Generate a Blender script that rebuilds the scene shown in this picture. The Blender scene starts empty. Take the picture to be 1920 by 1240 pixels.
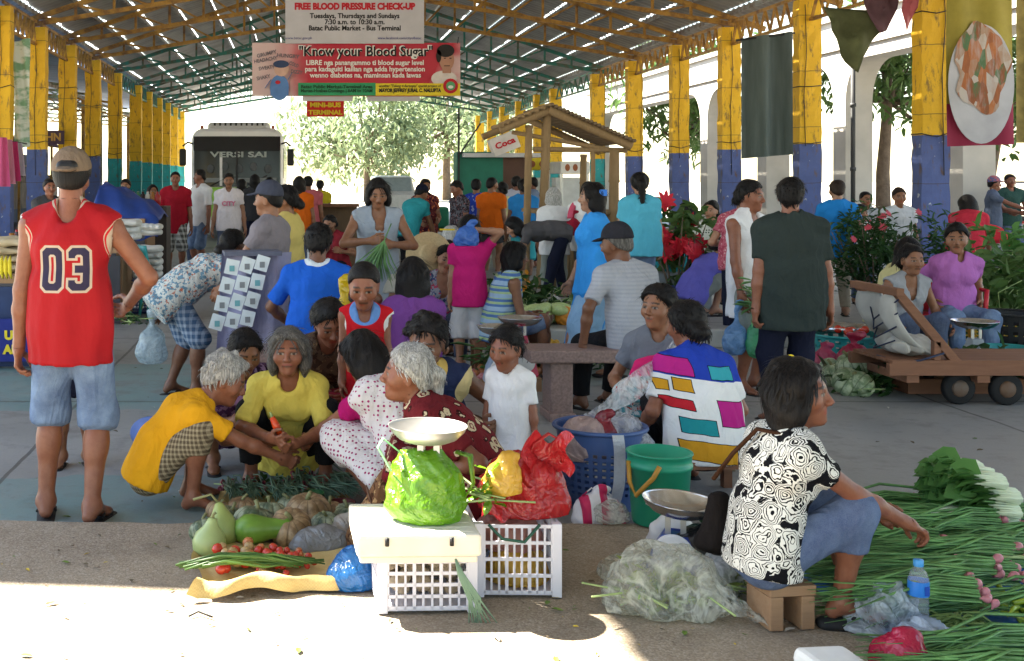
import bpy, bmesh, math, random
import numpy as np
from mathutils import Vector, Matrix
R = math.radians
PI = math.pi
random.seed(7)
rng = np.random.default_rng(7)
SC = bpy.context.scene
COL = SC.collection

# ------------------------------------------------------------------ camera, sky, sun, exposure
FPX, VX, VY, HC = 2200.0, 557.0, 338.0, 1.6        # focal length and vanishing point in photo pixels, eye height
cam_d = bpy.data.cameras.new('camera')
cam = bpy.data.objects.new('camera', cam_d)
COL.objects.link(cam)
cam.location = (0, 0, HC)
cam.rotation_euler = (R(90), 0, 0)
cam_d.sensor_width = 36
cam_d.lens = FPX / 1920 * 36
cam_d.shift_x = (960 - VX) / 1920
cam_d.shift_y = -(620 - VY) / 1920
cam_d.clip_end = 2000
SC.camera = cam

SUN_EL, SUN_AZ = R(52), R(-62)                       # azimuth measured from +Y towards +X
wd = bpy.data.worlds.new('World')
SC.world = wd
wd.use_nodes = True
wn = wd.node_tree
sky = wn.nodes.new('ShaderNodeTexSky')
sky.sky_type = 'NISHITA'
sky.sun_disc = False
sky.sun_elevation = SUN_EL
sky.sun_rotation = SUN_AZ
sky.air_density = 1.3
sky.dust_density = 0.6
sky.ozone_density = 0.6
wn.links.new(sky.outputs[0], wn.nodes['Background'].inputs[0])
wn.nodes['Background'].inputs[1].default_value = 0.06

sd = bpy.data.lights.new('sun', 'SUN')
sun = bpy.data.objects.new('sun', sd)
COL.objects.link(sun)
sd.energy = 5.0
sd.angle = R(0.7)
sd.color = (1.0, 0.93, 0.80)
sdir = Vector((math.sin(SUN_AZ) * math.cos(SUN_EL), math.cos(SUN_AZ) * math.cos(SUN_EL), math.sin(SUN_EL)))
sun.rotation_euler = sdir.to_track_quat('Z', 'Y').to_euler()
SC.view_settings.view_transform = 'Standard'
SC.view_settings.look = 'None'
SC.view_settings.exposure = 3.1
SC.cycles.use_denoising = True
SC.cycles.max_bounces = 8
SC.cycles.diffuse_bounces = 5
SC.cycles.transparent_max_bounces = 12
SC.cycles.sample_clamp_indirect = 6

# ------------------------------------------------------------------ small helpers
def GY(py, z=0.0):
    return FPX * (HC - z) / (py - VY)
def PX(px, Y):
    return (px - VX) / FPX * Y
def PZ(py, Y):
    return HC - (py - VY) / FPX * Y
def W3(px, py, Y):
    return Vector((PX(px, Y), Y, PZ(py, Y)))
def tag(o, label=None, cat=None, group=None, kind=None):
    if label: o['label'] = label
    if cat: o['category'] = cat
    if group: o['group'] = group
    if kind: o['kind'] = kind
    return o
def empty(name, loc, label=None, cat=None, group=None, rz=0):
    o = bpy.data.objects.new(name, None)
    o.empty_display_size = .1
    COL.objects.link(o)
    o.location = loc
    o.rotation_euler = (0, 0, rz)
    return tag(o, label, cat, group)
def link_mesh(name, me, m=None, parent=None, loc=None):
    o = bpy.data.objects.new(name, me)
    COL.objects.link(o)
    if m is not None:
        for q in (m if isinstance(m, (list, tuple)) else [m]):
            me.materials.append(q)
    if parent is not None: o.parent = parent
    if loc is not None: o.location = loc
    return o
def np_mesh(name, V, Fq, smooth=True, col=None, mi=None):
    me = bpy.data.meshes.new(name)
    V = np.asarray(V, np.float32); Fq = np.asarray(Fq, np.int32)
    n = Fq.shape[1] if len(Fq) else 4
    me.vertices.add(len(V)); me.vertices.foreach_set('co', V.ravel())
    me.loops.add(Fq.size); me.loops.foreach_set('vertex_index', Fq.ravel())
    me.polygons.add(len(Fq))
    me.polygons.foreach_set('loop_start', np.arange(0, Fq.size, n, dtype=np.int32))
    me.polygons.foreach_set('loop_total', np.full(len(Fq), n, np.int32))
    me.polygons.foreach_set('use_smooth', np.full(len(Fq), smooth))
    if mi is not None: me.polygons.foreach_set('material_index', np.asarray(mi, np.int32))
    me.update(calc_edges=True)
    if col is not None:
        at = me.color_attributes.new('Col', 'FLOAT_COLOR', 'POINT')
        at.data.foreach_set('color', np.c_[col, np.ones(len(V))].astype(np.float32).ravel())
    return me
def dup(root, loc=None, rz=None, label=None, group=None, scale=None):
    r = root.copy(); COL.objects.link(r)
    if loc is not None: r.location = loc
    if rz is not None: r.rotation_euler[2] = rz
    if scale is not None: r.scale = (scale,) * 3 if not isinstance(scale, (tuple, list)) else scale
    if label: r['label'] = label
    if group: r['group'] = group
    for ch in list(root.children):
        c = ch.copy(); COL.objects.link(c); c.parent = r
        for gch in list(ch.children):
            d = gch.copy(); COL.objects.link(d); d.parent = c
    return r

class MB:
    """collects boxes, bars, tubes, lathes and leaves into one mesh"""
    def __init__(s): s.v = []; s.f = []; s.m = []; s.sm = []; s.mi = 0
    def add(s, V, Fs, smooth=False):
        b = len(s.v)
        s.v.extend(tuple(map(float, p)) for p in V)
        for f in Fs:
            s.f.append(tuple(b + i for i in f)); s.m.append(s.mi); s.sm.append(smooth)
        return s
    def box(s, c, d, rz=0, M=None):
        x, y, z = [q / 2 for q in d]
        V = [Vector((i * x, j * y, k * z)) for k in (-1, 1) for j in (-1, 1) for i in (-1, 1)]
        rot = M if M is not None else Matrix.Rotation(rz, 3, 'Z')
        V = [rot @ p + Vector(c) for p in V]
        return s.add(V, [(0, 2, 3, 1), (4, 5, 7, 6), (0, 1, 5, 4), (2, 6, 7, 3), (0, 4, 6, 2), (1, 3, 7, 5)])
    def bar(s, a, b, w, h=None, up=(0, 0, 1)):
        a, b = Vector(a), Vector(b); d = b - a; L = d.length
        if L < 1e-6: return s
        d /= L; up = Vector(up)
        if abs(d.dot(up)) > .98: up = Vector((0, 1, 0))
        x = d.cross(up).normalized(); z = x.cross(d)
        M = Matrix((x, d, z)).transposed()
        return s.box((a + b) / 2, (w, L, h or w), M=M)
    def tube(s, pts, r, n=8, cap=True, flat=None):
        pts = [Vector(p) for p in pts]
        rs = r if isinstance(r, (list, tuple)) else [r] * len(pts)
        V = []; Fs = []; prev = None
        for i, p in enumerate(pts):
            t = (pts[min(i + 1, len(pts) - 1)] - pts[max(i - 1, 0)])
            t = t.normalized() if t.length > 1e-9 else Vector((0, 0, 1))
            if prev is None:
                u = Vector((0, 0, 1)) if abs(t.z) < .9 else Vector((1, 0, 0))
                x = t.cross(u).normalized()
            else:
                x = (prev - t * prev.dot(t)).normalized()
            prev = x; y = t.cross(x)
            for k in range(n):
                a = 2 * PI * k / n
                V.append(p + x * rs[i] * math.cos(a) + y * rs[i] * math.sin(a) * (flat or 1))
        for i in range(len(pts) - 1):
            for k in range(n):
                Fs.append((i * n + k, i * n + (k + 1) % n, (i + 1) * n + (k + 1) % n, (i + 1) * n + k))
        if cap:
            Fs.append(tuple(range(n))[::-1]); Fs.append(tuple((len(pts) - 1) * n + k for k in range(n)))
        return s.add(V, Fs, True)
    def lathe(s, prof, c=(0, 0, 0), n=24, M=None, sx=1, sy=1, fn=None):
        V = []; Fs = []; m = len(prof)
        for k in range(n):
            a = 2 * PI * k / n
            for (r, z) in prof:
                q = fn(a, r, z) if fn else 1
                p = Vector((r * q * math.cos(a) * sx, r * q * math.sin(a) * sy, z))
                V.append((M @ p if M is not None else p) + Vector(c))
        for k in range(n):
            k2 = (k + 1) % n
            for i in range(m - 1):
                Fs.append((k * m + i, k2 * m + i, k2 * m + i + 1, k * m + i + 1))
        return s.add(V, Fs, True)
    def ball(s, c, r, n=8, sx=1, sy=1, sz=1, M=None):
        m = max(4, n // 2 + 1)
        pr = [(r * max(1e-4, math.sin(PI * i / m)), -r * sz * math.cos(PI * i / m)) for i in range(m + 1)]
        return s.lathe(pr, c, n, M, sx, sy)
    def leaf(s, p, d, L, w, nrm, curl=.25):
        p, d, nrm = Vector(p), Vector(d).normalized(), Vector(nrm)
        x = d.cross(nrm)
        if x.length < 1e-4: x = d.orthogonal()
        x.normalize(); nn = x.cross(d)
        a = p + d * L * .35 + x * w * .5 - nn * L * .02; b = p + d * L * .35 - x * w * .5 - nn * L * .02
        c2 = p + d * L * .75 + x * w * .36 - nn * L * curl * .3; e = p + d * L * .75 - x * w * .36 - nn * L * curl * .3
        t = p + d * L - nn * L * curl
        m1 = p + d * L * .35 + nn * L * -.08
        return s.add([p, a, b, c2, e, t, m1], [(0, 1, 6), (0, 6, 2), (1, 3, 5, 6), (6, 5, 4, 2)], True)
    def sheet(s, fn, nu, nv, smooth=True):
        V = [fn(i / nu, j / nv) for j in range(nv + 1) for i in range(nu + 1)]
        Fs = [(j * (nu + 1) + i, j * (nu + 1) + i + 1, (j + 1) * (nu + 1) + i + 1, (j + 1) * (nu + 1) + i) for j in range(nv) for i in range(nu)]
        return s.add(V, Fs, smooth)
    def build(s, name, m, parent=None, loc=None, bevel=0):
        me = bpy.data.meshes.new(name)
        me.from_pydata(s.v, [], s.f)
        me.polygons.foreach_set('use_smooth', s.sm)
        me.polygons.foreach_set('material_index', s.m)
        me.update()
        o = link_mesh(name, me, m, parent, loc)
        if bevel:
            b = o.modifiers.new('bevel', 'BEVEL'); b.width = bevel; b.segments = 2; b.limit_method = 'ANGLE'
        return o

# ------------------------------------------------------------------ materials
class NT:
    def __init__(s, name):
        s.m = bpy.data.materials.new(name); s.m.use_nodes = True
        s.t = s.m.node_tree; s.b = s.t.nodes['Principled BSDF']; s.out = s.t.nodes['Material Output']
        s._tc = None
    def n(s, typ, **kw):
        nd = s.t.nodes.new('ShaderNode' + typ)
        for k, v in kw.items(): setattr(nd, k, v)
        return nd
    def l(s, a, b): s.t.links.new(a, b)
    def setin(s, nd, key, v):
        i = nd.inputs[key]
        if hasattr(v, 'is_output') or isinstance(v, bpy.types.NodeSocket): s.l(v, i)
        elif isinstance(v, (tuple, list)) and len(v) == 3 and i.type == 'RGBA': i.default_value = (*v, 1)
        else: i.default_value = v
    def co(s):
        if s._tc is None: s._tc = s.n('TexCoord').outputs['Object']
        return s._tc
    def map(s, scale=(1, 1, 1), rot=(0, 0, 0), loc=(0, 0, 0), v=None):
        nd = s.n('Mapping'); s.l(v or s.co(), nd.inputs[0])
        nd.inputs['Scale'].default_value = scale; nd.inputs['Rotation'].default_value = rot; nd.inputs['Location'].default_value = loc
        return nd.outputs[0]
    def noise(s, scale, detail=3, rough=.55, v=None, dist=0):
        nd = s.n('TexNoise'); s.l(v or s.co(), nd.inputs['Vector'])
        nd.inputs['Scale'].default_value = scale; nd.inputs['Detail'].default_value = detail
        nd.inputs['Roughness'].default_value = rough; nd.inputs['Distortion'].default_value = dist
        return nd.outputs['Fac']
    def vor(s, scale, rand=1, v=None, feature='F1', out='Distance'):
        nd = s.n('TexVoronoi'); nd.feature = feature; s.l(v or s.co(), nd.inputs['Vector'])
        nd.inputs['Scale'].default_value = scale; nd.inputs['Randomness'].default_value = rand
        return nd.outputs[out]
    def math(s, op, a, b=0.0, c=None):
        nd = s.n('Math'); nd.operation = op; s.setin(nd, 0, a); s.setin(nd, 1, b)
        if c is not None: s.setin(nd, 2, c)
        return nd.outputs[0]
    def ramp(s, f, stops, interp='LINEAR'):
        nd = s.n('ValToRGB'); s.setin(nd, 0, f); cr = nd.color_ramp; cr.interpolation = interp
        while len(cr.elements) < len(stops): cr.elements.new(.5)
        for e, (p, c) in zip(cr.elements, stops):
            e.position = p; e.color = (*c, 1) if len(c) == 3 else c
        return nd.outputs[0]
    def mix(s, f, a, b, mode='MIX'):
        nd = s.n('Mix'); nd.data_type = 'RGBA'; nd.blend_type = mode
        s.setin(nd, 0, f)
        for idx, v in ((6, a), (7, b)):
            if isinstance(v, (tuple, list)): nd.inputs[idx].default_value = (*v[:3], 1)
            else: s.l(v, nd.inputs[idx])
        return nd.outputs[2]
    def sep(s, v=None):
        nd = s.n('SeparateXYZ'); s.l(v or s.co(), nd.inputs[0]); return nd.outputs
    def dist(s, p, v=None):
        nd = s.n('VectorMath', operation='DISTANCE'); s.l(v or s.co(), nd.inputs[0]); nd.inputs[1].default_value = p
        return nd.outputs['Value']
    def lt(s, a, b): return s.math('LESS_THAN', a, b)
    def gt(s, a, b): return s.math('GREATER_THAN', a, b)
    def bump(s, h, strength=.3, d=.01):
        nd = s.n('Bump'); s.l(h, nd.inputs['Height']); nd.inputs['Strength'].default_value = strength
        nd.inputs['Distance'].default_value = d; s.l(nd.outputs[0], s.b.inputs['Normal'])
    def fin(s, col, rough=.6, spec=.3, metal=0, **kw):
        s.setin(s.b, 'Base Color', col); s.setin(s.b, 'Roughness', rough); s.setin(s.b, 'Specular IOR Level', spec)
        s.b.inputs['Metallic'].default_value = metal
        for k, v in kw.items(): s.setin(s.b, k, v)
        return s.m
_mc = {}
def mat(name, col, rough=.6, spec=.3, var=.18, sc=6, bump=.15, bsc=40, metal=0, bd=.004, **kw):
    key = (name, col)
    if key in _mc: return _mc[key]
    t = NT(name)
    f = t.noise(sc, 4)
    c = t.mix(f, tuple(q * (1 - var * 1.6) for q in col), tuple(min(1, q * (1 + var * 1.2)) for q in col))
    if bump: t.bump(t.noise(bsc, 3), bump, bd)
    _mc[key] = t.fin(c, rough, spec, metal, **kw)
    return _mc[key]
def mat_wood(name, c1, c2, axis=0, sc=1.0):
    t = NT(name); s = [18 * sc] * 3; s[axis] = 1.6 * sc
    f = t.noise(2.2, 5, .65, t.map(tuple(s)), .6)
    g = t.noise(1.4, 2)
    c = t.mix(f, c1, c2); c = t.mix(t.math('MULTIPLY', g, .5), c, tuple(q * .45 for q in c1))
    t.bump(f, .35, .004)
    return t.fin(c, .75, .2)
def mat_plastic(name, col, alpha=.6, rough=.25):
    """thin creased plastic film: part clear, part translucent, with sharp crease highlights"""
    t = NT(name)
    f = t.noise(6, 3, .55, t.map((1, .55, 1.2), (.4, .5, .3)), 1.6)
    g = t.noise(15, 3, .6, t.map((1, 1.4, .6), (.9, .2, .7)), 1.2)
    rd = t.math('ADD', t.math('ABSOLUTE', t.math('SUBTRACT', f, .5)), t.math('MULTIPLY', t.math('ABSOLUTE', t.math('SUBTRACT', g, .5)), .45))
    t.bump(rd, .9, .035)
    t.fin(t.mix(f, tuple(q * .72 for q in col), tuple(min(1, q * 1.15) for q in col)), rough * .7, .8)
    tl = t.n('BsdfTranslucent'); t.setin(tl, 0, tuple(min(1, q * 1.1) for q in col)); tr = t.n('BsdfTransparent'); t.setin(tr, 0, tuple(min(1, .55 + q * .5) for q in col))
    m1 = t.n('MixShader'); m1.inputs[0].default_value = .38; t.l(t.b.outputs[0], m1.inputs[1]); t.l(tl.outputs[0], m1.inputs[2])
    m2 = t.n('MixShader'); crease = t.ramp(rd, [(.0, (1, 1, 1)), (.10, (.25, .25, .25)), (.2, (0, 0, 0))]); t.setin(m2, 0, t.math('MINIMUM', .97, t.math('ADD', alpha - .12, t.math('MULTIPLY', crease, .55)))); t.l(tr.outputs[0], m2.inputs[1]); t.l(m1.outputs[0], m2.inputs[2]); t.l(m2.outputs[0], t.out.inputs[0])
    return t.m
def mat_fabric(name, col, pat=None, c2=(1, 1, 1), c3=None, sc=1.0, trims=(), fr=.85, var=.1, kw=None):
    t = NT(name); base = t.mix(t.noise(9, 4, .6), tuple(q * (1 - var * 1.5) for q in col), tuple(min(1, q * (1 + var)) for q in col))
    x, y, z = t.sep()
    if pat == 'dots':
        d = t.vor(42 * sc, .25); base = t.mix(t.lt(d, .3), base, c2)
    elif pat == 'stripes':
        w = t.math('SINE', t.math('MULTIPLY', z, 150 * sc)); base = t.mix(t.gt(w, 0.1), base, c2)
        if c3: base = t.mix(t.gt(t.math('SINE', t.math('MULTIPLY', z, 60 * sc)), .5), base, c3)
    elif pat == 'plaid':
        w1 = t.gt(t.math('SINE', t.math('MULTIPLY', t.math('ADD', x, y), 120 * sc)), .2); w2 = t.gt(t.math('SINE', t.math('MULTIPLY', z, 120 * sc)), .2)
        base = t.mix(t.math('MULTIPLY', t.math('ADD', w1, w2), .45), base, c2)
    elif pat == 'floral':
        nd = t.n('TexVoronoi'); t.l(t.co(), nd.inputs['Vector']); nd.inputs['Scale'].default_value = 34 * sc
        r = t.sep(nd.outputs['Color'])[0]
        blot = t.gt(t.math('ADD', t.noise(26 * sc, 3, .6), t.math('MULTIPLY', r, .22)), .63)
        base = t.mix(blot, base, t.ramp(r, [(0, c2), (.45, c2), (.5, c3 or c2), (1, c3 or c2)], 'CONSTANT'))
    elif pat == 'batik':
        nd = t.n('TexVoronoi'); t.l(t.co(), nd.inputs['Vector']); nd.inputs['Scale'].default_value = 11 * sc; nd.inputs['Randomness'].default_value = .55
        d = t.math('ADD', nd.outputs['Distance'], t.math('MULTIPLY', t.math('SUBTRACT', t.noise(34 * sc, 2), .5), .42))
        base = t.mix(t.math('MULTIPLY', t.gt(d, .20), t.lt(d, .36)), base, c2)
        base = t.mix(t.lt(d, .11), base, c2)
        base = t.mix(t.math('MULTIPLY', t.gt(d, .36), t.lt(d, .42)), base, c3 or c2)
    elif pat == 'roses':
        wv = t.n('VectorMath', operation='MULTIPLY_ADD'); cn = t.n('TexNoise'); t.l(t.co(), cn.inputs['Vector']); cn.inputs['Scale'].default_value = 17
        t.l(cn.outputs['Color'], wv.inputs[0]); wv.inputs[1].default_value = (.055,) * 3; t.l(t.co(), wv.inputs[2])
        nd = t.n('TexVoronoi'); t.l(wv.outputs[0], nd.inputs['Vector']); nd.inputs['Scale'].default_value = 14 * sc; nd.inputs['Randomness'].default_value = .8
        d = nd.outputs['Distance']; r = t.sep(nd.outputs['Color'])[0]
        thr = t.math('ADD', t.math('MULTIPLY', d, 1.5), t.math('MULTIPLY', r, .9))
        ring = t.math('SINE', t.math('ADD', t.math('MULTIPLY', d, 58), t.math('MULTIPLY', t.noise(30, 3), 12)))
        base = t.mix(t.gt(ring, t.math('SUBTRACT', .72, t.math('MULTIPLY', r, .75))), base, c2)
        base = t.mix(t.gt(d, .70), base, c2)
    elif pat == 'rect':                                 # list of (x0, x1, z0, z1, colour) patches on the back
        sl = t.math('MULTIPLY', x, .12); z = t.math('ADD', z, t.math('ADD', sl, t.math('MULTIPLY', t.math('SUBTRACT', t.noise(5, 2), .5), .03)))
        x = t.math('ADD', x, t.math('MULTIPLY', z, .08))
        for (a, b, c, d, cc) in kw:
            m = t.math('MULTIPLY', t.math('MULTIPLY', t.gt(x, a), t.lt(x, b)), t.math('MULTIPLY', t.gt(z, c), t.lt(z, d)))
            if b - a < .4: base = t.mix(t.math('MULTIPLY', t.math('MULTIPLY', t.gt(x, a - .004), t.lt(x, b + .004)), t.math('MULTIPLY', t.gt(z, c - .004), t.lt(z, d + .004))), base, (.01, .01, .012))
            base = t.mix(m, base, cc)
    elif pat == 'denim':
        f2 = t.noise(7, 3, .6); base = t.mix(t.math('MULTIPLY', t.noise(260, 1), .16), t.mix(t.ramp(f2, [(.35, (0, 0, 0)), (.7, (1, 1, 1))]), col, c2), (.6, .65, .7))
    for (p, r, cc) in trims:
        base = t.mix(t.lt(t.dist(p), r), base, cc)
    wr = t.math('ADD', t.noise(11, 3, .6, t.map((1, 1, .55)), .8), t.math('MULTIPLY', t.math('ABSOLUTE', t.math('SUBTRACT', t.noise(5, 2, .5, t.map((1, 1, .6), (.3, .6, .2)), 1.5), .5)), -1.6))
    t.bump(t.math('ADD', wr, t.math('MULTIPLY', t.noise(160, 2), .08)), .5, .035)
    return t.fin(base, fr, .08)
def mat_skin():
    t = NT('skin'); a = t.n('Attribute', attribute_name='Col').outputs['Color']
    f = t.noise(24, 4, .6)
    c = t.mix(t.math('MULTIPLY', t.ramp(f, [(.4, (0, 0, 0)), (.7, (1, 1, 1))]), .45), a, t.mix(1.0, a, (.62, .45, .40), 'MULTIPLY'))
    t.bump(t.math('ADD', t.noise(90, 3), t.noise(22, 2)), .18, .006)
    return t.fin(c, .44, .35)
def mat_hair(name, col, c2=None):
    t = NT(name); f = t.noise(30, 4, .6, t.map((5, 5, .6)), .5)
    c = t.mix(t.ramp(f, [(.35, (0, 0, 0)), (.7, (1, 1, 1))]), col, c2 or tuple(q * 1.7 + .001 for q in col)); t.bump(f, .6, .008)
    return t.fin(c, .5, .16)
# ------------------------------------------------------------------ people: signed distance bodies turned into one surface
def V3(*a): return np.array(a, float)
def nrm(v): return v / (np.linalg.norm(v) + 1e-12)
def cap(a, b, ra, rb=None, k=.03, lat=None, ratio=1., cut=None, op=1):
    return (np.asarray(a, float), np.asarray(b, float), ra, ra if rb is None else rb, k, lat, ratio, cut, op)
def field(prims, o, n, v):
    """distance field on a grid with origin o, n cells and step v"""
    A = [o[i] + v * np.arange(n[i]) for i in range(3)]
    D = np.full(n, .5, np.float32)
    for (a, b, ra, rb, k, lat, ratio, cut, op) in prims:
        Rm = max(ra, rb) * max(1, ratio) + k + 2 * v
        lo = np.minimum(a, b) - Rm; hi = np.maximum(a, b) + Rm
        sl = []
        for i in range(3):
            i0 = max(0, int(math.floor((lo[i] - o[i]) / v))); i1 = min(n[i], int(math.ceil((hi[i] - o[i]) / v)) + 1)
            sl.append((i0, i1))
        if any(i1 <= i0 for i0, i1 in sl): continue
        x = (A[0][sl[0][0]:sl[0][1]] - a[0])[:, None, None]
        y = (A[1][sl[1][0]:sl[1][1]] - a[1])[None, :, None]
        z = (A[2][sl[2][0]:sl[2][1]] - a[2])[None, None, :]
        ab = b - a
        x0, y0, z0 = x, y, z
        if lat is not None and ratio != 1:
            q = 1 - 1 / ratio
            c = (x * lat[0] + y * lat[1] + z * lat[2]) * q
            x = x - c * lat[0]; y = y - c * lat[1]; z = z - c * lat[2]
            ab = ab - lat * (ab @ lat) * q
        L2 = ab @ ab
        if L2 > 1e-10:
            t = np.clip((x * ab[0] + y * ab[1] + z * ab[2]) / L2, 0, 1)
            d = np.sqrt((x - t * ab[0]) ** 2 + (y - t * ab[1]) ** 2 + (z - t * ab[2]) ** 2) - (ra + (rb - ra) * t)
        else:
            d = np.sqrt(x * x + y * y + z * z) - ra
        if cut:
            for (p, nn) in cut:
                d = np.maximum(d, (x0 + a[0] - p[0]) * nn[0] + (y0 + a[1] - p[1]) * nn[1] + (z0 + a[2] - p[2]) * nn[2])
        S = np.s_[sl[0][0]:sl[0][1], sl[1][0]:sl[1][1], sl[2][0]:sl[2][1]]
        C = D[S]
        if op > 0:
            if k > 0:
                h = np.maximum(k - np.abs(C - d), 0) / k; D[S] = np.minimum(C, d) - h * h * k * .25
            else: D[S] = np.minimum(C, d)
        else:
            d = -d
            h = np.maximum(k - np.abs(C - d), 0) / max(k, 1e-6); D[S] = np.maximum(C, d) + h * h * k * .25
    return D
_CO = [(i, j, k) for i in (0, 1) for j in (0, 1) for k in (0, 1)]
_ED = [(a, b) for a in range(8) for b in range(a + 1, 8) if sum(abs(p - q) for p, q in zip(_CO[a], _CO[b])) == 1]
def snet(D, o, v):
    S = D < 0
    c = np.zeros([q - 1 for q in D.shape], np.uint8)
    N = D.shape
    for (i, j, k) in _CO: c += S[i:N[0] - 1 + i, j:N[1] - 1 + j, k:N[2] - 1 + k]
    act = (c > 0) & (c < 8)
    idx = np.argwhere(act)
    if len(idx) == 0: return np.zeros((0, 3)), np.zeros((0, 4), int)
    im = np.full(act.shape, -1, np.int32); im[act] = np.arange(len(idx))
    cv = np.stack([D[idx[:, 0] + i, idx[:, 1] + j, idx[:, 2] + k] for (i, j, k) in _CO], 1)
    acc = np.zeros((len(idx), 3)); cnt = np.zeros(len(idx))
    for a, b in _ED:
        va, vb = cv[:, a], cv[:, b]; m = (va < 0) != (vb < 0)
        t = np.where(m, va / np.where(m, va - vb, 1), 0)
        pa, pb = np.array(_CO[a], float), np.array(_CO[b], float)
        acc += np.where(m[:, None], pa + t[:, None] * (pb - pa), 0); cnt += m
    P = (idx + acc / cnt[:, None]) * v + o
    Fs = []
    for ax in range(3):
        u, w = (ax + 1) % 3, (ax + 2) % 3
        s0 = np.take(S, range(N[ax] - 1), ax); s1 = np.take(S, range(1, N[ax]), ax)
        e = np.argwhere(s0 != s1)
        e = e[(e[:, u] > 0) & (e[:, u] < N[u] - 1) & (e[:, w] > 0) & (e[:, w] < N[w] - 1)]
        if len(e) == 0: continue
        du = np.zeros(3, int); du[u] = 1; dw = np.zeros(3, int); dw[w] = 1
        g = lambda q: im[q[:, 0], q[:, 1], q[:, 2]]
        quad = np.stack([g(e - du - dw), g(e - dw), g(e), g(e - du)], 1)
        ins = S[e[:, 0], e[:, 1], e[:, 2]]
        quad[~ins] = quad[~ins][:, ::-1]
        Fs.append(quad)
    return P, np.concatenate(Fs)
def prim_box(prims, pad):
    lo = np.min([np.minimum(p[0], p[1]) - max(p[2], p[3]) * max(1, p[6]) for p in prims if p[8] > 0], 0) - pad
    hi = np.max([np.maximum(p[0], p[1]) + max(p[2], p[3]) * max(1, p[6]) for p in prims if p[8] > 0], 0) + pad
    return lo, hi
def solid(prims, v, wob=0., seed=0, box=None, clip=None):
    lo, hi = box if box is not None else prim_box(prims, 2.5 * v)
    n = tuple(int(math.ceil((hi[i] - lo[i]) / v)) + 2 for i in range(3))
    D = field(prims, lo, n, v)
    if wob or clip is not None:
        X = (lo[0] + v * np.arange(n[0]))[:, None, None]; Y = (lo[1] + v * np.arange(n[1]))[None, :, None]; Z = (lo[2] + v * np.arange(n[2]))[None, None, :]
        if wob:
            r = np.random.default_rng(seed)
            for q in range(4):
                k = r.normal(size=3) * (16 + 13 * q) * (1, 1, .55); ph = r.uniform(0, 6.28)
                D = D + np.float32(wob * .6 / (1 + .35 * q)) * np.sin(k[0] * X + k[1] * Y + k[2] * Z + ph + 1.5 * np.sin(9 * X + 7 * Z + ph)).astype(np.float32)
        if clip is not None:
            for (p, nn) in clip: D = np.maximum(D, (X - p[0]) * nn[0] + (Y - p[1]) * nn[1] + (Z - p[2]) * nn[2])
    return snet(D, lo, v)
def keep(P, Fq, mask):
    Fq = Fq[mask[Fq].all(1)]
    u, inv = np.unique(Fq, return_inverse=True)
    return P[u], inv.reshape(Fq.shape)
def ik(a, t, l1, l2, hint):
    a, t = np.asarray(a, float), np.asarray(t, float)
    d = t - a; L = np.linalg.norm(d); mx = (l1 + l2) * .998
    if L > mx: t = a + d / L * mx; d = t - a; L = mx
    L = max(L, abs(l1 - l2) * 1.05 + .01)
    u = nrm(d); c = (l1 * l1 - l2 * l2 + L * L) / (2 * L); h = math.sqrt(max(0, l1 * l1 - c * c))
    w = hint - u * (hint @ u)
    return a + u * c + nrm(w) * h, t
def rotm(ax, deg):
    return np.array(Matrix.Rotation(R(deg), 3, Vector(ax)))
SKIN = {'m': (.25, .115, .062), 'd': (.16, .070, .038), 'l': (.36, .19, .118), 'r': (.225, .088, .050)}
M_SKIN = mat_skin()
H_BLACK = mat_hair('black hair', (.006, .005, .005)); H_BROWN = mat_hair('dark brown hair', (.018, .010, .007))
H_GREY = mat_hair('grey hair', (.16, .155, .15), (.55, .54, .52)); H_SALT = mat_hair('greying hair', (.03, .028, .026), (.16, .15, .14))
M_SOLE = mat('sandal rubber', (.02, .02, .022), .7)
def hand_prims(w, d, n, s, sc, curl):
    """palm, four unequal bent fingers and a thumb from the side of the palm; w wrist, d along, n palm side, s thumb side"""
    pr = [cap(w - d * .015 * sc, w + d * .02 * sc, .0215 * sc, .0215 * sc, .02, s, 1.2),
          cap(w + d * .02 * sc, w + d * .078 * sc, .0145 * sc, .0135 * sc, .02, s, 2.5)]
    kn = [(-.030, .050, .0075), (-.011, .066, .0084), (.010, .072, .0086), (.030, .064, .0084)]
    for i, (off, L, r) in enumerate(kn):
        p = w + d * (.086 - .004 * abs(i - 2)) * sc + s * off * sc
        dd = nrm(d + s * off * 1.6); ang = curl * (.85 + .1 * (3 - i))
        for q, fr in enumerate((.44, .31, .25)):
            ca, sa = math.cos(R(ang)), math.sin(R(ang))
            e = p + (dd * ca + n * sa) * L * fr * sc * 1.06
            pr.append(cap(p, e, r * sc * (1 - .07 * q), r * sc * (.95 - .07 * q), .006 if q else .01))
            p = e; ang += curl * 1.05
    p = w + d * .028 * sc + s * .024 * sc + n * .006 * sc
    q = p + (d * .55 + s * .7 + n * .35) * .036 * sc; e = q + (d * .85 + s * .18 + n * .5) * .03 * sc
    f = e + (d * .9 + n * .45) * .024 * sc
    pr += [cap(p, q, .0125 * sc, .0105 * sc, .014), cap(q, e, .0102 * sc, .0092 * sc, .008), cap(e, f, .0092 * sc, .0078 * sc, .006)]
    return pr
N_P = [0]
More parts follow.
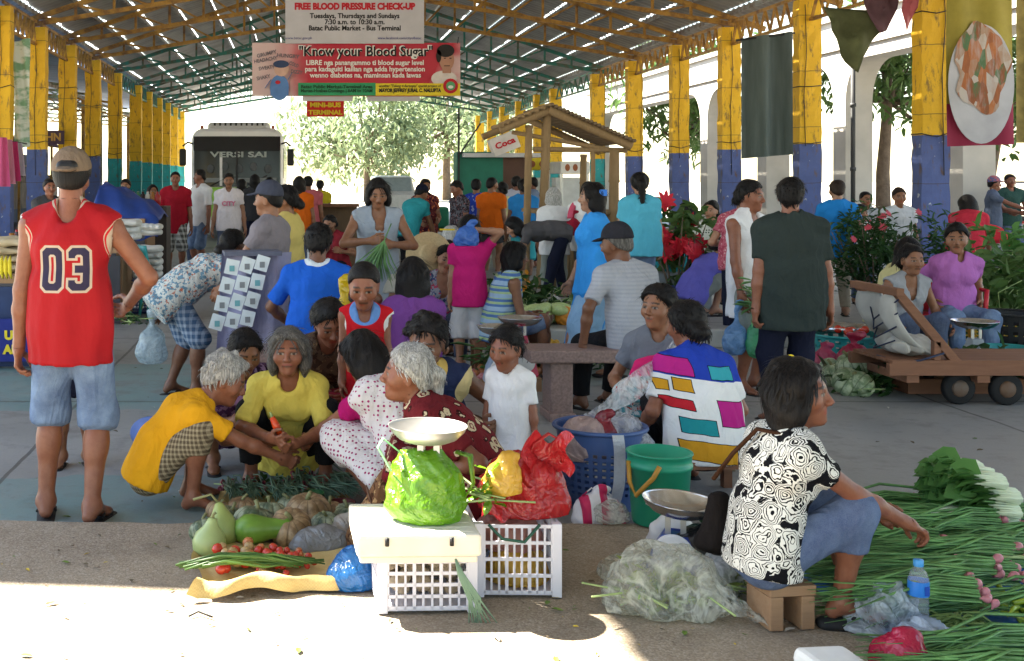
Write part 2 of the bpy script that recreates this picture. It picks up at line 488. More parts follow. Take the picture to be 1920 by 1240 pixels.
def P(label, px, Y, H, a, z0=0., lean=0, hunch=0, side=0, pel=None, lh=None, rh=None, lf=None, rf=None, head=(0, 0, 0), fat=1., hs=1., skin='m',
      top=None, tk='tee', hem=.10, bot=None, bk='pants', legf=None, hair=H_BLACK, hk='short', shoe=M_SOLE, cap_m=None, back=False, twist=0, sway=0,
      elb=None, kneeh=None, curl=(25, 25), female=False, deco=None, palm=(None, None), apron=None, px_off=None, group=None, name='person', slv=.55, flare=.0, toes=None, open_shoe=True, hairlen=.0, det=1.0, age=0):
    """a clothed figure. a: facing, 0 = away from the camera, 90 = right, 180 = towards it. Targets are in units of H, x right, y forward, z up."""
    if legf is None: legf = {'pants': 1.92, 'shorts': 1.05, 'skirt': 1.2}[bk]
    N_P[0] += 1; sid = N_P[0]
    X = PX(px, Y); ppm = FPX / Y * .533
    v = max(.0125, 1.05 / ppm) / det; vh = max(.0055, .42 / ppm) / det; vf = max(.0042, .32 / ppm)
    root = empty(name, (X, Y, z0), label, 'person', group, -R(a))
    h = H / 1.6
    fs = (hs * .96 if H < 1.35 else hs)
    RT = V3(1, 0, 0); FW = V3(0, 1, 0); UP = V3(0, 0, 1)
    pelv = (V3(0, 0, .525) if pel is None else V3(*pel)) * H
    sw = rotm((0, 1, 0), side)
    T1 = sw @ (rotm((1, 0, 0), -lean) @ UP); T2 = sw @ (rotm((1, 0, 0), -(lean + hunch)) @ UP); F2 = sw @ (rotm((1, 0, 0), -(lean + hunch)) @ FW)
    F1 = sw @ (rotm((1, 0, 0), -lean) @ FW)
    tw = rotm(tuple(T2), twist); F2 = tw @ F2; R2 = np.cross(F2, T2)
    R1 = V3(1, 0, 0)
    waist = pelv + T1 * .10 * H; chest = waist + (T1 * .35 + T2 * .65) * .122 * H; nb = chest + T2 * .080 * H
    sh_w = (.107 if not female else .097) * H * (.96 + .04 * fat)
    if H < 1.3: sh_w *= .94
    shs = [nb - T2 * .036 * H + R2 * s * sh_w for s in (-1, 1)]
    hips = [pelv + R1 * s * .05 * H - T1 * .01 * H for s in (-1, 1)]
    # limbs
    fts = [V3(*(lf or (-.06, .0, .045))) * H, V3(*(rf or (.06, .0, .045))) * H]
    kh = [V3(*(q)) for q in (kneeh or ((-.15, 1, .2), (.15, 1, .2)))]
    kn = [None, None]
    for i in (0, 1): kn[i], fts[i] = ik(hips[i], fts[i], .245 * H, .24 * H, kh[i])
    if lh is None: lh = (-.155, .03, .42)
    if rh is None: rh = (.155, .03, .42)
    hds = [V3(*lh) * H, V3(*rh) * H]
    eh = [V3(*q) for q in (elb or ((-.45, -1, -.25), (.45, -1, -.25)))]
    el = [None, None]
    for i in (0, 1): el[i], hds[i] = ik(shs[i], hds[i], .172 * H, .155 * H, eh[i])
    # head frame
    hy, hp, hr = head
    bF = nrm(F2 * .25 + FW * .75) if lean + hunch > 30 else FW
    bF = nrm(bF - UP * (bF @ UP)) if lean + hunch < 75 else bF
    HU0 = UP
    M1 = rotm((0, 0, 1), -hy)
    hf = M1 @ nrm(V3(bF[0], bF[1], 0)); hrr = np.cross(hf, UP)
    hf = rotm(tuple(hrr), -hp) @ hf; hu = np.cross(hrr, hf)
    rr = rotm(tuple(hf), hr); hu = rr @ hu; hrr = np.cross(hf, hu)
    s_ = fs * 1.0
    hc = nb + T2 * .028 * H + hu * .090 * s_ + hf * .024 * s_ + nrm(T2 + hu) * .011 * H
    LH = lambda x, y, z: hc + (hrr * x + hf * y + hu * z) * s_
    g = fat
    # ---- body
    def torso(o, loose=0.):
        k = .05 * min(1, h)
        return [cap(nb + T2 * .014 * H, shs[0], .036 * h + o, .038 * h + o, .03), cap(nb + T2 * .014 * H, shs[1], .036 * h + o, .038 * h + o, .03),
                cap(pelv - T1 * .012 * H, pelv + T1 * .03 * H, .098 * h * g + o, .092 * h * g + o, k, R1, 1.45),
                cap(pelv + T1 * .02 * H, waist, .088 * h * g + o, (.080 + .012 * loose) * h * g + o, k, R1, 1.36),
                cap(waist, chest, (.081 + .012 * loose) * h * g + o, .098 * h * (.6 + .4 * g) + o, k, R2, 1.40),
                cap(chest, chest + T2 * .04 * H, .097 * h * (.6 + .4 * g) + o, .070 * h + o, k, R2, 1.48),
                cap(nb - T2 * .012 * H, shs[0], .046 * h + o, .044 * h + o, .045), cap(nb - T2 * .012 * H, shs[1], .046 * h + o, .044 * h + o, .045)] + \
               ([cap(chest + F2 * .055 * h * g + R2 * .065 * h - T2 * .02, chest + F2 * .06 * h * g + R2 * .066 * h - T2 * .022, .055 * h * g + o, None, .05),
                 cap(chest + F2 * .055 * h * g - R2 * .065 * h - T2 * .02, chest + F2 * .06 * h * g - R2 * .066 * h - T2 * .022, .055 * h * g + o, None, .05)] if female and H > 1.3 else []) + \
               ([cap(waist + F1 * .035 * h, pelv + F1 * .03 * h + T1 * .03, .07 * h * g + o, .07 * h * g + o, .05, R1, 1.3)] if g > 1.1 else [])
    sk = torso(-.004)
    ag = .8 + .2 * g
    for i in (0, 1):
        sk += [cap(shs[i], el[i], .047 * h * ag, .036 * h * ag, .035), cap(el[i], el[i] + (hds[i] - el[i]) * .35, .0365 * h * ag, .037 * h * ag, .02),
               cap(el[i] + (hds[i] - el[i]) * .35, hds[i], .037 * h * ag, .0245 * h, .02)]
        lg = .75 + .25 * g
        sk += [cap(hips[i], kn[i], .083 * h * lg, .054 * h * lg, .04), cap(kn[i], kn[i] + (fts[i] - kn[i]) * .35, .052 * h * lg, .050 * h * lg, .03),
               cap(kn[i] + (fts[i] - kn[i]) * .3, fts[i], .050 * h * lg, .033 * h, .03)]
        bk_ = nrm(np.cross(R1, fts[i] - kn[i])); bk_ = bk_ if bk_[1] < 0 else -bk_
        sk.append(cap(kn[i] + (fts[i] - kn[i]) * .22 + bk_ * .016 * h, kn[i] + (fts[i] - kn[i]) * .45 + bk_ * .014 * h, .042 * h * lg, .036 * h * lg, .03))
    fz = []
    for i in (0, 1):
        td = nrm(V3(*(toes[i])) if toes else V3((-.22, .22)[i], 1, 0)); ft = fts[i]; sd = nrm(np.cross(td, UP))
        ank = ft; heel = ft - td * .03 * h - UP * .035 * h; ball = ft + td * .115 * h - UP * .048 * h; toe = ft + td * .165 * h - UP * .054 * h
        sk += [cap(ank, heel, .033 * h, .030 * h, .025), cap(ank + td * .01, ball, .034 * h, .022 * h, .03, sd, 1.25), cap(ball, toe, .021 * h, .015 * h, .02, sd, 1.9)]
        fz.append((td, sd, ft))
    # head and face
    sk += [cap(nb - T2 * .03 * H, LH(0, -.025, -.06), .058 * h if H > 1.3 else .047 * h, .051 * s_ * (.9 if female or H < 1.3 else 1.02), .03),
           cap(LH(0, -.022, .035), LH(0, .0, .035), .077 * s_, .076 * s_, .02, hu, 1.1), cap(LH(0, .012, -.005), LH(0, .035, -.07), .066 * s_, .043 * s_, .03, hrr, 1.02),
           cap(LH(-.028, .068, .022), LH(.028, .068, .022), .017 * s_, None, .02), cap(LH(-.042, .05, -.022), LH(.042, .05, -.022), .026 * s_, None, .03),
           cap(LH(0, .062, -.084), LH(0, .066, -.088), .018 * s_, None, .02),
           cap(LH(0, .080, .014), LH(0, .102, -.026), .0075 * s_, .0115 * s_, .012), cap(LH(-.013, .092, -.029), LH(.013, .092, -.029), .0085 * s_, None, .008),
           cap(LH(-.017, .078, -.050), LH(.017, .078, -.050), .0085 * s_, None, .008), cap(LH(-.015, .076, -.062), LH(.015, .076, -.062), .0095 * s_, None, .008),
           cap(LH(-.031, .097, .006), LH(-.0312, .097, .006), .0155 * s_, None, .012, op=-1), cap(LH(.031, .097, .006), LH(.0312, .097, .006), .0155 * s_, None, .012, op=-1),
           cap(LH(-.031, .071, .005), LH(-.0312, .071, .005), .0125 * s_, None, .003), cap(LH(.031, .071, .005), LH(.0312, .071, .005), .0125 * s_, None, .003)]
    for s in (-1, 1):
        sk += [cap(LH(s * .073, -.012, .018), LH(s * .071, -.008, -.022), .019 * s_, .014 * s_, .008, hrr, .45)]
    nh0 = len(sk); zones = []
    for i in (0, 1):
        d = nrm(hds[i] - el[i]); sg = (-1, 1)[i]
        n = V3(*palm[i]) if palm[i] is not None else -RT * sg
        n = nrm(n - d * (n @ d)); s = np.cross(d, n) * sg
        sc = (h if H > 1.3 else h * 1.05) * (.95 if female else 1.02)
        sk += hand_prims(hds[i], d, n, s, sc, curl[i]); zones.append((hds[i], d, sc))
    # blocks: coarse body, fine head, fine hands, all cut from one field
    Pb, Fb = solid(sk, v)
    def hz(Q, e): return ((Q - LH(0, 0, -.01)) @ hu > -.105 * s_ + e * .0) & (np.linalg.norm(Q - LH(0, .01, .0), axis=1) < .165 * s_ - e) & ((Q - LH(0, -.02, -.075)) @ nrm(hu * 1. + hf * -.35) > e)
    def wz(Q, i, e): w, d, sc = zones[i]; return ((Q - w) @ d > e) & (np.linalg.norm(Q - w - d * .06, axis=1) < .155 * sc - abs(e))
    ex = hz(Pb, .012) | wz(Pb, 0, .008) | wz(Pb, 1, .008)
    Pk, Fk = keep(Pb, Fb, ~ex)
    parts = [(Pk, Fk)]
    c_ = LH(0, 0.01, 0); r_ = .175 * s_
    Ph, Fh = solid(sk, vh, box=(c_ - r_, c_ + r_)); parts.append(keep(Ph, Fh, hz(Ph, 0)))
    for i in (0, 1):
        w, d, sc = zones[i]; c_ = w + d * .06; r_ = .16 * sc
        Pq, Fq = solid(sk, vf, box=(c_ - r_, c_ + r_)); parts.append(keep(Pq, Fq, wz(Pq, i, 0)))
    Vs = []; Fs = []; b = 0
    for (p, f) in parts:
        if len(f) == 0: continue
        Vs.append(p); Fs.append(f + b); b += len(p)
    Va = np.concatenate(Vs); Fa = np.concatenate(Fs)
    base = np.array(SKIN[skin]); cl = np.tile(base, (len(Va), 1))
    q = np.stack([(Va - hc) @ hrr, (Va - hc) @ hf, (Va - hc) @ hu], 1) / s_
    near = (np.linalg.norm(q, axis=1) < .15)
    def paint(m, c): cl[m & near] = c
    fr_ = q[:, 1] > .045
    lip = fr_ & (np.abs(q[:, 0]) < .024) & (np.abs(q[:, 2] + .0555) < .0125 - np.abs(q[:, 0]) * .25) & (q[:, 1] > .07)
    paint(lip, base * (1.12, .62, .64)); paint(lip & (np.abs(q[:, 2] + .0555) < .0028), base * .25)
    bx = np.abs(q[:, 0]); bz = .031 - (bx - .03) ** 2 * 7
    paint(fr_ & (bx > .012) & (bx < .05) & (np.abs(q[:, 2] - bz) < .0045), base * .15 + .003)
    ez = q[:, 2] - .005 + (bx - .031) ** 2 * 9
    eye = fr_ & (np.abs(bx - .031) < .0155) & (np.abs(ez) < .0048)
    paint(fr_ & (np.abs(bx - .031) < .0175) & (ez > .002) & (ez < .0085), base * .25)
    paint(eye, (.22, .19, .17)); paint(eye & (np.abs(bx - .031) < .0072), (.012, .008, .006))
    if hair is None or hk == 'bald': pass
    body = link_mesh('body', np_mesh('body', Va, Fa, True, cl), M_SKIN, root)
    cl_v = max(.0115, 1.0 / ppm) / det
    # ---- clothes
    if bot is not None:
        wb = [cap(pelv - T1 * .015 * H, pelv + T1 * .03 * H, .098 * h * g + .008, .092 * h * g + .008, .04, R1, 1.45), cap(pelv + T1 * .02 * H, waist - T1 * .02 * H, .088 * h * g + .007, .080 * h * g + .007, .04, R1, 1.36)]
        lg = .75 + .25 * g
        if bk == 'skirt':
            mid = (hips[0] + hips[1]) / 2; kmid = (kn[0] + kn[1]) / 2
            spr = abs(kn[0][0] - kn[1][0]) / 2 + .09 * h
            e = mid + (kmid - mid) * legf
            nn = nrm(e - mid)
            wb.append(cap(mid, e, .105 * h * g, .085 * h + flare, .05, R1, max(1.3, spr / .085), cut=[(e, nn)]))
            for i in (0, 1): wb.append(cap(hips[i], hips[i] + (kn[i] - hips[i]) * min(legf, 1), .09 * h * lg + .012, .07 * h * lg + .015, .06))
            if legf > 1.05:
                fm = (fts[0] + fts[1]) / 2; e2 = kmid + (fm - kmid) * (legf - 1)
                wb.append(cap(kmid, e2, .09 * h, .085 * h + flare, .05, R1, max(1.2, spr / .09), cut=[(e2, nrm(e2 - kmid))]))
        else:
            for i in (0, 1):
                wide = .010 + (.022 if bk == 'shorts' else .009 if bk == 'pants' else .007)
                e = hips[i] + (kn[i] - hips[i]) * min(legf, 1.); nn = nrm(kn[i] - hips[i])
                wb.append(cap(hips[i], e, .083 * h * lg + .008, (.083 + (.054 - .083) * min(legf, 1)) * h * lg + wide, .05, cut=[(e, nn)] if legf <= 1 else None))
                if legf > 1:
                    fr2 = min(legf - 1, .93); e2 = kn[i] + (fts[i] - kn[i]) * fr2; n2 = nrm(fts[i] - kn[i])
                    wb.append(cap(kn[i], e2, .054 * h * lg + wide, (.052 - .014 * fr2) * h * lg + wide + flare, .04, cut=[(e2, n2)]))
        q1, q2 = solid(wb, cl_v, .0025 * min(1, h), sid * 3 + 1)
        link_mesh('skirt' if bk == 'skirt' else 'shorts' if legf < 1.5 else 'trousers', np_mesh('bottoms', q1, q2), bot, root)
    if top is not None:
        o = (.020 + (.004 if tk not in ('tank', 'strap') else 0)) * min(1, h)
        tp = torso(o, 1.)
        tp = [p[:3] + p[3:] for p in tp]
        he = pelv + T1 * (.03 - hem) * H
        if hem > .02:
            rr_ = .1 * h * g + o + .008
            tp.append(cap(waist, he, .086 * h * g + o, rr_ + flare, .05, R1, 1.42, cut=[(he, -T1)]))
        clip = [(he if hem <= .13 or lean < 20 else he, -T1)]
        if tk == 'dress':
            clip = None; km = (kn[0] + kn[1]) / 2; e = pelv + (km - pelv) * legf
            tp.append(cap(pelv, e, .1 * h * g + o, .09 * h + flare, .06, R1, 1.6, cut=[(e, nrm(km - pelv))]))
        if tk in ('tank', 'strap'):
            tp = [p for p in tp]
            for i in (0, 1): 
                oo = R2 * (-1, 1)[i]
                tp.append(cap(shs[i] + oo * .035 * h - T2 * .02 * h, shs[i] + oo * .045 * h - T2 * .05 * h, .062 * h, .052 * h, .012, op=-1))
            dn = .055 if tk == 'tank' else .085
            tp.append(cap(nb + F2 * .055 * h + T2 * .03, nb + F2 * .085 * h - T2 * (dn + (.05 if tk == 'strap' else 0)) * h, .058 * h, .05 * h, .012, op=-1))
            tp.append(cap(nb - F2 * .03 * h + T2 * .035, nb - F2 * .075 * h + T2 * (-.0 if tk == 'tank' else -.09) * h, .055 * h, .045 * h, .012, op=-1))
        else:
            for i in (0, 1):
                fr1 = slv; e = shs[i] + (el[i] - shs[i]) * min(fr1, 1); n1 = nrm(el[i] - shs[i])
                tp.append(cap(shs[i], e, .047 * h * ag + .012, .043 * h * ag + .014, .02 * h, cut=[(e, n1)] if fr1 <= 1 else None))
                if fr1 > 1:
                    e2 = el[i] + (hds[i] - el[i]) * (fr1 - 1); tp.append(cap(el[i], e2, .042 * h * ag + .012, .036 * h * ag + .012, .03, cut=[(e2, nrm(hds[i] - el[i]))]))
            tp.append(cap(nb + F2 * .03 * h + T2 * .045 * h, nb + F2 * .05 * h + T2 * .012 * h, .052 * h, .045 * h, .012, op=-1))
            tp.append(cap(nb + T2 * .05 * h, nb + T2 * .055 * h, .062 * h, .064 * h, .01, op=-1))
        q1, q2 = solid(tp, cl_v, .0062 * min(1, h), sid * 3 + 2, clip=clip)
        if not callable(top): tm = top
        else: tm = top(dict(el=el, nb=nb, shs=shs, T2=T2, F2=F2, h=h, pelv=pelv, chest=chest))
        link_mesh('dress' if tk == 'dress' else 'tank_top' if tk in ('tank', 'strap') else 'shirt', np_mesh('top', q1, q2), tm, root)
    # ---- hair
    if hair is not None and hk != 'bald':
        thick = {'short': .010, 'crop': .005}.get(hk, .013)
        hp_ = [cap(LH(0, -.024, .036), LH(0, .0, .036), (.078 + thick) * s_, (.0765 + thick) * s_, .02, hu, 1.1),
               cap(LH(0, -.05, -.02), LH(0, -.045, -.045), .062 * s_, .052 * s_, .03)]
        c0 = LH(0, .062, .070); c1 = nrm(hf * .64 - hu * .77); c2p = LH(0, .062, .05); 
        cutp = [(c0, c1)]
        hp_ = [p[:7] + (cutp,) + p[8:] for p in hp_]
        for s in (-1, 1): hp_.append(cap(LH(s * .062, .040, .055), LH(s * .070, .014, .010), .013 * s_, .004 * s_, .015))
        hv = max(.007, .5 / ppm) / det
        L = hairlen
        if hk in ('long', 'bob'):
            L = L or (.30 if hk == 'long' else .13)
            for s in (-1, 1):
                hp_.append(cap(LH(s * .072, -.005, .045), LH(s * (.080), -.012, -.07), .026 * s_, .024 * s_, .03, hf, 1.6))
                hp_.append(cap(LH(s * .078, -.02, -.05), LH(s * .075, -.045, -L), .026 * s_, .016 * s_, .03, hf, 1.5))
                hp_.append(cap(LH(s * .05, .055, .085), LH(s * .077, .035, .01), .014 * s_, .014 * s_, .02))
            hp_.append(cap(LH(0, -.075, .0), LH(0, -.085, -L), .040 * s_, .028 * s_, .04, hrr, 1.9))
        elif hk == 'bun':
            hp_.append(cap(LH(0, -.105, -.02), LH(0, -.125, -.035), .045 * s_, .04 * s_, .015, hrr, 1.25))
        elif hk == 'pony':
            L = L or .2
            hp_ += [cap(LH(0, -.09, .03), LH(0, -.125, .01), .025 * s_, .03 * s_, .02), cap(LH(0, -.125, .01), LH(0, -.13, -L), .032 * s_, .014 * s_, .02, hrr, 1.3)]
        elif hk == 'curly':
            rr3 = np.random.default_rng(sid)
            for _ in range(26):
                u = nrm(rr3.normal(size=3) * (1, 1, .8) + (0, -.45, .3)); 
                if (u[1] > .5 and u[2] < .35) or (u[1] > -.35 and u[2] < .12): continue
                hp_.append(cap(LH(*(u * (.088, .098, .098) + (0, -.012, .03))), LH(*(u * (.09, .1, .1) + (0.002, -.012, .03))), .022 * s_, None, .012))
        q1, q2 = solid(hp_, hv, .005 if hk != 'crop' else .002, sid)
        if ppm > 95 and hk != 'crop' and cap_m is None:         # loose locks break the outline
            r4 = np.random.default_rng(sid + 500); ns = int(min(600, 400 * (ppm / 150)))
            sel = q1[r4.integers(0, len(q1), ns)]; S3 = []; F3 = []; b0 = len(q1)
            rel = np.stack([(sel - hc) @ hrr, (sel - hc) @ hf, (sel - hc) @ hu], 1) / s_
            for pt, q_ in zip(sel, rel):
                out_ = nrm(hrr * q_[0] + hf * (q_[1] + .02) + hu * (q_[2] - .02)); side_ = nrm(np.cross(out_, UP) + 1e-6)
                fl = -UP * .9 - hf * (.25 if hk != 'bun' and hk != 'pony' else .45) + hrr * .25 * np.sign(q_[0]); fl = nrm(fl - out_ * (fl @ out_) * .95); fl = nrm(fl - UP * max(0, fl[2]) * 1.6)
                L4 = (.034 if hk in ('short', 'curly', 'bun', 'pony') else .08) * r4.uniform(.5, 1.2) * s_; w4 = .0022 * s_ + .0009
                j = r4.normal(size=3) * .006
                for f4, o4, ww in ((0, -.003, w4), (.4, .0035, w4), (.75, .004, w4 * .7), (1., .001, w4 * .15)):
                    pp = pt + fl * L4 * f4 + out_ * o4 + j * f4; S3 += [pp - side_ * ww, pp + side_ * ww]
                m4 = b0 + len(S3) - 8; F3 += [(m4 + 2 * k, m4 + 2 * k + 1, m4 + 2 * k + 3, m4 + 2 * k + 2) for k in range(3)]
            q1 = np.concatenate([q1, np.array(S3)]); q2 = np.concatenate([q2, np.array(F3)])
        link_mesh('hair', np_mesh('hair', q1, q2), hair, root)
    if cap_m is not None:
        sgn = -1 if back else 1
        c0 = LH(0, .0, .042)
        cp = [cap(LH(0, -.024, .05), LH(0, .0, .05), (.094) * s_, (.0925) * s_, .02, hu, 1.12, cut=[(LH(0, 0, .045), nrm(-hu + hf * .12))]),
              cap(LH(0, sgn * .085 - .01, .052), LH(0, sgn * .13 - .01, .042), .055 * s_, .048 * s_, .006, hu, .16)]
        q1, q2 = solid(cp, max(.007, .5 / ppm)); link_mesh('cap', np_mesh('cap', q1, q2), cap_m, root)
        if back:
            q1, q2 = solid([cap(LH(-.022, -.104, .058), LH(.022, -.104, .058), .029 * s_, None, .01)], .006); link_mesh('cap_opening', np_mesh('cap_opening', q1, q2), M_BLACK, root)
    # ---- sandals
    if shoe is not None:
        for i in (0, 1):
            td, sd, ft = fz[i]; zb = ft - UP * (.066 * h)
            a_ = ft + td * -.05 * h; b_ = ft + td * .165 * h; a_[2] = b_[2] = ft[2] - (.078 if open_shoe else .085) * h
            pr = [cap(a_, b_, .043 * h, .048 * h, .01, UP, .32 if open_shoe else .62)]
            m_ = ft + td * .10 * h - UP * .018 * h
            pr += [cap(m_ + td * .035 * h - UP * .02 * h, ft + td * .035 * h + sd * .04 * h - UP * .05 * h, .008, None, .005), cap(m_ + td * .035 * h - UP * .02 * h, ft + td * .035 * h - sd * .04 * h - UP * .05 * h, .008, None, .005)]
            q1, q2 = solid(pr, max(.007, .5 / ppm))
            link_mesh('sandal', np_mesh('sandal', q1, q2), shoe, root)
    info = dict(root=root, nb=nb, shs=shs, hds=hds, hc=hc, pelv=pelv, waist=waist, chest=chest, T2=T2, F2=F2, R2=R2, T1=T1, h=h, H=H, el=el, kn=kn, fts=fts, hf=hf, hu=hu, hrr=hrr, s=s_, R1=R1)
    def wp(p): return root.matrix_basis @ Vector(p)
    info['w'] = wp
    return info
def band(info, pts, w, m, name='bag_strap', th=.008):
    """a flat strap over the body, points in the figure's own frame"""
    b = MB(); b.tube([Vector(p) for p in pts], w / 2, 8, True, th / w * 2); return b.build(name, m, info['root'])
# ------------------------------------------------------------------ materials of the place
def mat_floor():
    t = NT('worn concrete'); f = t.noise(.55, 6, .62); f2 = t.noise(5, 5, .7); f3 = t.noise(70, 2)
    c = t.mix(t.ramp(f, [(.3, (0, 0, 0)), (.7, (1, 1, 1))]), (.21, .22, .22), (.35, .345, .33))
    xx, yy, _z = t.sep(); yn = t.math('ADD', yy, t.math('MULTIPLY', t.math('SUBTRACT', t.noise(1.4, 4), .5), .5))
    bnd = t.math('MAXIMUM', t.math('MULTIPLY', t.gt(yn, 8.2), t.lt(yn, 10.2)), t.lt(yn, 6.35)); bnd = t.math('MULTIPLY', bnd, t.math('MULTIPLY', t.lt(t.math('ADD', xx, t.math('MULTIPLY', t.noise(.8, 3), .9)), .4), t.ramp(t.noise(2.2, 5, .7), [(.3, (.9, .9, .9)), (.7, (.35, .35, .35))])))
    c = t.mix(bnd, c, (.13, .27, .27))
    c = t.mix(t.ramp(f2, [(.52, (0, 0, 0)), (.72, (.6, .6, .6))]), c, (.12, .12, .115)); c = t.mix(t.ramp(t.noise(1.1, 5, .7), [(.55, (0, 0, 0)), (.64, (.5, .5, .5))]), c, (.15, .145, .135)); c = t.mix(t.gt(t.noise(16, 4, .7), .72), c, (.06, .06, .055))
    c = t.mix(t.math('MULTIPLY', f3, .3), c, (.12, .12, .125))
    x, y, z = t.sep()
    for q, sp in ((x, 3.1), (y, 3.4)):
        u = t.math('ABSOLUTE', t.math('SUBTRACT', t.math('FRACT', t.math('DIVIDE', t.math('ADD', q, t.math('MULTIPLY', t.noise(1.5, 3), .05)), sp)), .5))
        c = t.mix(t.math('MULTIPLY', t.lt(u, .004), .75), c, (.05, .05, .05))
    t.bump(t.math('ADD', f2, t.math('MULTIPLY', f3, .4)), .25, .01)
    return t.fin(c, t.ramp(f, [(.3, (.38,) * 3), (.7, (.7,) * 3)]), .4)
def mat_aggregate():
    t = NT('exposed aggregate concrete'); f = t.noise(.9, 5, .6)
    nd = t.n('TexVoronoi'); t.l(t.co(), nd.inputs['Vector']); nd.inputs['Scale'].default_value = 150
    r = t.sep(nd.outputs['Color'])[0]
    st = t.ramp(r, [(0, (.10, .085, .07)), (.25, (.24, .20, .155)), (.6, (.36, .31, .24)), (.9, (.5, .46, .4)), (1, (.6, .57, .52))])
    c = t.mix(.34, t.mix(t.ramp(f, [(.3, (0, 0, 0)), (.7, (1, 1, 1))]), (.235, .18, .125), (.38, .305, .215)), st)
    c = t.mix(t.ramp(t.noise(3.1, 5, .7), [(.5, (0, 0, 0)), (.75, (.6, .6, .6))]), c, (.12, .095, .07))
    c = t.mix(t.ramp(t.noise(.7, 4, .6), [(.52, (0, 0, 0)), (.68, (.55, .55, .55))]), c, (.14, .11, .085)); c = t.mix(t.gt(t.noise(11, 4, .7), .73), c, (.07, .055, .045))
    t.bump(t.math('SUBTRACT', .6, nd.outputs['Distance']), .3, .004)
    return t.fin(c, .85, .25)
def mat_column(name, low):
    t = NT(name); x, y, z = t.sep(); f = t.noise(2.6, 6, .7); f2 = t.noise(9, 5, .7, t.map((1, 1, .35)))
    yel = t.mix(f, (.58, .30, .015), (.90, .56, .03))
    zz = t.math('ADD', z, t.math('MULTIPLY', t.math('SUBTRACT', f2, .5), .03))
    c = t.mix(t.lt(zz, 2.28), yel, t.mix(f, tuple(q * .7 for q in low), tuple(q * 1.4 for q in low)))
    c = t.mix(t.ramp(f2, [(.56, (0, 0, 0)), (.68, (.85, .85, .85))]), c, (.14, .085, .045))
    c = t.mix(t.math('MULTIPLY', t.gt(t.noise(5.5, 4, .6), .66), t.lt(z, 2.28)), c, (.42, .45, .5))
    u = t.math('ABSOLUTE', t.math('SUBTRACT', t.math('FRACT', t.math('ADD', t.math('DIVIDE', z, 1.05), t.math('MULTIPLY', t.noise(3, 3), .05))), .5))
    c = t.mix(t.math('MULTIPLY', t.lt(u, .006), .7), c, (.06, .04, .03))
    t.bump(f2, .5, .015)
    return t.fin(c, .7, .3)
def mat_steel(name, col):
    t = NT(name); f = t.noise(4, 5, .7); c = t.mix(t.ramp(f, [(.42, (0, 0, 0)), (.68, (1, 1, 1))]), col, (.13, .06, .025))
    return t.fin(c, .6, .4)
M_FLOOR = mat_floor(); M_AGG = mat_aggregate()
M_COLB = mat_column('column paint yellow over blue', (.075, .105, .26)); M_COLT = mat_column('column paint yellow over teal', (.03, .30, .30))
M_TRO = mat_steel('ochre truss paint', (.42, .22, .035)); M_TRG = mat_steel('green truss paint', (.03, .20, .15))
M_ROOF = mat('corrugated sheet', (.34, .335, .315), .5, .3, .35, 1.5, 0)
M_PALE = mat('pale render', (.50, .47, .42), .8, .2, .22, 1.2, .2, 30)
M_BAMB = mat_wood('bamboo', (.19, .12, .06), (.40, .27, .14), 2)
M_WOOD = mat_wood('red brown timber', (.17, .075, .045), (.34, .17, .10), 0)
M_WOODL = mat_wood('raw timber', (.27, .15, .08), (.46, .29, .17), 0)
M_DARK = mat('dark grey', (.03, .03, .033), .6); M_BLACK = mat('black plastic', (.012, .012, .013), .45)
M_WHITE = mat('white plastic', (.72, .73, .74), .45, .4, .05); M_METAL = mat('worn aluminium', (.55, .55, .54), .38, .5, .1, 8, .1, 40, .85)
M_STEEL = mat('steel tray', (.62, .63, .64), .22, .5, .08, 8, .05, 30, 1)
M_TRANSL = (lambda t: (t.l((lambda n: (n.inputs.__getitem__(0).__setattr__('default_value', (.55, .57, .58, 1)), n.outputs[0])[1])(t.n('BsdfTranslucent')), t.out.inputs[0]), t.m)[1])(NT('translucent sheet'))

# ------------------------------------------------------------------ ground
g = MB(); g.sheet(lambda u, v: ((u - .5) * 900, -60 + v * 900, -.06), 30, 30, False)
tag(g.build('ground', mat('pale dusty ground', (.50, .44, .34), .9, .1, .2, .3)), kind='structure')
g = MB(); g.sheet(lambda u, v: (-14 + u * 32, 5.3 + v * 66, 0), 8, 16, False); g.box((2, 38.3, -.035), (32, 66, .05))
tag(g.build('floor', M_FLOOR), kind='structure')
g = MB(); n_ = 160
def slab(u, v):
    x = -14 + u * 32
    return (x, -9 + v * 14.36 + (.03 * math.sin(x * 3.1) + .014 * math.sin(x * 13) + .01 * math.sin(x * 29 + 1)) * (v == 1), .04)
g.sheet(slab, n_, 20, False)
g.add([slab(i / n_, 1) for i in range(n_ + 1)] + [(slab(i / n_, 1)[0], slab(i / n_, 1)[1] + .01, -.02) for i in range(n_ + 1)], [(i, i + 1, n_ + 2 + i, n_ + 1 + i) for i in range(n_)])
tag(g.build('paved_apron', M_AGG), kind='structure')
g = MB(); g.box((3.35, 15.3, .08), (2.8, 8, .16), 0); g.mi = 1; g.box((3.35, 11.27, .082), (2.84, .14, .165)); g.mi = 0
tag(g.build('raised_walkway', [M_FLOOR, mat('kerb concrete', (.36, .37, .36), .8)], bevel=.012), kind='structure')

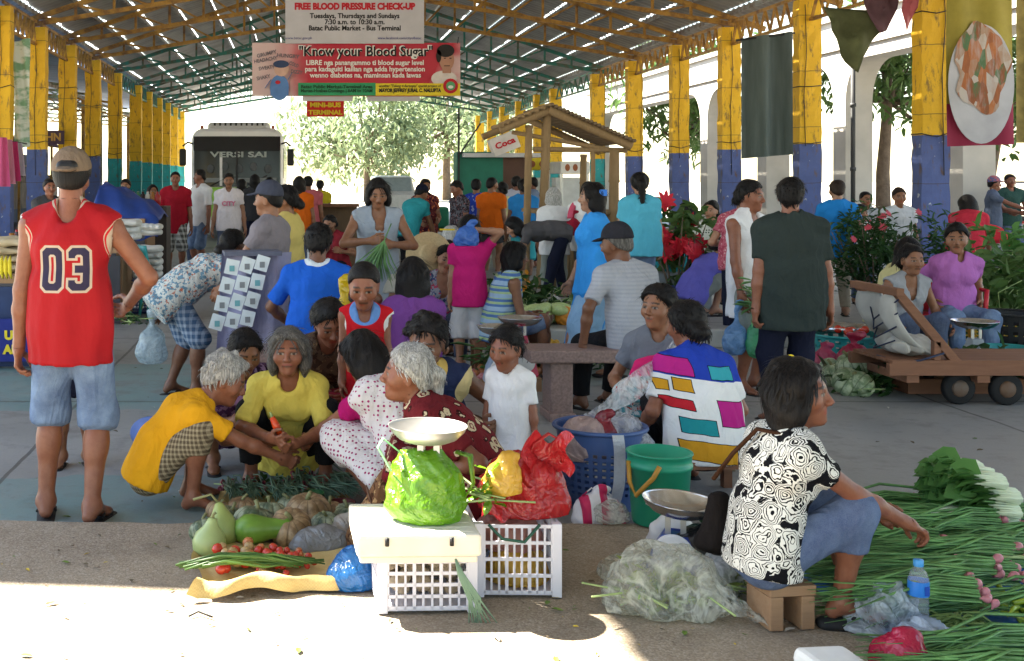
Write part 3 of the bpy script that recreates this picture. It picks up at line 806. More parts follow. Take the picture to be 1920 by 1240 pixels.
# ------------------------------------------------------------------ market hall
XL, XR, ZE, PIT = -5.8, 9.65, 5.02, .33
XM = (XL + XR) / 2
YL = [9.8, 13.9, 18.4, 23, 26.2, 29.7, 33.4, 37.4, 42.2, 45.3, 48.7, 51.8, 55, 58.3]
YR = [9.6, 13.6, 17.87, 22.2, 26.2, 29.65, 33.6, 37.7, 43.8, 46.8, 50.7, 54.7, 58.2, 62]
YT = [9.7, 13.75, 18.1, 22.5, 26.2, 29.7, 33.5, 37.6, 43, 46.1, 49.7, 53.2, 56.6, 60]
hall = empty('market_hall', (XM, 36, 0), 'open steel roofed market hall on yellow and blue concrete columns', 'market hall')
def column(x, y, m):
    b = MB(); n = 26
    def ring(z, j): 
        r = random.Random(int(x * 77 + y * 131 + z * 1000 + j * 7)); return r.uniform(-.011, .011)
    w, d = .21, .15; V = []; Fs = []
    for i in range(n + 1):
        z = 5.0 * i / n
        for j, (a, c) in enumerate(((-1, -1), (-.3, -1), (.35, -1), (1, -1), (1, 1), (-1, 1))):
            V.append((a * w + ring(z, j), c * d + ring(z, j + 9), z))
    for i in range(n):
        for j in range(6): Fs.append((i * 6 + j, i * 6 + (j + 1) % 6, i * 6 + 6 + (j + 1) % 6, i * 6 + 6 + j))
    Fs.append(tuple(range(n * 6, n * 6 + 6)))
    b.add(V, Fs)
    o = b.build('column', m, hall); o.location = (x - XM, y - 36, 0)
    r = random.Random(int(y * 10))
    if y < 40:
        b = MB()
        for z in ([2.45] if r.random() < .5 else [2.3, r.uniform(3.1, 4.2)]): b.tube([(-.222, -.162, z), (.0, -.165, z - r.uniform(0, .05)), (.222, -.162, z + .02), (.224, .16, z), (-.224, .16, z), (-.222, -.162, z)], .009, 5)
        xx = r.uniform(-.2, .2); b.tube([(xx, -.168, 4.9), (xx + .03, -.168, 4.0), (xx - .02, -.168, 3.2), (xx + .01, -.168, r.uniform(1.2, 2.6))], .007, 5)
        b.build('cable', M_DARK, o)
    return o
for i, y in enumerate(YL): column(XL, y, M_COLB if y < 35 else M_COLT)
for i, y in enumerate(YR): column(XR, y, M_COLB if y < 36 else M_COLT)
def roofz(x): return ZE + .42 + PIT * (min(x - XL, XR - x))
def truss(y, m):
    b = MB(); n = 9; P0 = []
    for sgn, x0 in ((1, XL), (-1, XR)):
        top = []; bot = []
        for i in range(n + 1):
            x = x0 + sgn * (XR - XL) / 2 * i / n
            zt = roofz(x) - .22; zb = ZE + .02 + .17 * abs(x - x0)
            top.append(Vector((x - XM, 0, zt))); bot.append(Vector((x - XM, 0, min(zb, zt - .12))))
        b.bar(top[0] - Vector((sgn * .8, 0, .25)), top[-1], .09, .11); b.bar(bot[0] - Vector((sgn * .3, 0, 0)), bot[-1], .09, .10)
        for i in range(n + 1):
            b.bar(bot[i], top[i], .06, .06)
            if i < n: b.bar(top[i] if i % 1 == 0 else bot[i], bot[i + 1], .05, .05)
    return b.build('roof_truss', m, hall, (0, y - 36, 0))
for y in YT: truss(y, M_TRO if y < 34 else M_TRG)
for x, ys in ((XL, YL), (XR, YR)):                   # lattice girders along the column heads
    for a, c in zip(ys[:-1], ys[1:]):
        b = MB(); L = c - a; k = 7
        for z in (4.62, 5.12): b.bar((0, .15, z), (0, L - .15, z), .06, .06)
        for i in range(k):
            y0 = .2 + (L - .4) * i / k; y1 = .2 + (L - .4) * (i + .5) / k; y2 = .2 + (L - .4) * (i + 1) / k
            b.bar((0, y0, 4.64), (0, y1, 5.1), .05, .03); b.bar((0, y1, 5.1), (0, y2, 4.64), .05, .03)
        b.build('lattice_girder', M_TRO if a < 34 else M_TRG, hall, (x - XM, a - 36, 0))
# purlins and corrugated sheets with a narrow translucent lap over every purlin
ROOF0, ROOF1 = 6.6, 62.5
pur = MB(); shl = MB(); skl = MB()
NP = 10; W_ = (XR - XL) / 2 + .9
def edge_y(side, s):                                  # unseen front edge, stepped forward to shade the ground on the right
    return ROOF0 if side > 0 else ROOF0 - 14.
for side in (1, -1):
    x0 = (XL - .9) if side > 0 else (XR + .9)
    for j in range(NP):
        y0 = ROOF0 if (side > 0 and j < 4) else -9.0  # unseen run towards and past the camera, added to hold back front light
        s0, s1 = j * W_ / NP + .03, (j + 1) * W_ / NP - .03
        ny = int((ROOF1 - y0) / .075)
        V = []; Fs = []
        for i in range(ny + 1):
            y = y0 + i * .075; dz = .014 * (1 if i % 4 in (0, 1) else -1)
            for s in (s0, s1): x = x0 + side * s; V.append((x - XM, y - 36, roofz(x) + dz))
        for i in range(ny): Fs.append((2 * i, 2 * i + 1, 2 * i + 3, 2 * i + 2))
        shl.add(V, Fs)
    for j in range(NP + 1):
        s = j * W_ / NP; x = x0 + side * s; z = roofz(x)
        y0 = ROOF0 if (side > 0 and j < 5) else -9.0
        if j: pur.bar((x - XM, y0 - 36, z - .11), (x - XM, ROOF1 - 36, z - .11), .05, .10)
        if j == 0 and side < 0: pass
        y = y0
        while y < ROOF1:
            L = random.uniform(.35, .9)
            for (mb, a, c) in ((skl if (side > 0 or j % 2 == 0) and random.random() < .8 else shl, y, y + L), (shl, y + L, y + L + .22)):
                mb.add([(x - side * .032 - XM, a - 36, roofz(x - side * .032) + .02), (x + side * .032 - XM, a - 36, roofz(x + side * .032) + .02), (x + side * .032 - XM, c - 36, roofz(x + side * .032) + .02), (x - side * .032 - XM, c - 36, roofz(x - side * .032) + .02)], [(0, 1, 2, 3)])
            y += L + .22
for j in range(4):                                    # unseen roof added behind the camera, leaving a bay open for the sun patch
    s0, s1 = j * W_ / NP + .03, (j + 1) * W_ / NP - .03; x0 = XL - .9
    shl.add([(x0 + s - XM, y - 36, roofz(x0 + s)) for y in (-9, .6) for s in (s0, s1)], [(0, 1, 3, 2)])
ro = shl.build('roof_sheet', M_ROOF, hall); skl.build('skylight_strip', M_TRANSL, ro)
pur.build('purlins', mat_steel('grey purlin', (.30, .31, .30)), hall)

# ------------------------------------------------------------------ arcade building on the right, shed on the left
arc = empty('arcade_building', (12.5, 30, 0), 'pale concrete arcade with rounded arch openings beyond the right columns', 'building')
def arcade_bay(y0, y1, ztop=5.2, zs=4.25, r=.9, th=.6):
    b = MB(); pts = []
    n = 8; ya, yb = y0 + .3, y1 - .3
    out = [(ya, 0), (ya, zs - r)]
    out += [(ya + r - r * math.cos(PI / 2 * i / n), zs - r + r * math.sin(PI / 2 * i / n)) for i in range(n + 1)]
    out += [(yb - r + r * math.sin(PI / 2 * i / n), zs - r + r * math.cos(PI / 2 * i / n)) for i in range(n + 1)]
    out += [(yb, 0)]
    m = len(out); V = []
    for x in (-th / 2, th / 2):
        V += [(x, y - 30, z) for y, z in out]
        V += [(x, (y0 if i == 0 else y1 if i == m - 1 else y) - 30, 0 if i in (0, m - 1) else ztop) for i, (y, z) in enumerate(out)]
    Fs = []
    V[m + 1] = (-th / 2, y0 - 30, ztop); V[m + m - 2] = (-th / 2, y1 - 30, ztop); V[2 * m + m + 1] = (th / 2, y0 - 30, ztop); V[2 * m + m + m - 2] = (th / 2, y1 - 30, ztop)
    for i in range(m - 1):
        Fs.append((i, i + 1, m + i + 1, m + i)); Fs.append((2 * m + i, 3 * m + i, 3 * m + i + 1, 2 * m + i + 1)); Fs.append((i, 2 * m + i, 2 * m + i + 1, i + 1))
    Fs += [(0, m, 3 * m, 2 * m)]
    b.add(V, Fs)
    for s in (-1, 1): b.box((s * (th / 2 + .03), (y0 + y1) / 2 - 30, zs + .32), (.06, y1 - y0, .1))
    b.box((0, (y0 + y1) / 2 - 30, ztop + .06), (th + .2, y1 - y0, .12))
    return b.build('arch_bay', M_PALE, arc)
AY = [13.2, 17.5, 21.8, 26.4, 30.8, 35.2, 48.4]
for a, c in zip(AY[:-1], AY[1:]): arcade_bay(a, c)
b = MB(); b.sheet(lambda u, v: (.3 + 5 * u, -17 + 40 * v, 5.36 + .3 * u), 2, 10)
b.build('canopy_slab', M_PALE, arc)
b = MB(); b.tube([(0, 0, 0), (0, 0, 4.9)], .05, 8)
for z in (.4, 1.8, 3.2, 4.4): b.tube([(0, 0, z), (0, 0, z + .08)], .065, 8)
b.build('drain_pipe', mat('dark pipe', (.05, .05, .05)), arc, (-.37, 25.6 - 30, 0))
shed = empty('neighbouring_shed', (-11, 32, 0), 'low blue roofed shed behind the left columns', 'shed')
b = MB(); b.sheet(lambda u, v: (4.95 - 10.4 * u, -14 + 36 * v, 4.72 + 1.0 * u + .012 * math.sin(v * 300)), 6, 220); b.build('roof', mat('blue roof sheet', (.045, .13, .30), .5, .3, .5, 1.2), shed)
for k in range(10):
    y = -13 + 3.6 * k; b = MB()
    b.bar((3.6, y, 0), (3.6, y, 4.4), .12); b.bar((-4.5, y, 0), (-4.5, y, 5.4), .12); b.bar((4.6, y, 4.28), (-5.2, y, 5.48), .07); b.bar((4.4, y, 3.95), (-4.6, y, 4.45), .06)
    for q in range(7): xx = 4.2 - q * 1.3; b.bar((xx, y, 3.97 + .055 * (4.4 - xx)), (xx - .65, y, 4.36 + .125 * (4.6 - xx)), .04); b.bar((xx - .65, y, 4.36 + .125 * (4.6 - xx)), (xx - 1.3, y, 3.97 + .055 * (5.7 - xx)), .04)
    b.build('roof_frame', mat_steel('pale green frame', (.22, .34, .28)) if k % 3 else mat_steel('ochre frame', (.40, .22, .04)), shed)
b = MB()
for q in range(6): b.bar((4.0 - q * 1.7, -14, 4.30 + .125 * q * 1.7), (4.0 - q * 1.7, 22, 4.30 + .125 * q * 1.7), .06, .09)
b.build('purlins', mat_steel('grey shed purlin', (.30, .31, .30)), shed)
shop = empty('shop_row', (-9.6, 38, .75), 'row of dim shops with maroon awnings behind the left columns', 'shop')
b = MB(); b.box((-1.2, -1, .55), (.2, 24, 2.6)); b.build('back_wall', mat('dull blue wall', (.10, .12, .19), .8, .2, .5, 1.2), shop)
for k in range(5):
    y = -10.5 + 4.6 * k
    b = MB(); b.sheet(lambda u, v: (-1.1 + 2.6 * u, y - 2.1 + 4.2 * v, 2.55 - .6 * u - .05 * math.sin(u * PI) + .02 * math.sin(v * 30)), 6, 24); b.build('awning', mat('maroon awning', (.17, .04, .04), .7, .2, .5, 2), shop)
    b = MB(); b.box((-.4, y, .3), (.6, 3.2, .9)); b.box((-.9, y + .3, 1.0), (.3, 3.0, .06)); b.box((-.9, y - .4, 1.4), (.3, 2.4, .05))
    for q in range(9): b.box((-.4, y - 1.4 + .35 * q, .85), (.3, .24, .2 + .1 * (q % 3)))
    b.build('counter', mat('mixed counter goods', (.22, .17, .15), .7, .2, .9, 1.8), shop)
    b = MB(); b.bar((1.4, y - 2.1, -.75), (1.4, y - 2.1, 2.0), .07); b.build('awning_post', M_TRO, shop)

# ------------------------------------------------------------------ trees
def mat_leaf(name, a, b_):
    t = NT(name); c = t.mix(t.noise(1.3, 3), a, b_); t.fin(c, .5, .3)
    tr = t.n('BsdfTranslucent'); t.l(c, tr.inputs[0]); mx = t.n('MixShader'); mx.inputs[0].default_value = .35
    t.l(t.b.outputs[0], mx.inputs[1]); t.l(tr.outputs[0], mx.inputs[2]); t.l(mx.outputs[0], t.out.inputs[0]); return t.m
M_L1 = mat_leaf('mango leaf', (.055, .12, .03), (.12, .20, .06)); M_L2 = mat_leaf('glare lightened leaf', (.13, .18, .09), (.25, .31, .17)); M_BARK = mat('bark', (.16, .12, .09), .9, .1, .4, 5, .8, 18, 0, .03)  # far tree leaves lightened in colour to stand in for outdoor glare
M_LB = mat_leaf('dark leaf', (.02, .06, .016), (.055, .12, .035))
def tree(label, x, y, h, rad, n=900, ls=.34, m=None, seed=1, zc=None, clumps=14, sq=.8):
    r = random.Random(seed); root = empty('tree', (x, y, 0), label, 'tree', 'trees outside the hall')
    zc = zc or h * .62
    b = MB(); tp = [(0, 0, -.1), (.1 * r.uniform(-1, 1), .1, zc * .35), (.25 * r.uniform(-1, 1), 0, zc * .75), (.3 * r.uniform(-1, 1), 0, zc * 1.2)]
    b.tube(tp, [.22 * h / 7, .17 * h / 7, .12 * h / 7, .05], 10)
    cl = []
    for k in range(clumps):
        u = Vector((r.gauss(0, 1), r.gauss(0, 1), r.gauss(0, .8))).normalized() * rad * r.uniform(.35, .95); u.z *= sq
        c = Vector((0, 0, zc)) + u; cl.append((c, rad * r.uniform(.26, .46)))
        s = Vector(tp[2]); b.tube([s, (s + c) / 2 + Vector((0, 0, -.1 * rad)), c], [.07 * h / 7, .05 * h / 7, .02], 6)
    b.build('trunk', M_BARK, root)
    b = MB()
    for k in range(n):
        c, q = cl[k % clumps]
        u = Vector((r.gauss(0, 1), r.gauss(0, 1), r.gauss(0, 1))).normalized() * q * (r.random() ** .45)
        d = Vector((r.gauss(0, 1), r.gauss(0, 1), -.7 + r.gauss(0, .5)))
        b.leaf(c + u, d, ls * r.uniform(.6, 1.25), ls * .34, (r.gauss(0, .5), r.gauss(0, .5), 1))
    b.build('crown', m or M_L1, root)
tree('mango tree seen between the middle right columns behind the arcade', 14.9, 45, 7.5, 3.2, 2600, .42, M_L1, 3, 4.6, 20)
tree('leafy tree seen through the wide arch opening behind the shrub', 17.0, 34, 7.5, 3.0, 1900, .36, M_L1, 5, 5.2, 16)
tree('thick trunked tree beside the men near the right edge', 15.7, 26.5, 6, 2.7, 1700, .34, M_L1, 8, 4.3, 14, .6)
tree('broad glare washed tree far behind the parked bus', 5.5, 92, 10, 6.6, 3200, .75, M_L2, 11, 5.6, 26)
tree('tall glare washed tree at the far right end of the hall', 12.5, 98, 13, 5.8, 2400, .75, M_L2, 12, 7.6, 22)
tree('small glare washed tree close to the far right columns', 13.4, 78, 7, 3.6, 1400, .5, M_L2, 13, 4, 14)
# ------------------------------------------------------------------ builders for goods
def text(s, size, m, parent=None, loc=(0, 0, 0), rot=(R(90), 0, 0), bold=0., width=None, ext=.002, align='CENTER', name='lettering', shear=0):
    cu = bpy.data.curves.new('text', 'FONT'); cu.body = s; cu.size = size; cu.extrude = ext; cu.offset = bold; cu.align_x = align; cu.align_y = 'CENTER'; cu.shear = shear; cu.resolution_u = 3
    ob = bpy.data.objects.new('text', cu); COL.objects.link(ob)
    dg = bpy.context.evaluated_depsgraph_get(); me = bpy.data.meshes.new_from_object(ob.evaluated_get(dg)); bpy.data.objects.remove(ob)
    me.name = 'lettering'
    if width:
        n = len(me.vertices); c = np.empty(n * 3, np.float32); me.vertices.foreach_get('co', c); c = c.reshape(-1, 3)
        w = c[:, 0].max() - c[:, 0].min(); c[:, 0] *= width / w; me.vertices.foreach_set('co', c.ravel()); me.update()
    me.materials.clear()
    o = link_mesh(name, me, m, parent, loc); o.rotation_euler = rot
    return o
from mathutils import noise as mnoise
def crumple(P, amp, sc, seed):
    off = Vector((seed * 3.7, seed * 1.3, seed * 2.1)); out = np.array(P)
    for i, p in enumerate(P):
        v = Vector(p) * sc + off
        nz = mnoise.noise_vector(v) + .5 * mnoise.noise_vector(v * 2.3)
        vs = Vector((v.x * 1.5 + v.z * .8, v.y * 1.5 - v.z * .6, v.z * .7)); a = 1 - abs(mnoise.noise(vs)) * 2.4 + .35 * (1 - abs(mnoise.noise(vs * 2.6 + off)) * 2)
        out[i] += np.array(nz) * amp * .55 + nrm(np.array(p) - (0, 0, .05)) * a * amp * .6
    return out
def bag(label, loc, size, m, name='plastic_bag', cat='bag', seed=1, neck=.35, handles=0, v=None, parts=None, rz=0, amp=None, group=None, lean=(0, 0), zflat=True):
    w, d, h = size; r = empty(name, loc, label, cat, group, rz); rg = random.Random(seed)
    v = v or max(.008, w / 42)
    pr = [cap((0, 0, h * .22), (lean[0] * .5, lean[1] * .5, h * .5), min(w, d) * .46, min(w, d) * .40, .05, V3(1, 0, 0), max(1, w / d))]
    for k in range(5): pr.append(cap((rg.uniform(-.3, .3) * w, rg.uniform(-.25, .25) * d, h * rg.uniform(.15, .4)), (rg.uniform(-.2, .2) * w, rg.uniform(-.2, .2) * d, h * rg.uniform(.4, .65)), min(w, d) * .24, min(w, d) * .18, .05))
    if neck: pr += [cap((lean[0] * .6, lean[1] * .6, h * .6), (lean[0], lean[1], h), min(w, d) * .2, min(w, d) * neck * .3, .05), cap((lean[0], lean[1], h * .95), (lean[0] * 1.2 + .02, lean[1] * 1.2, h * 1.12), .012, min(w, d) * .16, .02, V3(1, 0, 0), 1.8)]
    p, f = solid(pr, v, .006, seed, clip=[((0, 0, .004), (0, 0, -1))])
    p = crumple(p, amp or w * .045, 9 / max(w, .1) * .35, seed); p[:, 2] = np.maximum(p[:, 2], .003) if zflat else p[:, 2]
    link_mesh('film', np_mesh('film', p, f), m, r)
    for k in range(handles):
        s = (-1, 1)[k]; b = MB()
        b.tube([(s * w * .18, 0, h * .7), (s * w * .25, .01, h * .95), (s * w * .1, 0, h * 1.22), (-s * w * .02, 0, h * 1.0), (s * w * .02, 0, h * .72)], .012, 6, True, .3); b.build('handle', m, r)
    return r
def leaves(b, c, size, n, L, w, rg, up=.3):
    for k in range(n):
        u = Vector((rg.gauss(0, .45), rg.gauss(0, .45), abs(rg.gauss(0, .5)))); u = Vector((max(-1, min(1, u.x)), max(-1, min(1, u.y)), min(1, u.z)))
        p = Vector(c) + Vector((u.x * size[0] / 2, u.y * size[1] / 2, u.z * size[2]))
        b.leaf(p, (rg.gauss(0, 1), rg.gauss(0, 1), up + rg.gauss(0, .5)), L * rg.uniform(.6, 1.3), w * rg.uniform(.7, 1.2), (rg.gauss(0, .6), rg.gauss(0, .6), 1))
def greens(label, loc, size, n=160, L=.1, w=.05, m=None, seed=1, name='leafy_greens', cat='vegetables', stalks=True, group='piles of leafy greens on the ground'):
    rg = random.Random(seed); r = empty(name, loc, label, cat, group)
    b = MB(); leaves(b, (0, 0, .01), size, n, L, w, rg); b.build('leaves', m or M_LB, r)
    if stalks:
        b = MB()
        for k in range(max(8, n // 8)):
            x, y = rg.uniform(-.4, .4) * size[0], rg.uniform(-.4, .4) * size[1]; q = rg.uniform(.2, .8) * size[2]
            b.tube([(x, y, q * .3 + .01), (x + rg.gauss(0, .05), y + rg.gauss(0, .05), q * .8), (x + rg.gauss(0, .1), y + rg.gauss(0, .1), q)], .004, 5)
        b.build('stalks', M_STALK, r)
    return r
M_STALK = mat('pale green stalk', (.30, .40, .16), .5); M_ONL = mat('onion leaf', (.12, .27, .08), .4, .45, .6, 11, .1); M_ONL2 = mat('blue green onion leaf', (.13, .21, .14), .5, .3, .4, 12, .1)
M_BULB = mat('pink shallot skin', (.52, .20, .23), .4, .4, .3, 30); M_BULBR = mat('red onion skin', (.22, .035, .06), .35, .4, .3, 30)
def onion_bundle(L=.5, n=60, bulbs=7, m=None, mb=None, seed=1, spread=.09):
    rg = random.Random(seed); r = empty('shallot_bundle', (0, 0, 0), 'x', 'vegetables')
    b = MB()
    for k in range(n):
        y0 = rg.gauss(0, .022); z0 = .02 + abs(rg.gauss(0, .028)); y1 = rg.gauss(0, spread); z1 = .008 + abs(rg.gauss(0, .035)); Lk = L * rg.uniform(.65, 1.08); w = rg.uniform(.0035, .006)
        b.tube([(0, y0 * .5, z0), (Lk * .3, y0 + (y1 - y0) * .2, z0 + .015), (Lk * .65, y0 + (y1 - y0) * .55, (z0 + z1) / 2 + .012), (Lk, y1, z1)], [w, w * 1.1, w, .001], 4, False)
    b.build('leaves', m or M_ONL, r)
    b = MB()
    for k in range(6): y = rg.gauss(0, .015); b.tube([(-.01, y, .03), (.1, y * 1.3, .035)], [.008, .005], 5)
    b.build('stems', M_STALK, r)
    bm = None
    for k in range(bulbs):
        o = MB()
        if bm is None:
            o.lathe([(.001, -.022), (.012, -.017), (.0175, -.004), (.015, .008), (.006, .02), (.003, .03)], n=10); ob = o.build('bulb', mb or M_BULB, r); bm = ob.data
        else: ob = link_mesh('bulb', bm, None, r)
        ob.location = (-.02 + rg.gauss(0, .014), rg.gauss(0, .03), .02 + abs(rg.gauss(0, .018))); ob.rotation_euler = (rg.gauss(0, .5), R(90) + rg.gauss(0, .4), rg.gauss(0, .3)); ob.scale = (rg.uniform(.75, 1.05),) * 3
    return r
def pumpkin(label, loc, rad, m, seed=1, sq=.72, tilt=(0, 0), ribs=10, stem=True, group='ribbed squashes heaped on the ground', name='squash'):
    r = empty(name, (loc[0], loc[1], loc[2] + rad * sq), label, 'squash', group); r.rotation_euler = (tilt[0], tilt[1], seed)
    prof = []
    for i in range(15):
        t = PI * i / 14; rr_ = math.sin(t) ** .75 * rad; z = -math.cos(t) * rad * sq; z *= 1 - .22 * math.exp(-(rr_ / rad / .28) ** 2); prof.append((max(rr_, .001), z))
    MB().lathe(prof, n=60, fn=lambda a, q, z: 1 + .11 * (abs(math.cos(a * ribs / 2)) ** .6 - .7) * min(1, q / rad * 2)).build('flesh', m, r)
    if stem:
        b = MB(); b.tube([(0, 0, rad * sq * .72), (.005, 0, rad * sq * 1.05), (.02, .008, rad * sq * 1.35)], [rad * .16, rad * .09, rad * .11], 7); b.build('stem', M_STALKB, r)
    return r
M_STALKB = mat('dry stalk', (.20, .20, .09), .7)
def mat_squash(name, a, b_):
    t = NT(name); x, y, z = t.sep(); an = t.math('ARCTAN2', y, x); rib = t.math('ABSOLUTE', t.math('COSINE', t.math('MULTIPLY', an, 5.0))); f = t.noise(16, 5, .65); c = t.mix(t.ramp(f, [(.42, (0, 0, 0)), (.6, (1, 1, 1))]), a, b_); c = t.mix(t.ramp(rib, [(.0, (.85, .85, .85)), (.35, (0, 0, 0))]), c, tuple(q * .45 for q in a)); t.bump(t.noise(30, 3), .2, .004); return t.fin(c, .5, .35)
M_SQG = mat_squash('grey green squash skin', (.055, .085, .045), (.30, .33, .22)); M_SQB = mat_squash('buff squash skin', (.16, .095, .045), (.34, .235, .13)); M_SQP = mat_squash('pale squash skin', (.16, .23, .12), (.42, .48, .32))
def scale(label, loc, h=.3, pan=.15, body=None, rz=0, tilt=0):
    r = empty('weighing_scale', loc, label, 'weighing scale', None, rz)
    b = MB(); b.lathe([(pan * .55, .0), (pan * .75, .012), (pan * .95, .04), (pan, .058), (pan * 1.02, .060), (pan * .98, .054), (pan * .72, .02), (.001, .012)], (0, 0, h - .06), 32); p = b.build('tray', M_STEEL if body else M_METAL, r); p.rotation_euler = (0, tilt, 0)
    b = MB()
    for s in (-1, 1): b.bar((s * .03, -.02, h - .14), (s * .03, -.02, h - .045), .022, .008)
    b.tube([(-pan * .8, 0, h - .03), (-pan * .4, 0, h - .055), (pan * .4, 0, h - .055), (pan * .8, 0, h - .03)], .005, 6); b.build('bracket', M_METAL, r)
    if body:
        b = MB(); V = []
        for (z, w, d) in ((0, .10, .10), (.01, .105, .105), (h * .28, .085, .085), (h * .5, .05, .055), (h - .14, .042, .045)): V += [(-w, -d, z), (w, -d, z), (w, d, z), (-w, d, z)]
        Fs = [(4 * i + j, 4 * i + (j + 1) % 4, 4 * i + 4 + (j + 1) % 4, 4 * i + 4 + j) for i in range(4) for j in range(4)] + [(16, 17, 18, 19)]
        b.add(V, Fs); b.build('housing', body, r, bevel=.008)
        b = MB(); Mx = Matrix.Rotation(R(90), 3, 'X'); b.lathe([(.001, .012), (.07, .012), (.078, .006), (.08, 0)], (0, -.088, h * .25), 28, Mx); b.build('dial', M_WHITE, r)
        b = MB(); b.bar((0, -.102, h * .25), (.03, -.102, h * .25 + .045), .004); b.build('needle', M_DARK, r)
    return r
def crate(label, loc, w, d, h, m, rz=0, slots=9, name='plastic_crate', group=None, rows=4):
    r = empty(name, loc, label, 'crate', group, rz); b = MB(); t = .008
    for sx in (-1, 1):
        for sy in (-1, 1): b.box((sx * (w / 2 - .018), sy * (d / 2 - .018), h / 2), (.036, .036, h))
    b.box((0, 0, .012), (w - .02, d - .02, .012)); b.build('frame', m, r, bevel=.003)
    for (ax, L, off) in (('x', w, d / 2 - .006), ('x', w, -d / 2 + .006), ('y', d, w / 2 - .006), ('y', d, -w / 2 + .006)):
        b = MB(); n = slots if ax == 'x' else max(4, int(slots * d / w)); L2 = L - .07
        def put(c, dd):
            if ax == 'x': b.box((c[0], off, c[1]), (dd[0], t, dd[1]))
            else: b.box((off, c[0], c[1]), (t, dd[0], dd[1]))
        for i in range(rows + 1): put((0, .02 + (h - .03) * i / rows), (L2, .012))
        for i in range(n + 1): put((-L2 / 2 + L2 * i / n, h / 2), (.0075 if i % 3 else .012, h - .02))
        b.build('slotted_side', m, r)
    return r
def bench(label, loc, L, m, rz=0):
    r = empty('stone_bench', loc, label, 'bench', 'stone benches across the hall', rz)
    MB().box((0, 0, .435), (L, .36, .085)).build('seat', m, r, bevel=.012)
    for s in (-1, 1):
        b = MB(); x = s * (L / 2 - .22)
        b.box((x, 0, .205), (.15, .26, .37)); b.box((x, 0, .03), (.18, .32, .06)); b.build('leg', m, r, bevel=.01)
    return r
def stool(label, loc, w, h, m, rz=0, name='low_stool'):
    r = empty(name, loc, label, 'stool', None, rz)
    MB().box((0, 0, h - .02), (w, w * .8, .04)).build('seat', m, r, bevel=.004)
    for sx in (-1, 1):
        for sy in (-1, 1): MB().box((sx * (w / 2 - .03), sy * (w * .4 - .03), (h - .04) / 2), (.045, .045, h - .04)).build('leg', m, r)
    return r

# ------------------------------------------------------------------ benches
M_GRAN = mat('reddish terrazzo', (.24, .16, .14), .55, .4, .45, 60, .2, 90)
bench('reddish stone bench behind the toddler in white', (PX(1140, 7.9), 7.9, 0), 1.12, M_GRAN)
bench('reddish stone bench half hidden behind the squatting women on the left', (PX(560, 7.9), 7.9, 0), .98, M_GRAN)

# ------------------------------------------------------------------ front stall: crates, boxes and bags
ZS = .044
M_CREAM = mat('dirty cream foam', (.66, .62, .52), .75, .3, .16, 7, .15); M_LIL = mat('milky white crate plastic', (.62, .62, .70), .4, .4, .1)
def boxat(px, Y): return (PX(px, Y), Y, ZS)
cx, cy = PX(797, 4.25), 4.43
crate('milky white slotted crate carrying the cream foam box', (cx, cy - .05, ZS), .36, .34, .195, M_LIL, R(2), 9)
fb = empty('foam_box', (PX(781, 4.2), 4.36, ZS + .196), 'cream foam box with two notches lying on the left crate', 'foam box', None, R(1.5))
b = MB(); b.box((0, 0, .012), (.42, .39, .024)); b.build('rim', M_CREAM, fb, bevel=.006)
b = MB(); b.box((0, 0, .064), (.445, .415, .08)); b.build('lid', M_CREAM, fb, bevel=.012)
for s in (-.115, .115):
    b = MB(); b.tube([(s, -.2095, .066), (s, -.2095, .094)], .0075, 8, True); b.build('notch', M_BLACK, fb)
b = MB()
for k in range(7): b.box((0, -.17 + k * .055, .1046), (.40, .006, .002))
b.build('lid_ribs', M_CREAM, fb)
rg = random.Random(4)
bl = empty('vegetable_heap', (cx, cy, ZS + .02), 'pale roots piled inside the slotted crate under the foam box', 'vegetables')
b = MB()
for k in range(46): b.ball((rg.uniform(-.13, .13), rg.uniform(-.12, .12), .025 + rg.uniform(0, .12)), rg.uniform(.022, .034), 10, 1.2)
b.build('roots', mat('pale root skin', (.46, .38, .27), .8, .2, .3, 20), bl)
cx2, cy2 = PX(973, 4.38), 4.60
crate('milky white slotted crate under the red bag', (cx2, cy2, ZS), .325, .46, .275, M_LIL, R(-1), 9)
bag('yellow plastic bag squashed inside the crate under the red bag', (cx2 + .02, cy2 - .1, ZS + .022), (.24, .18, .12), mat_plastic('yellow film', (.62, .40, .06), 1.2, .35), seed=5, neck=0)
bag('clear bag of red onions inside the crate under the red bag', (cx2, cy2 - .02, ZS + .13), (.25, .3, .11), mat_plastic('rosy film', (.50, .24, .2), 1.0, .3), seed=6, neck=0)
b = MB(); 
for k in range(14):
    a = rg.uniform(.02, .07); b.tube([(0, 0, 0), (a * .4, -.02, -.05), (a + .02, -.03, -.13), (a + .05 + rg.gauss(0, .02), -.035, -.22)], [.004, .005, .004, .002], 5)
b.build('string_ties', mat('green grey string', (.16, .25, .17), .6), None, (PX(852, 4.2), 4.17, ZS + .21)); tag(bpy.data.objects['string_ties'], 'green grey plastic ties hanging down between the two crates', 'string')
M_LIME = mat_plastic('lime green film', (.15, .33, .015), 1.05, .3); M_REDB = mat_plastic('red film', (.52, .025, .03), 1.05, .25)
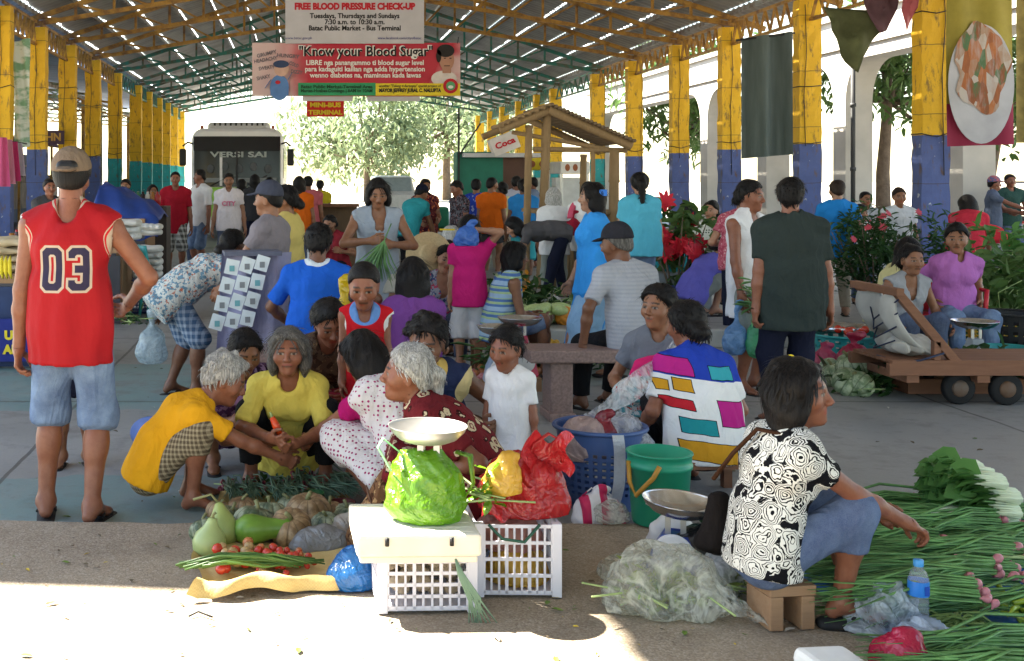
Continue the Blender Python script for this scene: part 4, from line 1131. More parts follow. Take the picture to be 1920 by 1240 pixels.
# the scale wrapped in a lime bag on the foam box
zl = ZS + .301
scale('aluminium pan scale wrapped in a lime bag on the foam box', (PX(802, 4.36), 4.36, zl), .345, .145)
o = bag('crinkled lime green bag wrapped round the scale on the foam box', (PX(803, 4.36), 4.36, zl), (.31, .25, .285), M_LIME, seed=11, neck=0, amp=.016, v=.007)
b = MB(); b.tube([(-.10, 0, .24), (-.17, -.02, .30), (-.19, -.03, .27), (-.14, -.02, .18)], .011, 6, True, .3); b.build('handle', mat_plastic('pale green film', (.30, .60, .35), 1.0), o)
b = MB(); b.tube([(.10, -.02, .25), (.15, -.04, .24), (.16, -.05, .14), (.13, -.03, .08)], [.02, .03, .02, .01], 6, True, .3); b.build('loose_end', M_LIME, o)
rb = bag('big red carrier bag stuffed with goods on the right crate', (PX(985, 4.56), 4.56, ZS + .272), (.37, .28, .20), M_REDB, seed=12, neck=0, amp=.022, v=.007)
b = MB(); b.sheet(lambda u, v: (-.02 + .17 * u + .02 * math.sin(v * 7), -.10 + .08 * math.sin(u * 3.1) - .02 * v, .14 + .16 * v + .03 * math.sin(u * 9)), 14, 10)
b.sheet(lambda u, v: (-.19 + .2 * u, -.12 - .02 * math.sin(u * 5 + v * 4), .01 + .13 * v + .02 * math.sin(u * 12)), 14, 10); b.build('fold', M_REDB, rb)
b = MB(); b.tube([(.0, -.05, .2), (.02, -.05, .27), (.08, -.05, .31), (.13, -.05, .28), (.13, -.05, .2)], .016, 7, True, .35); b.build('handle', M_REDB, rb)
bag('small yellow bag poking out of the red carrier bag', (PX(940, 4.5), 4.45, ZS + .37), (.13, .12, .12), mat_plastic('amber film', (.75, .50, .08), 1.1), seed=14, neck=.3)
greens('green vegetable ends sticking out beside the small yellow bag', (PX(908, 4.45), 4.42, ZS + .33), (.08, .08, .12), 26, .07, .03, M_LIME, 5, group=None)
b = MB(); b.tube([(-.03, 0, .10), (.02, -.01, .05), (.1, -.015, .04), (.16, 0, .1)], .006, 6); bd = b.build('bag_tie', mat('dark green ribbon', (.03, .10, .07)), None, (PX(930, 4.36), 4.345, ZS + .18)); tag(bd, 'dark green ribbon looped over the front of the right crate', 'ribbon')
bb = empty('shoulder_bag', (PX(716, 4.9), 4.9, ZS), 'brown patterned shoulder bag standing behind the foam box', 'handbag')
p_, f_ = solid([cap((-.06, 0, .05), (.06, .02, .3), .09, .075, .03)], .012, .008, 3, clip=[((0, 0, .0), (0, 0, -1))]); link_mesh('pouch', np_mesh('pouch', p_, f_), mat_fabric('brown batik cloth', (.16, .08, .04), 'floral', (.4, .25, .12), (.05, .02, .01), 1.2), bb)
b = MB(); b.tube([(-.07, -.07, .3), (-.04, -.09, .2), (.0, -.1, .06)], .01, 6, True, .4); b.build('strap', mat('brown strap', (.1, .05, .03)), bb)
bag('small green bag on the ground behind the foam box', (PX(702, 5.1), 5.1, ZS), (.13, .12, .17), mat_plastic('leaf green film', (.12, .42, .06), 1.0), seed=21, neck=.3)
bag('crumpled white bag on the ground behind the foam box', (PX(708, 4.95), 4.8, ZS), (.14, .12, .12), mat_plastic('white film', (.75, .75, .75), .9), seed=22, neck=0)
bag('blue plastic bag lying beside the left crate', (PX(672, 4.35), 4.52, ZS), (.20, .2, .13), mat_plastic('blue film', (.03, .20, .55), 1.1), seed=23, neck=0)

# ------------------------------------------------------------------ sack mat with tomatoes, beans, gourds, squashes
t = NT('woven yellow sack'); w_ = t.n('TexChecker'); t.l(t.co(), w_.inputs['Vector']); w_.inputs['Scale'].default_value = 160
c = t.mix(t.noise(4, 5, .7), (.40, .28, .09), (.68, .54, .26)); c = t.mix(t.math('MULTIPLY', w_.outputs['Fac'], .25), c, (.3, .2, .06)); t.bump(t.noise(14, 4), .5, .015); M_SACK = t.fin(c, .75, .2)
def sackfn(x0, x1, y0, y1, seed, roll=.035):
    def fn(u, v):
        x = x0 + (x1 - x0) * u; y = y0 + (y1 - y0) * v
        n_ = mnoise.noise(Vector((x * 6 + seed, y * 6, 0))) * .018 + mnoise.noise(Vector((x * 17 + seed, y * 15, 3))) * .006
        z = ZS + .012 + n_ * .9 + .004
        if v < .24:                                     # front edge rolled under
            a = PI * v / .24; y = y0 + .03 + .06 * (1 - math.cos(a)) * .5 + .022 * math.sin(x * 9 + seed) + .012 * math.sin(x * 31); z = ZS + .002 + roll * math.sin(a * .93 + .1) + .008 * (1 - math.cos(a)) * .5 + .3 * abs(n_)
        y += .03 * math.sin(u * 5 + seed) + .17 * (u - .25) * (1 - v); x += .04 * math.sin(v * 7) * (1 - u) + .03 * (v - .5); z += max(0, .05 * math.sin(u * 7 - 1)) * (v < .24) * .5; 
        if u < .06: z += .02 * (1 - u / .06)
        return (x, y, max(z, ZS + .003))
    return fn
b = MB(); xL, xR = PX(362, 4.45), PX(692, 4.45)
b.sheet(sackfn(xL, xR, 4.32, 4.98, 1, .052), 50, 40); so = b.build('sack_mat', M_SACK); tag(so, 'yellow woven sack spread under the tomatoes with its front edge rolled', 'sack')
M_TOM = [mat('ripe tomato', (.50, .04, .02), .25, .5, .25, 20), mat('turning tomato', (.48, .17, .06), .28, .5, .35, 18), mat('greenish tomato', (.42, .28, .12), .3, .5, .35, 16)]
tm = [None] * 3
for k in range(96):
    u = (k + .5) / 96; r_ = random.Random(k); c_ = 0 if r_.random() < .25 + .6 * u else (1 if r_.random() < .6 else 2)
    rad = r_.uniform(.016, .022) * (1.3 - .6 * u)
    x = PX(412 + 160 * u, 4.6) + r_.gauss(0, .03); y = 4.63 + r_.gauss(0, .055) + .03; z = ZS + .024 + rad + (.026 if k % 3 == 0 else 0)
    if tm[c_] is None: mb_ = MB(); mb_.lathe([(.0005, .92), (.2, .96), (.6, .78), (.95, .25), (1, -.05), (.8, -.6), (.35, -.86), (.0005, -.88)], n=14); ob = mb_.build('tomato', M_TOM[c_]); tm[c_] = ob.data
    else: ob = link_mesh('tomato', tm[c_])
    ob.location = (x, y, z); ob.scale = (rad, rad, rad * .9); ob.rotation_euler = (r_.gauss(0, .5), r_.gauss(0, .5), r_.uniform(0, 6))
    tag(ob, ['small ripe red tomato in the heap on the yellow sack', 'half ripe orange tomato in the heap on the yellow sack', 'greenish tomato in the heap on the yellow sack'][c_], 'tomato', 'tomatoes heaped on the yellow sack' + ('', ', half ripe', ', greenish')[c_])
def beans(label, loc, L, n, m, rz=0, spread=.05, seed=1):
    rg = random.Random(seed); b = MB()
    for k in range(n):
        y0, y1, y2 = rg.gauss(0, spread), rg.gauss(0, spread * .7), rg.gauss(0, spread); s = rg.uniform(-.06, .06)
        b.tube([(s, y0, .01 + rg.random() * .02), (s + L * .33, y1 + .01, .02 + rg.random() * .04), (s + L * .66, y1, .02 + rg.random() * .04), (s + L * rg.uniform(.85, 1.05), y2, .008 + rg.random() * .02)], [.004, .0055, .0055, .003], 5)
    o = b.build('string_beans', m, None, loc); o.rotation_euler[2] = rz; return tag(o, label, 'beans', 'bundles of string beans')
M_BEAN = mat('bean green', (.06, .13, .025), .4, .4, .5, 10)
beans('long green string beans along the front of the yellow sack', (PX(356, 4.45), 4.50, ZS + .058), .46, 34, M_BEAN, R(5), .018, 3)
M_GOURD = mat('pale gourd skin', (.34, .42, .17), .35, .4, .3, 5); M_GOURD2 = mat('green gourd skin', (.13, .25, .03), .35, .4, .4, 6)
def gourd(label, loc, prof, m, rot, stem):
    r = empty('bottle_gourd', loc, label, 'gourd', None); r.rotation_euler = rot; r.scale = (.88,) * 3
    MB().lathe(prof, n=28).build('flesh', m, r); b = MB(); b.tube(stem, [.008, .006, .007], 7); b.build('stem', M_STALKB, r)
gourd('round pale bottle gourd standing left of the yellow sack', (PX(389, 4.85), 4.85, ZS), [(.001, 0), (.04, .004), (.075, .03), (.082, .065), (.07, .105), (.04, .14), (.026, .165), (.022, .18), (.001, .184)], M_GOURD, (0, R(8), 0), [(0, 0, .18), (0, 0, .2), (.01, 0, .21)])
gourd('pear shaped pale gourd with a long curved stalk', (PX(423, 5.0), 5.0, ZS), [(.001, 0), (.05, .004), (.08, .04), (.082, .075), (.062, .125), (.035, .17), (.02, .2), (.001, .21)], mat('yellow green gourd skin', (.30, .36, .11), .4, .4, .3, 5), (R(-6), R(-10), 0), [(0, 0, .2), (-.03, 0, .25), (-.12, 0, .24)])
gourd('green bottle gourd lying on its side behind the tomatoes', (PX(470, 4.98), 4.98, ZS + .073), [(.001, -.08), (.045, -.07), (.072, -.03), (.074, .01), (.062, .055), (.05, .09), (.046, .14), (.045, .18), (.03, .215), (.001, .22)], M_GOURD2, (0, R(88), R(4)), [(0, 0, .215), (0, 0, .235), (.01, 0, .25)])
SQ = [(386, 5.10, .078, M_SQG, 'dark grey green squash at the left end of the heap'), (430, 5.32, .085, M_SQG, 'grey green squash behind the pear shaped gourd'), (478, 5.14, .108, M_SQG, 'large grey green squash with a long dark stalk'),
      (545, 5.08, .105, M_SQB, 'buff ribbed squash facing forward beside the wrapped bundle'), (505, 5.36, .095, M_SQG, 'blue grey squash at the back of the heap'), (578, 5.30, .115, M_SQB, 'big buff squash in the middle of the heap'),
      (455, 5.5, .08, M_SQB, 'brown squash behind the blue grey squash'), (617, 5.40, .085, M_SQB, 'brown squash to the right of the big buff squash'), (650, 5.36, .085, M_SQG, 'dark squash nearest the foam box'), (545, 5.52, .08, M_SQG, 'small green squash at the back beside the onion bunches'), (610, 5.2, .075, M_SQG, 'small dark squash in front of the brown one on the right'), (412, 5.48, .07, M_SQB, 'small brown squash at the back left of the heap')]
for k, (px, y, rad, m, lb) in enumerate(SQ): pumpkin(lb, (PX(px, y), y - .06, ZS - (.04 if y > 5.3 else 0) + (.02 if y > 5.3 else 0)), rad * .88, m, k, .74, (R((k * 37) % 40 - (62 if k == 3 else 20)), R((k * 23) % 30 - 15)))
M_GWRAP = mat_plastic('grey film', (.32, .32, .33), 1.2, .3)
bag('long grey bundle wrapped in shiny plastic beside the buff squash', (PX(607, 4.93), 4.95, ZS), (.28, .14, .075), M_GWRAP, name='wrapped_bundle', cat='bundle', seed=31, neck=0, amp=.004)
bag('clear bag of pale vegetables beside the foam box', (PX(652, 5.1), 5.1, ZS), (.16, .13, .08), mat_plastic('cloudy film', (.52, .46, .40), .95), seed=32, neck=.2)
# shallot mat in front of the squatting women
b = MB(); b.sheet(lambda u, v: (PX(402, 5.6) + .66 * u, 5.55 + .58 * v, .012 + .006 * math.sin(u * 17 + v * 9)), 20, 12); tag(b.build('sack_mat', M_SACK), 'pale yellow sack under the onion bunches between the squatting women', 'sack')
ob0 = onion_bundle(.22, 46, 6, M_ONL2, M_BULBR, 3, .035)
for k, (px, y, rz) in enumerate([(430, 5.92, -75), (468, 5.94, -82), (508, 5.9, -70), (545, 5.93, -85), (585, 5.9, -60), (622, 5.95, -55), (560, 6.1, -80), (600, 6.12, -50)]):
    o = ob0 if k == 0 else dup(ob0); o.location = (PX(px, y), y, .02); o.rotation_euler[2] = R(rz)
    tag(o, ['blue green onion bunch at the left end of the sack mat', 'blue green onion bunch second from the left on the sack mat', 'onion bunch in the middle of the sack mat', 'onion bunch directly behind the green can', 'onion bunch to the right of the green can', 'onion bunch beside the brown bowl', 'onion bunch under the meeting hands', 'onion bunch at the feet of the woman in the yellow blouse'][k], 'onions', 'onion bunches on the sack mat')
cn = empty('food_can', (PX(588, 5.66), 5.66, .02), 'green food can with a red badge among the onions', 'can')
MB().lathe([(.001, 0), (.055, 0), (.055, .075), (.05, .075), (.05, .01), (.001, .01)], n=24).build('tin', mat('dark green label', (.02, .09, .03), .35), cn); MB().box((0, -.0545, .04), (.035, .004, .022)).build('badge', mat('red badge', (.6, .03, .02)), cn, bevel=.004)
bw = MB(); bw.lathe([(.03, 0), (.055, .02), (.065, .065), (.06, .065), (.05, .02), (.001, .01)], n=20); tag(bw.build('bowl', mat('dark brown enamel', (.09, .02, .02), .3), None, (PX(642, 5.55), 5.55, .015)), 'dark brown bowl at the right end of the onion mat', 'bowl')
greens('dark leafy herbs beside the feet of the woman in the yellow blouse', (PX(500, 6.0), 6.0, .01), (.22, .15, .05), 60, .06, .02, M_LB, 9, group=None)
bs = MB(); bs.lathe([(.10, 0), (.13, .02), (.19, .11), (.2, .115), (.185, .115), (.12, .025), (.001, .015)], n=28); o = bs.build('basin', mat('pale blue plastic', (.14, .22, .55), .4), None, (PX(285, 6.55), 6.55, .22)); o.rotation_euler = (R(-60), 0, 0); o.location[2] = .13; o.scale = (.66,) * 3
tag(o, 'pale blue plastic basin leaning behind the woman in orange yellow', 'basin')

# ------------------------------------------------------------------ basket, pail, blue scale, clear bags
M_BLUP = mat('slate blue plastic', (.05, .10, .26), .4, .4, .1)
r = empty('laundry_basket', (PX(1125, 5.8), 5.8, 0), 'slate blue perforated basket filled with plastic bags', 'basket')
def wall(b, r0, r1, z0, z1, nx, nz, hole, sx=1, sy=1):
    """a round wall pierced by slots"""
    n = nx * 2
    for i in range(n):
        for j in range(nz * 2 + 1):
            if hole and i % 2 and j % 2: continue
            a0, a1 = 2 * PI * i / n, 2 * PI * (i + 1) / n; q0, q1 = j / (nz * 2 + 1), (j + 1) / (nz * 2 + 1)
            f = lambda a, q: ((r0 + (r1 - r0) * q) * math.cos(a) * sx, (r0 + (r1 - r0) * q) * math.sin(a) * sy, z0 + (z1 - z0) * q)
            g_ = lambda a, q: ((r0 + (r1 - r0) * q - .005) * math.cos(a) * sx, (r0 + (r1 - r0) * q - .005) * math.sin(a) * sy, z0 + (z1 - z0) * q)
            b.add([f(a0, q0), f(a1, q0), f(a1, q1), f(a0, q1), g_(a0, q0), g_(a1, q0), g_(a1, q1), g_(a0, q1)], [(0, 1, 2, 3), (7, 6, 5, 4), (0, 4, 5, 1), (3, 2, 6, 7), (1, 5, 6, 2), (0, 3, 7, 4)])
b = MB(); wall(b, .185, .205, .06, .30, 30, 7, True); wall(b, .18, .185, 0, .06, 30, 1, False); wall(b, .205, .212, .30, .385, 30, 1, False); b.lathe([(.001, .005), (.18, .005)], n=30)
b.build('wall', M_BLUP, r)
b = MB(); b.tube([(.222 * math.cos(2 * PI * k / 36), .222 * math.sin(2 * PI * k / 36), .385) for k in range(37)], .011, 8, False); b.build('rim', M_BLUP, r)
M_CLR = mat_plastic('clear film', (.74, .76, .8), .34, .16); M_CLR2 = mat_plastic('milky film', (.76, .77, .70), .32, .16)
bag('clear bag with pink contents bulging from the left of the blue basket', (PX(1095, 5.75), 5.75, .24), (.26, .24, .2), mat_plastic('pinkish clear film', (.60, .45, .43), .8), seed=41, neck=0)
bag('clear bag bulging from the right of the blue basket', (PX(1165, 5.8), 5.8, .25), (.24, .22, .19), M_CLR, seed=42, neck=0, amp=.02)
bag('dark red bag inside the blue basket', (PX(1132, 5.72), 5.72, .27), (.12, .12, .17), mat_plastic('dark red film', (.28, .02, .04), 1.1), seed=43, neck=.2)
b = MB(); b.sheet(lambda u, v: (-.03 + .055 * u + .02 * math.sin(v * 3) - .02 * v, -.235 - .006 * math.sin(v * 11), .39 - .34 * v), 4, 14); tag(b.build('plastic_strip', mat_plastic('white strip film', (.75, .77, .8), 1.0), None, (PX(1135, 5.8), 5.8, 0)), 'white plastic strip hanging down the front of the blue basket', 'strip')
M_STRB = NT('striped bag film'); f = M_STRB.math('SINE', M_STRB.math('MULTIPLY', M_STRB.sep()[0], 70)); M_STRB.bump(M_STRB.noise(14, 5), .5, .02); M_STRB = M_STRB.fin(M_STRB.mix(M_STRB.gt(f, .2), (.75, .74, .76), (.55, .02, .1)), .4)
bag('red and white striped bag on the ground before the blue basket', (PX(1120, 5.45), 5.45, 0), (.26, .16, .14), M_STRB, seed=44, neck=.2, handles=2)
bag('small clear bag on the ground beside the green pail', (PX(1150, 5.35), 5.36, ZS), (.14, .12, .06), M_CLR2, seed=45, neck=0)
M_PAIL = mat('sea green plastic', (.02, .30, .17), .4, .4, .12, 3)
r = empty('pail', (PX(1240, 5.3), 5.33, ZS), 'sea green plastic pail with an ochre handle', 'pail')
MB().lathe([(.001, .004), (.118, .004), (.121, .01), (.138, .255), (.146, .258), (.146, .275), (.141, .278), (.143, .318), (.149, .320), (.147, .326), (.137, .326), (.115, .02), (.001, .015)], n=40).build('bucket', M_PAIL, r)
b = MB(); b.tube([(-.145, -.02, .285), (-.152, -.06, .2), (-.135, -.1, .15), (-.07, -.145, .24), (-.045, -.15, .29)], .011, 8); b.build('handle', mat('ochre plastic', (.48, .25, .04), .45), r)
M_BLS = mat('enamel blue', (.02, .05, .30), .3, .5)
scale('blue weighing scale with a tilted steel tray', (PX(1268, 4.75), 4.75, ZS), .265, .15, M_BLS, R(-25), R(4))
bag('black plastic bag slumped round the blue scale', (PX(1330, 4.7), 4.74, ZS), (.30, .22, .15), mat('black film', (.012, .012, .014), .3, .5, .1, 6, .8, 16, 0, .03), seed=51, neck=0)
bag('white carton bag behind the blue scale', (PX(1255, 5.0), 4.98, ZS), (.22, .12, .16), mat('white paper', (.72, .72, .70), .7), seed=52, neck=0, amp=.006)
bag('large clear bag of limp greens lying before the blue scale', (PX(1258, 4.2), 4.27, ZS), (.46, .30, .215), M_CLR2, seed=53, neck=0, amp=.028, v=.008)
b = MB(); b.sheet(lambda u, v: (.10 + .22 * u + .02 * math.sin(v * 6), -.14 - .09 * u + .05 * v, .17 * (1 - u) * (.3 + .7 * v) + .004 + .012 * math.sin(u * 14 + v * 5) ** 2), 16, 10); b.build('loose_film', M_CLR2, bpy.data.objects[[o.name for o in bpy.data.objects if o.get('label', '').startswith('large clear bag')][0]])
greens('limp cabbage leaves inside the large clear bag', (PX(1240, 4.25), 4.27, ZS + .01), (.26, .16, .12), 150, .06, .045, mat('pale cabbage', (.26, .33, .09), .5), 54, group=None)
bag('small clear bag on the paving left of the large clear bag', (PX(1165, 4.62), 4.6, ZS), (.18, .14, .06), M_CLR2, seed=55, neck=0)
bag('clear bag of dark greens propped against the black bag', (PX(1360, 4.4), 4.42, ZS), (.16, .14, .17), M_CLR, seed=56, neck=.25)
greens('scattered green trimmings behind the seated woman in roses', (PX(1345, 5.1), 5.12, ZS), (.3, .2, .03), 46, .08, .03, M_LB, 57, group=None)
greens('loose herbs beside the brick stool', (PX(1400, 4.35), 4.4, ZS), (.14, .16, .10), 50, .07, .02, mat('olive herb', (.12, .16, .03), .5), 58, group=None)

# ------------------------------------------------------------------ right front: blue sheet, shallots, bottle, stool
r = empty('low_stool', (PX(1465, 4.12), 4.13, ZS), 'low stool of bare wooden blocks under the woman in roses', 'stool', None, R(8))
MB().box((0, 0, .137), (.172, .17, .036)).build('seat', M_WOODL, r, bevel=.004)
for s, m_ in ((-1, M_WOODL), (1, M_WOODL)): MB().box((s * .058, 0, .0585), (.05, .16, .117)).build('block_leg', m_, r, bevel=.004)
t = NT('blue tarpaulin'); t.bump(t.noise(9, 5), .5, .03); M_TARP = t.fin(t.mix(t.noise(5, 4), (.03, .12, .38), (.07, .22, .55)), .45, .4)
b = MB(); b.sheet(lambda u, v: (PX(1585, 4.2) + 1.5 * u + .03 * math.sin(v * 8), 3.55 + 2.0 * v, ZS + .005 + .008 * (1 + math.sin(u * 21 + v * 7)) * .5 + .006 * (1 + math.sin(v * 31 + u * 5)) * .5), 40, 40); tag(b.build('tarpaulin', M_TARP), 'blue tarpaulin sheet spread under the shallot bundles', 'tarpaulin')
ON = [onion_bundle(.55, 85, 8, M_ONL, M_BULB, 10 + k, .055) for k in range(3)]
OB = [(1815, 4.15, 186), (1905, 4.35, 182), (1740, 4.55, 178), (1830, 4.62, 184), (1915, 4.72, 180), (1818, 4.42, 176), (1740, 4.95, 182), (1905, 5.0, 178), (1840, 5.2, 181), (1940, 5.15, 186), (1935, 3.82, 188), (1960, 4.5, 176), (1950, 3.62, 182), (1720, 5.3, 176), (1805, 4.85, 180), (1980, 4.85, 183), (1995, 4.15, 179), (1860, 4.3, 190), (1760, 4.72, 172), (1870, 4.9, 186), (1800, 5.05, 174), (1900, 4.52, 178), (1895, 5.3, 183), (1780, 4.3, 181), (1950, 4.68, 188), (1830, 4.05, 176)]
for k, (px, y, rz) in enumerate(OB):
    o = ON[k] if k < 3 else dup(ON[k % 3])
    o.location = (PX(px, y), y, ZS + .015 + .03 * (k % 2) + (.045 if k > 16 else 0)); o.rotation_euler[2] = R(rz)
    o['label'] = 'bundle of long green shallots with pink bulbs on the blue tarpaulin'; o['group'] = 'shallot bundles on the blue tarpaulin'
M_PEL = mat_leaf('pechay leaf', (.06, .17, .035), (.14, .30, .08)); M_PES = mat('white green stem', (.62, .70, .50), .4)
def pechay(seed):
    rg = random.Random(seed); r = empty('pechay_bundle', (0, 0, 0), 'x', 'vegetables'); b = MB(); s = MB()
    for k in range(26):
        y, z = rg.gauss(0, .04), .03 + rg.random() * .06; L = rg.uniform(.1, .15)
        s.tube([(0, y * .5, z), (-L * .5, y * .8, z + .01), (-L, y, z + .015)], [.010, .007, .004], 5)
        b.leaf((-L * .9, y, z + .015), (-1, rg.gauss(0, .5), rg.gauss(.0, .22)), rg.uniform(.08, .12), rg.uniform(.085, .12), (rg.gauss(0, .5), rg.gauss(0, .5), 1), .35)
    b.build('leaves', M_PEL, r); s.build('stems', M_PES, r); return r
PE = [pechay(3), pechay(4)]
for k in range(15):
    o = PE[k] if k < 2 else dup(PE[k % 2]); row = k // 4
    o.location = (PX(1830, 5.25) + .02 * (k % 3) - .02 * row, 4.95 + .12 * (k % 4), ZS + .03 + .062 * row); o.rotation_euler = (0, 0, R(-8 + 5 * (k % 4)))
    o['label'] = 'bundle of broad leaved greens with white stems stacked beyond the shallots'; o['group'] = 'stacked bundles of white stemmed greens'
o = dup(PE[0], (PX(1760, 4.98), 4.98, ZS + .06), R(200), 'bundle of broad green leaves lying by the knee of the woman in roses', 'stacked bundles of white stemmed greens, apart'); 
beans('tied string beans lying on the tarpaulin beside the water bottle', (PX(1755, 3.98), 3.98, ZS + .02), .17, 22, mat('light bean green', (.14, .22, .06), .45), R(2), .022, 8)
beans('curly green beans heaped beside the sandal of the woman in roses', (PX(1590, 4.5), 4.5, ZS), .2, 40, mat('yellow bean green', (.16, .21, .05), .5), R(35), .05, 9)
rg = random.Random(5); r = empty('green_peppers', (PX(1925, 4.0), 4.05, ZS + .02), 'heap of long green chilli peppers at the right edge', 'peppers')
for k in range(16):
    b = MB(); a = rg.uniform(0, 6.28); x, y, z = rg.gauss(0, .06), rg.gauss(0, .05), .015 + rg.random() * .05
    b.tube([(x, y, z), (x + .05 * math.cos(a), y + .05 * math.sin(a), z + .01), (x + .11 * math.cos(a), y + .11 * math.sin(a), z - .005)], [.010, .009, .001], 7); b.build('pepper', mat('chilli green', (.22, .32, .02), .3, .5), r)
# water bottle
r = empty('water_bottle', (PX(1722, 4.0), 4.0, ZS + .015), 'clear water bottle with a blue label and cap', 'bottle')
t = NT('clear pet'); t.fin((.80, .86, .92), .06, .5); t.b.inputs['Transmission Weight'].default_value = .85; t.b.inputs['IOR'].default_value = 1.12; M_PET = t.m
pr = [(.001, .004), (.028, .002), (.033, .01)] + [(.033 - .0016 * (i % 2), .02 + i * .0085) for i in range(12)] + [(.033, .125), (.033, .178), (.031, .19), (.024, .208), (.0135, .222), (.0135, .232)]
MB().lathe(pr, n=28).build('bottle_body', M_PET, r)
MB().lathe([(.0337, .128), (.0340, .13), (.0340, .176), (.0337, .178)], n=28).build('label', mat('blue bottle label', (.03, .20, .65), .35), r)
MB().box((.012, -.0315, .15), (.016, .008, .03)).build('label_panel', mat('deep blue panel', (.015, .07, .4), .4), r)
MB().lathe([(.016, .226), (.0165, .228), (.0165, .246), (.015, .248), (.001, .248)], n=20).build('cap', mat('light blue cap', (.08, .35, .75), .35), r)
bag('crumpled clear and blue wrapper beside the black sandal', (PX(1655, 4.05), 4.05, ZS), (.24, .2, .14), mat_plastic('icy film', (.70, .78, .9), .4, .15), seed=61, neck=0, amp=.035)
bag('clear crinkled bag under the water bottle', (PX(1735, 3.88), 3.88, ZS), (.20, .14, .06), mat_plastic('ice film', (.7, .78, .9), .6, .15), seed=62, neck=0, amp=.025)
bag('crimson plastic bag at the bottom edge beside the white tray', (PX(1690, 3.72), 3.72, ZS), (.17, .15, .10), mat_plastic('crimson film', (.55, .015, .07), 1.1, .2), seed=63, neck=.2)
b = MB(); b.box((0, 0, .03), (.2, .26, .06)); o = b.build('foam_tray', mat('white foam', (.75, .74, .72), .7), None, (PX(1580, 3.62), 3.60, ZS + .01), bevel=.02); o.rotation_euler = (R(8), R(6), R(20)); tag(o, 'white foam tray at the bottom edge before the sandal', 'tray')
for k in range(26):
    pass
b = MB(); b.sheet(lambda u, v: (PX(1110, 5.7) + .62 * u + .03 * math.sin(v * 6), 5.75 + .55 * u - .06 * math.sin(u * 3), .42 + .30 * u + .11 * (v - .5) + .02 * math.sin(u * 9 + v * 4)), 20, 6); tag(b.build('plastic_sheet', M_CLR), 'long clear plastic wrapper stretching from the blue basket to the young woman in grey', 'wrapper')
# ------------------------------------------------------------------ produce further back
t = NT('grey tarpaulin'); t.bump(t.noise(8, 4), .4, .02); M_TARPG = t.fin(t.mix(t.noise(4, 4), (.16, .19, .18), (.26, .29, .28)), .5, .3)
def heap(name, label, px, y, z, n, rad, w, d, m, group, sz=1., sx=1., seed=1, lay=.5):
    """a heap of single fruits, each a thing of its own"""
    rg = random.Random(seed); me = None
    for k in range(n):
        if me is None:
            ob = MB().ball((0, 0, 0), 1, 14, sx, 1, sz).build(name, m); me = ob.data
        else: ob = link_mesh(name, me)
        x_, y_ = rg.uniform(-.5, .5) * w, rg.uniform(-.5, .5) * d
        ob.location = (PX(px, y) + x_, y + y_, z + rad * sz * .95 + (rg.random() < .4) * rad * lay); ob.rotation_euler = (rg.gauss(0, .12), rg.gauss(0, .12), rg.uniform(0, 6.3)); ob.scale = (rad * rg.uniform(.85, 1.15),) * 3
        tag(ob, label, name.replace('_', ' '), group)
ZI = .165
heap('cucumber', 'pale green cucumber heaped on the edge of the raised walkway', 1005, 11.75, ZI, 17, .062, .62, .28, mat('pale cucumber', (.42, .52, .22), .35, .4, .3, 6), 'cucumbers on the raised walkway', .95, 2.0, 3, 1.4)
greens('tall heap of dark greens and flowers behind the cucumbers', (PX(975, 12.3), 12.3, ZI), (.9, .55, .42), 330, .15, .07, M_LB, 71)
b = MB(); leaves(b, (0, 0, .3), (.35, .3, .16), 40, .07, .06, random.Random(3)); tag(b.build('flower_bunch', mat('orange petals', (.65, .25, .02), .5), None, (PX(955, 12.2), 12.2, ZI)), 'bunch of orange flowers on the greens beside the bending woman', 'flowers')
pumpkin('cut orange squash at the right end of the cucumbers', (PX(1058, 11.7), 11.7, ZI), .10, mat('cut squash', (.62, .24, .03), .5), 2, .8, (R(-70), 0), group=None)
pumpkin('whole dark squash beside the cut orange squash', (PX(1035, 11.9), 11.95, ZI), .11, M_SQG, 4, .8, (R(20), 0), group=None)
bag('white plastic bag of goods at the feet of the bending woman', (PX(1030, 12.6), 12.6, ZI), (.3, .25, .22), mat_plastic('chalk film', (.7, .7, .7), 1.0), seed=72, neck=.3)
greens('small cabbage leaves lying on the raised walkway', (PX(1085, 13.6), 13.6, ZI), (.35, .25, .16), 60, .13, .09, mat_leaf('pale cabbage leaf', (.2, .3, .1), (.36, .45, .2)), 73)
# floor produce around the girl in white trousers
b = MB(); b.sheet(lambda u, v: (PX(880, 9.4) + 1.45 * u, 9.1 + 1.25 * v, .006 + .004 * math.sin(u * 19 + v * 11)), 20, 14); tag(b.build('tarpaulin', M_TARPG), 'grey plastic sheet under the produce behind the long stone bench', 'tarpaulin')
heap('tomato', 'orange tomato on the grey plastic sheet behind the bench', 985, 9.5, .012, 40, .032, 1.0, .35, M_TOM[1], 'tomatoes on the grey sheet', 1, 1, 5)
heap('tomato', 'tomato in the small heap at the far side of the grey sheet', 1065, 10.4, .012, 22, .032, .5, .2, M_TOM[1], 'tomatoes at the far side of the grey sheet', 1, 1, 6)
heap('red_onion', 'onion at the left end of the grey plastic sheet', 915, 9.35, .012, 30, .026, .45, .3, M_BULB, 'onions on the grey sheet', 1, 1, 7)
greens('green beans and leaves heaped behind the long stone bench', (PX(1060, 9.9), 9.9, .01), (.95, .4, .16), 240, .14, .035, M_LB, 74)
greens('tuft of spring onions beside the legs of the girl in white', (PX(922, 9.6), 9.6, .01), (.25, .2, .3), 70, .2, .016, M_ONL, 75, group=None)
heap('tomato', 'tomato in the basin of yellow fruits on the grey sheet', 1060, 10.75, .05, 18, .035, .45, .15, mat('yellow fruit', (.55, .32, .04), .35), 'yellow fruits on the grey sheet', 1, 1, 8)
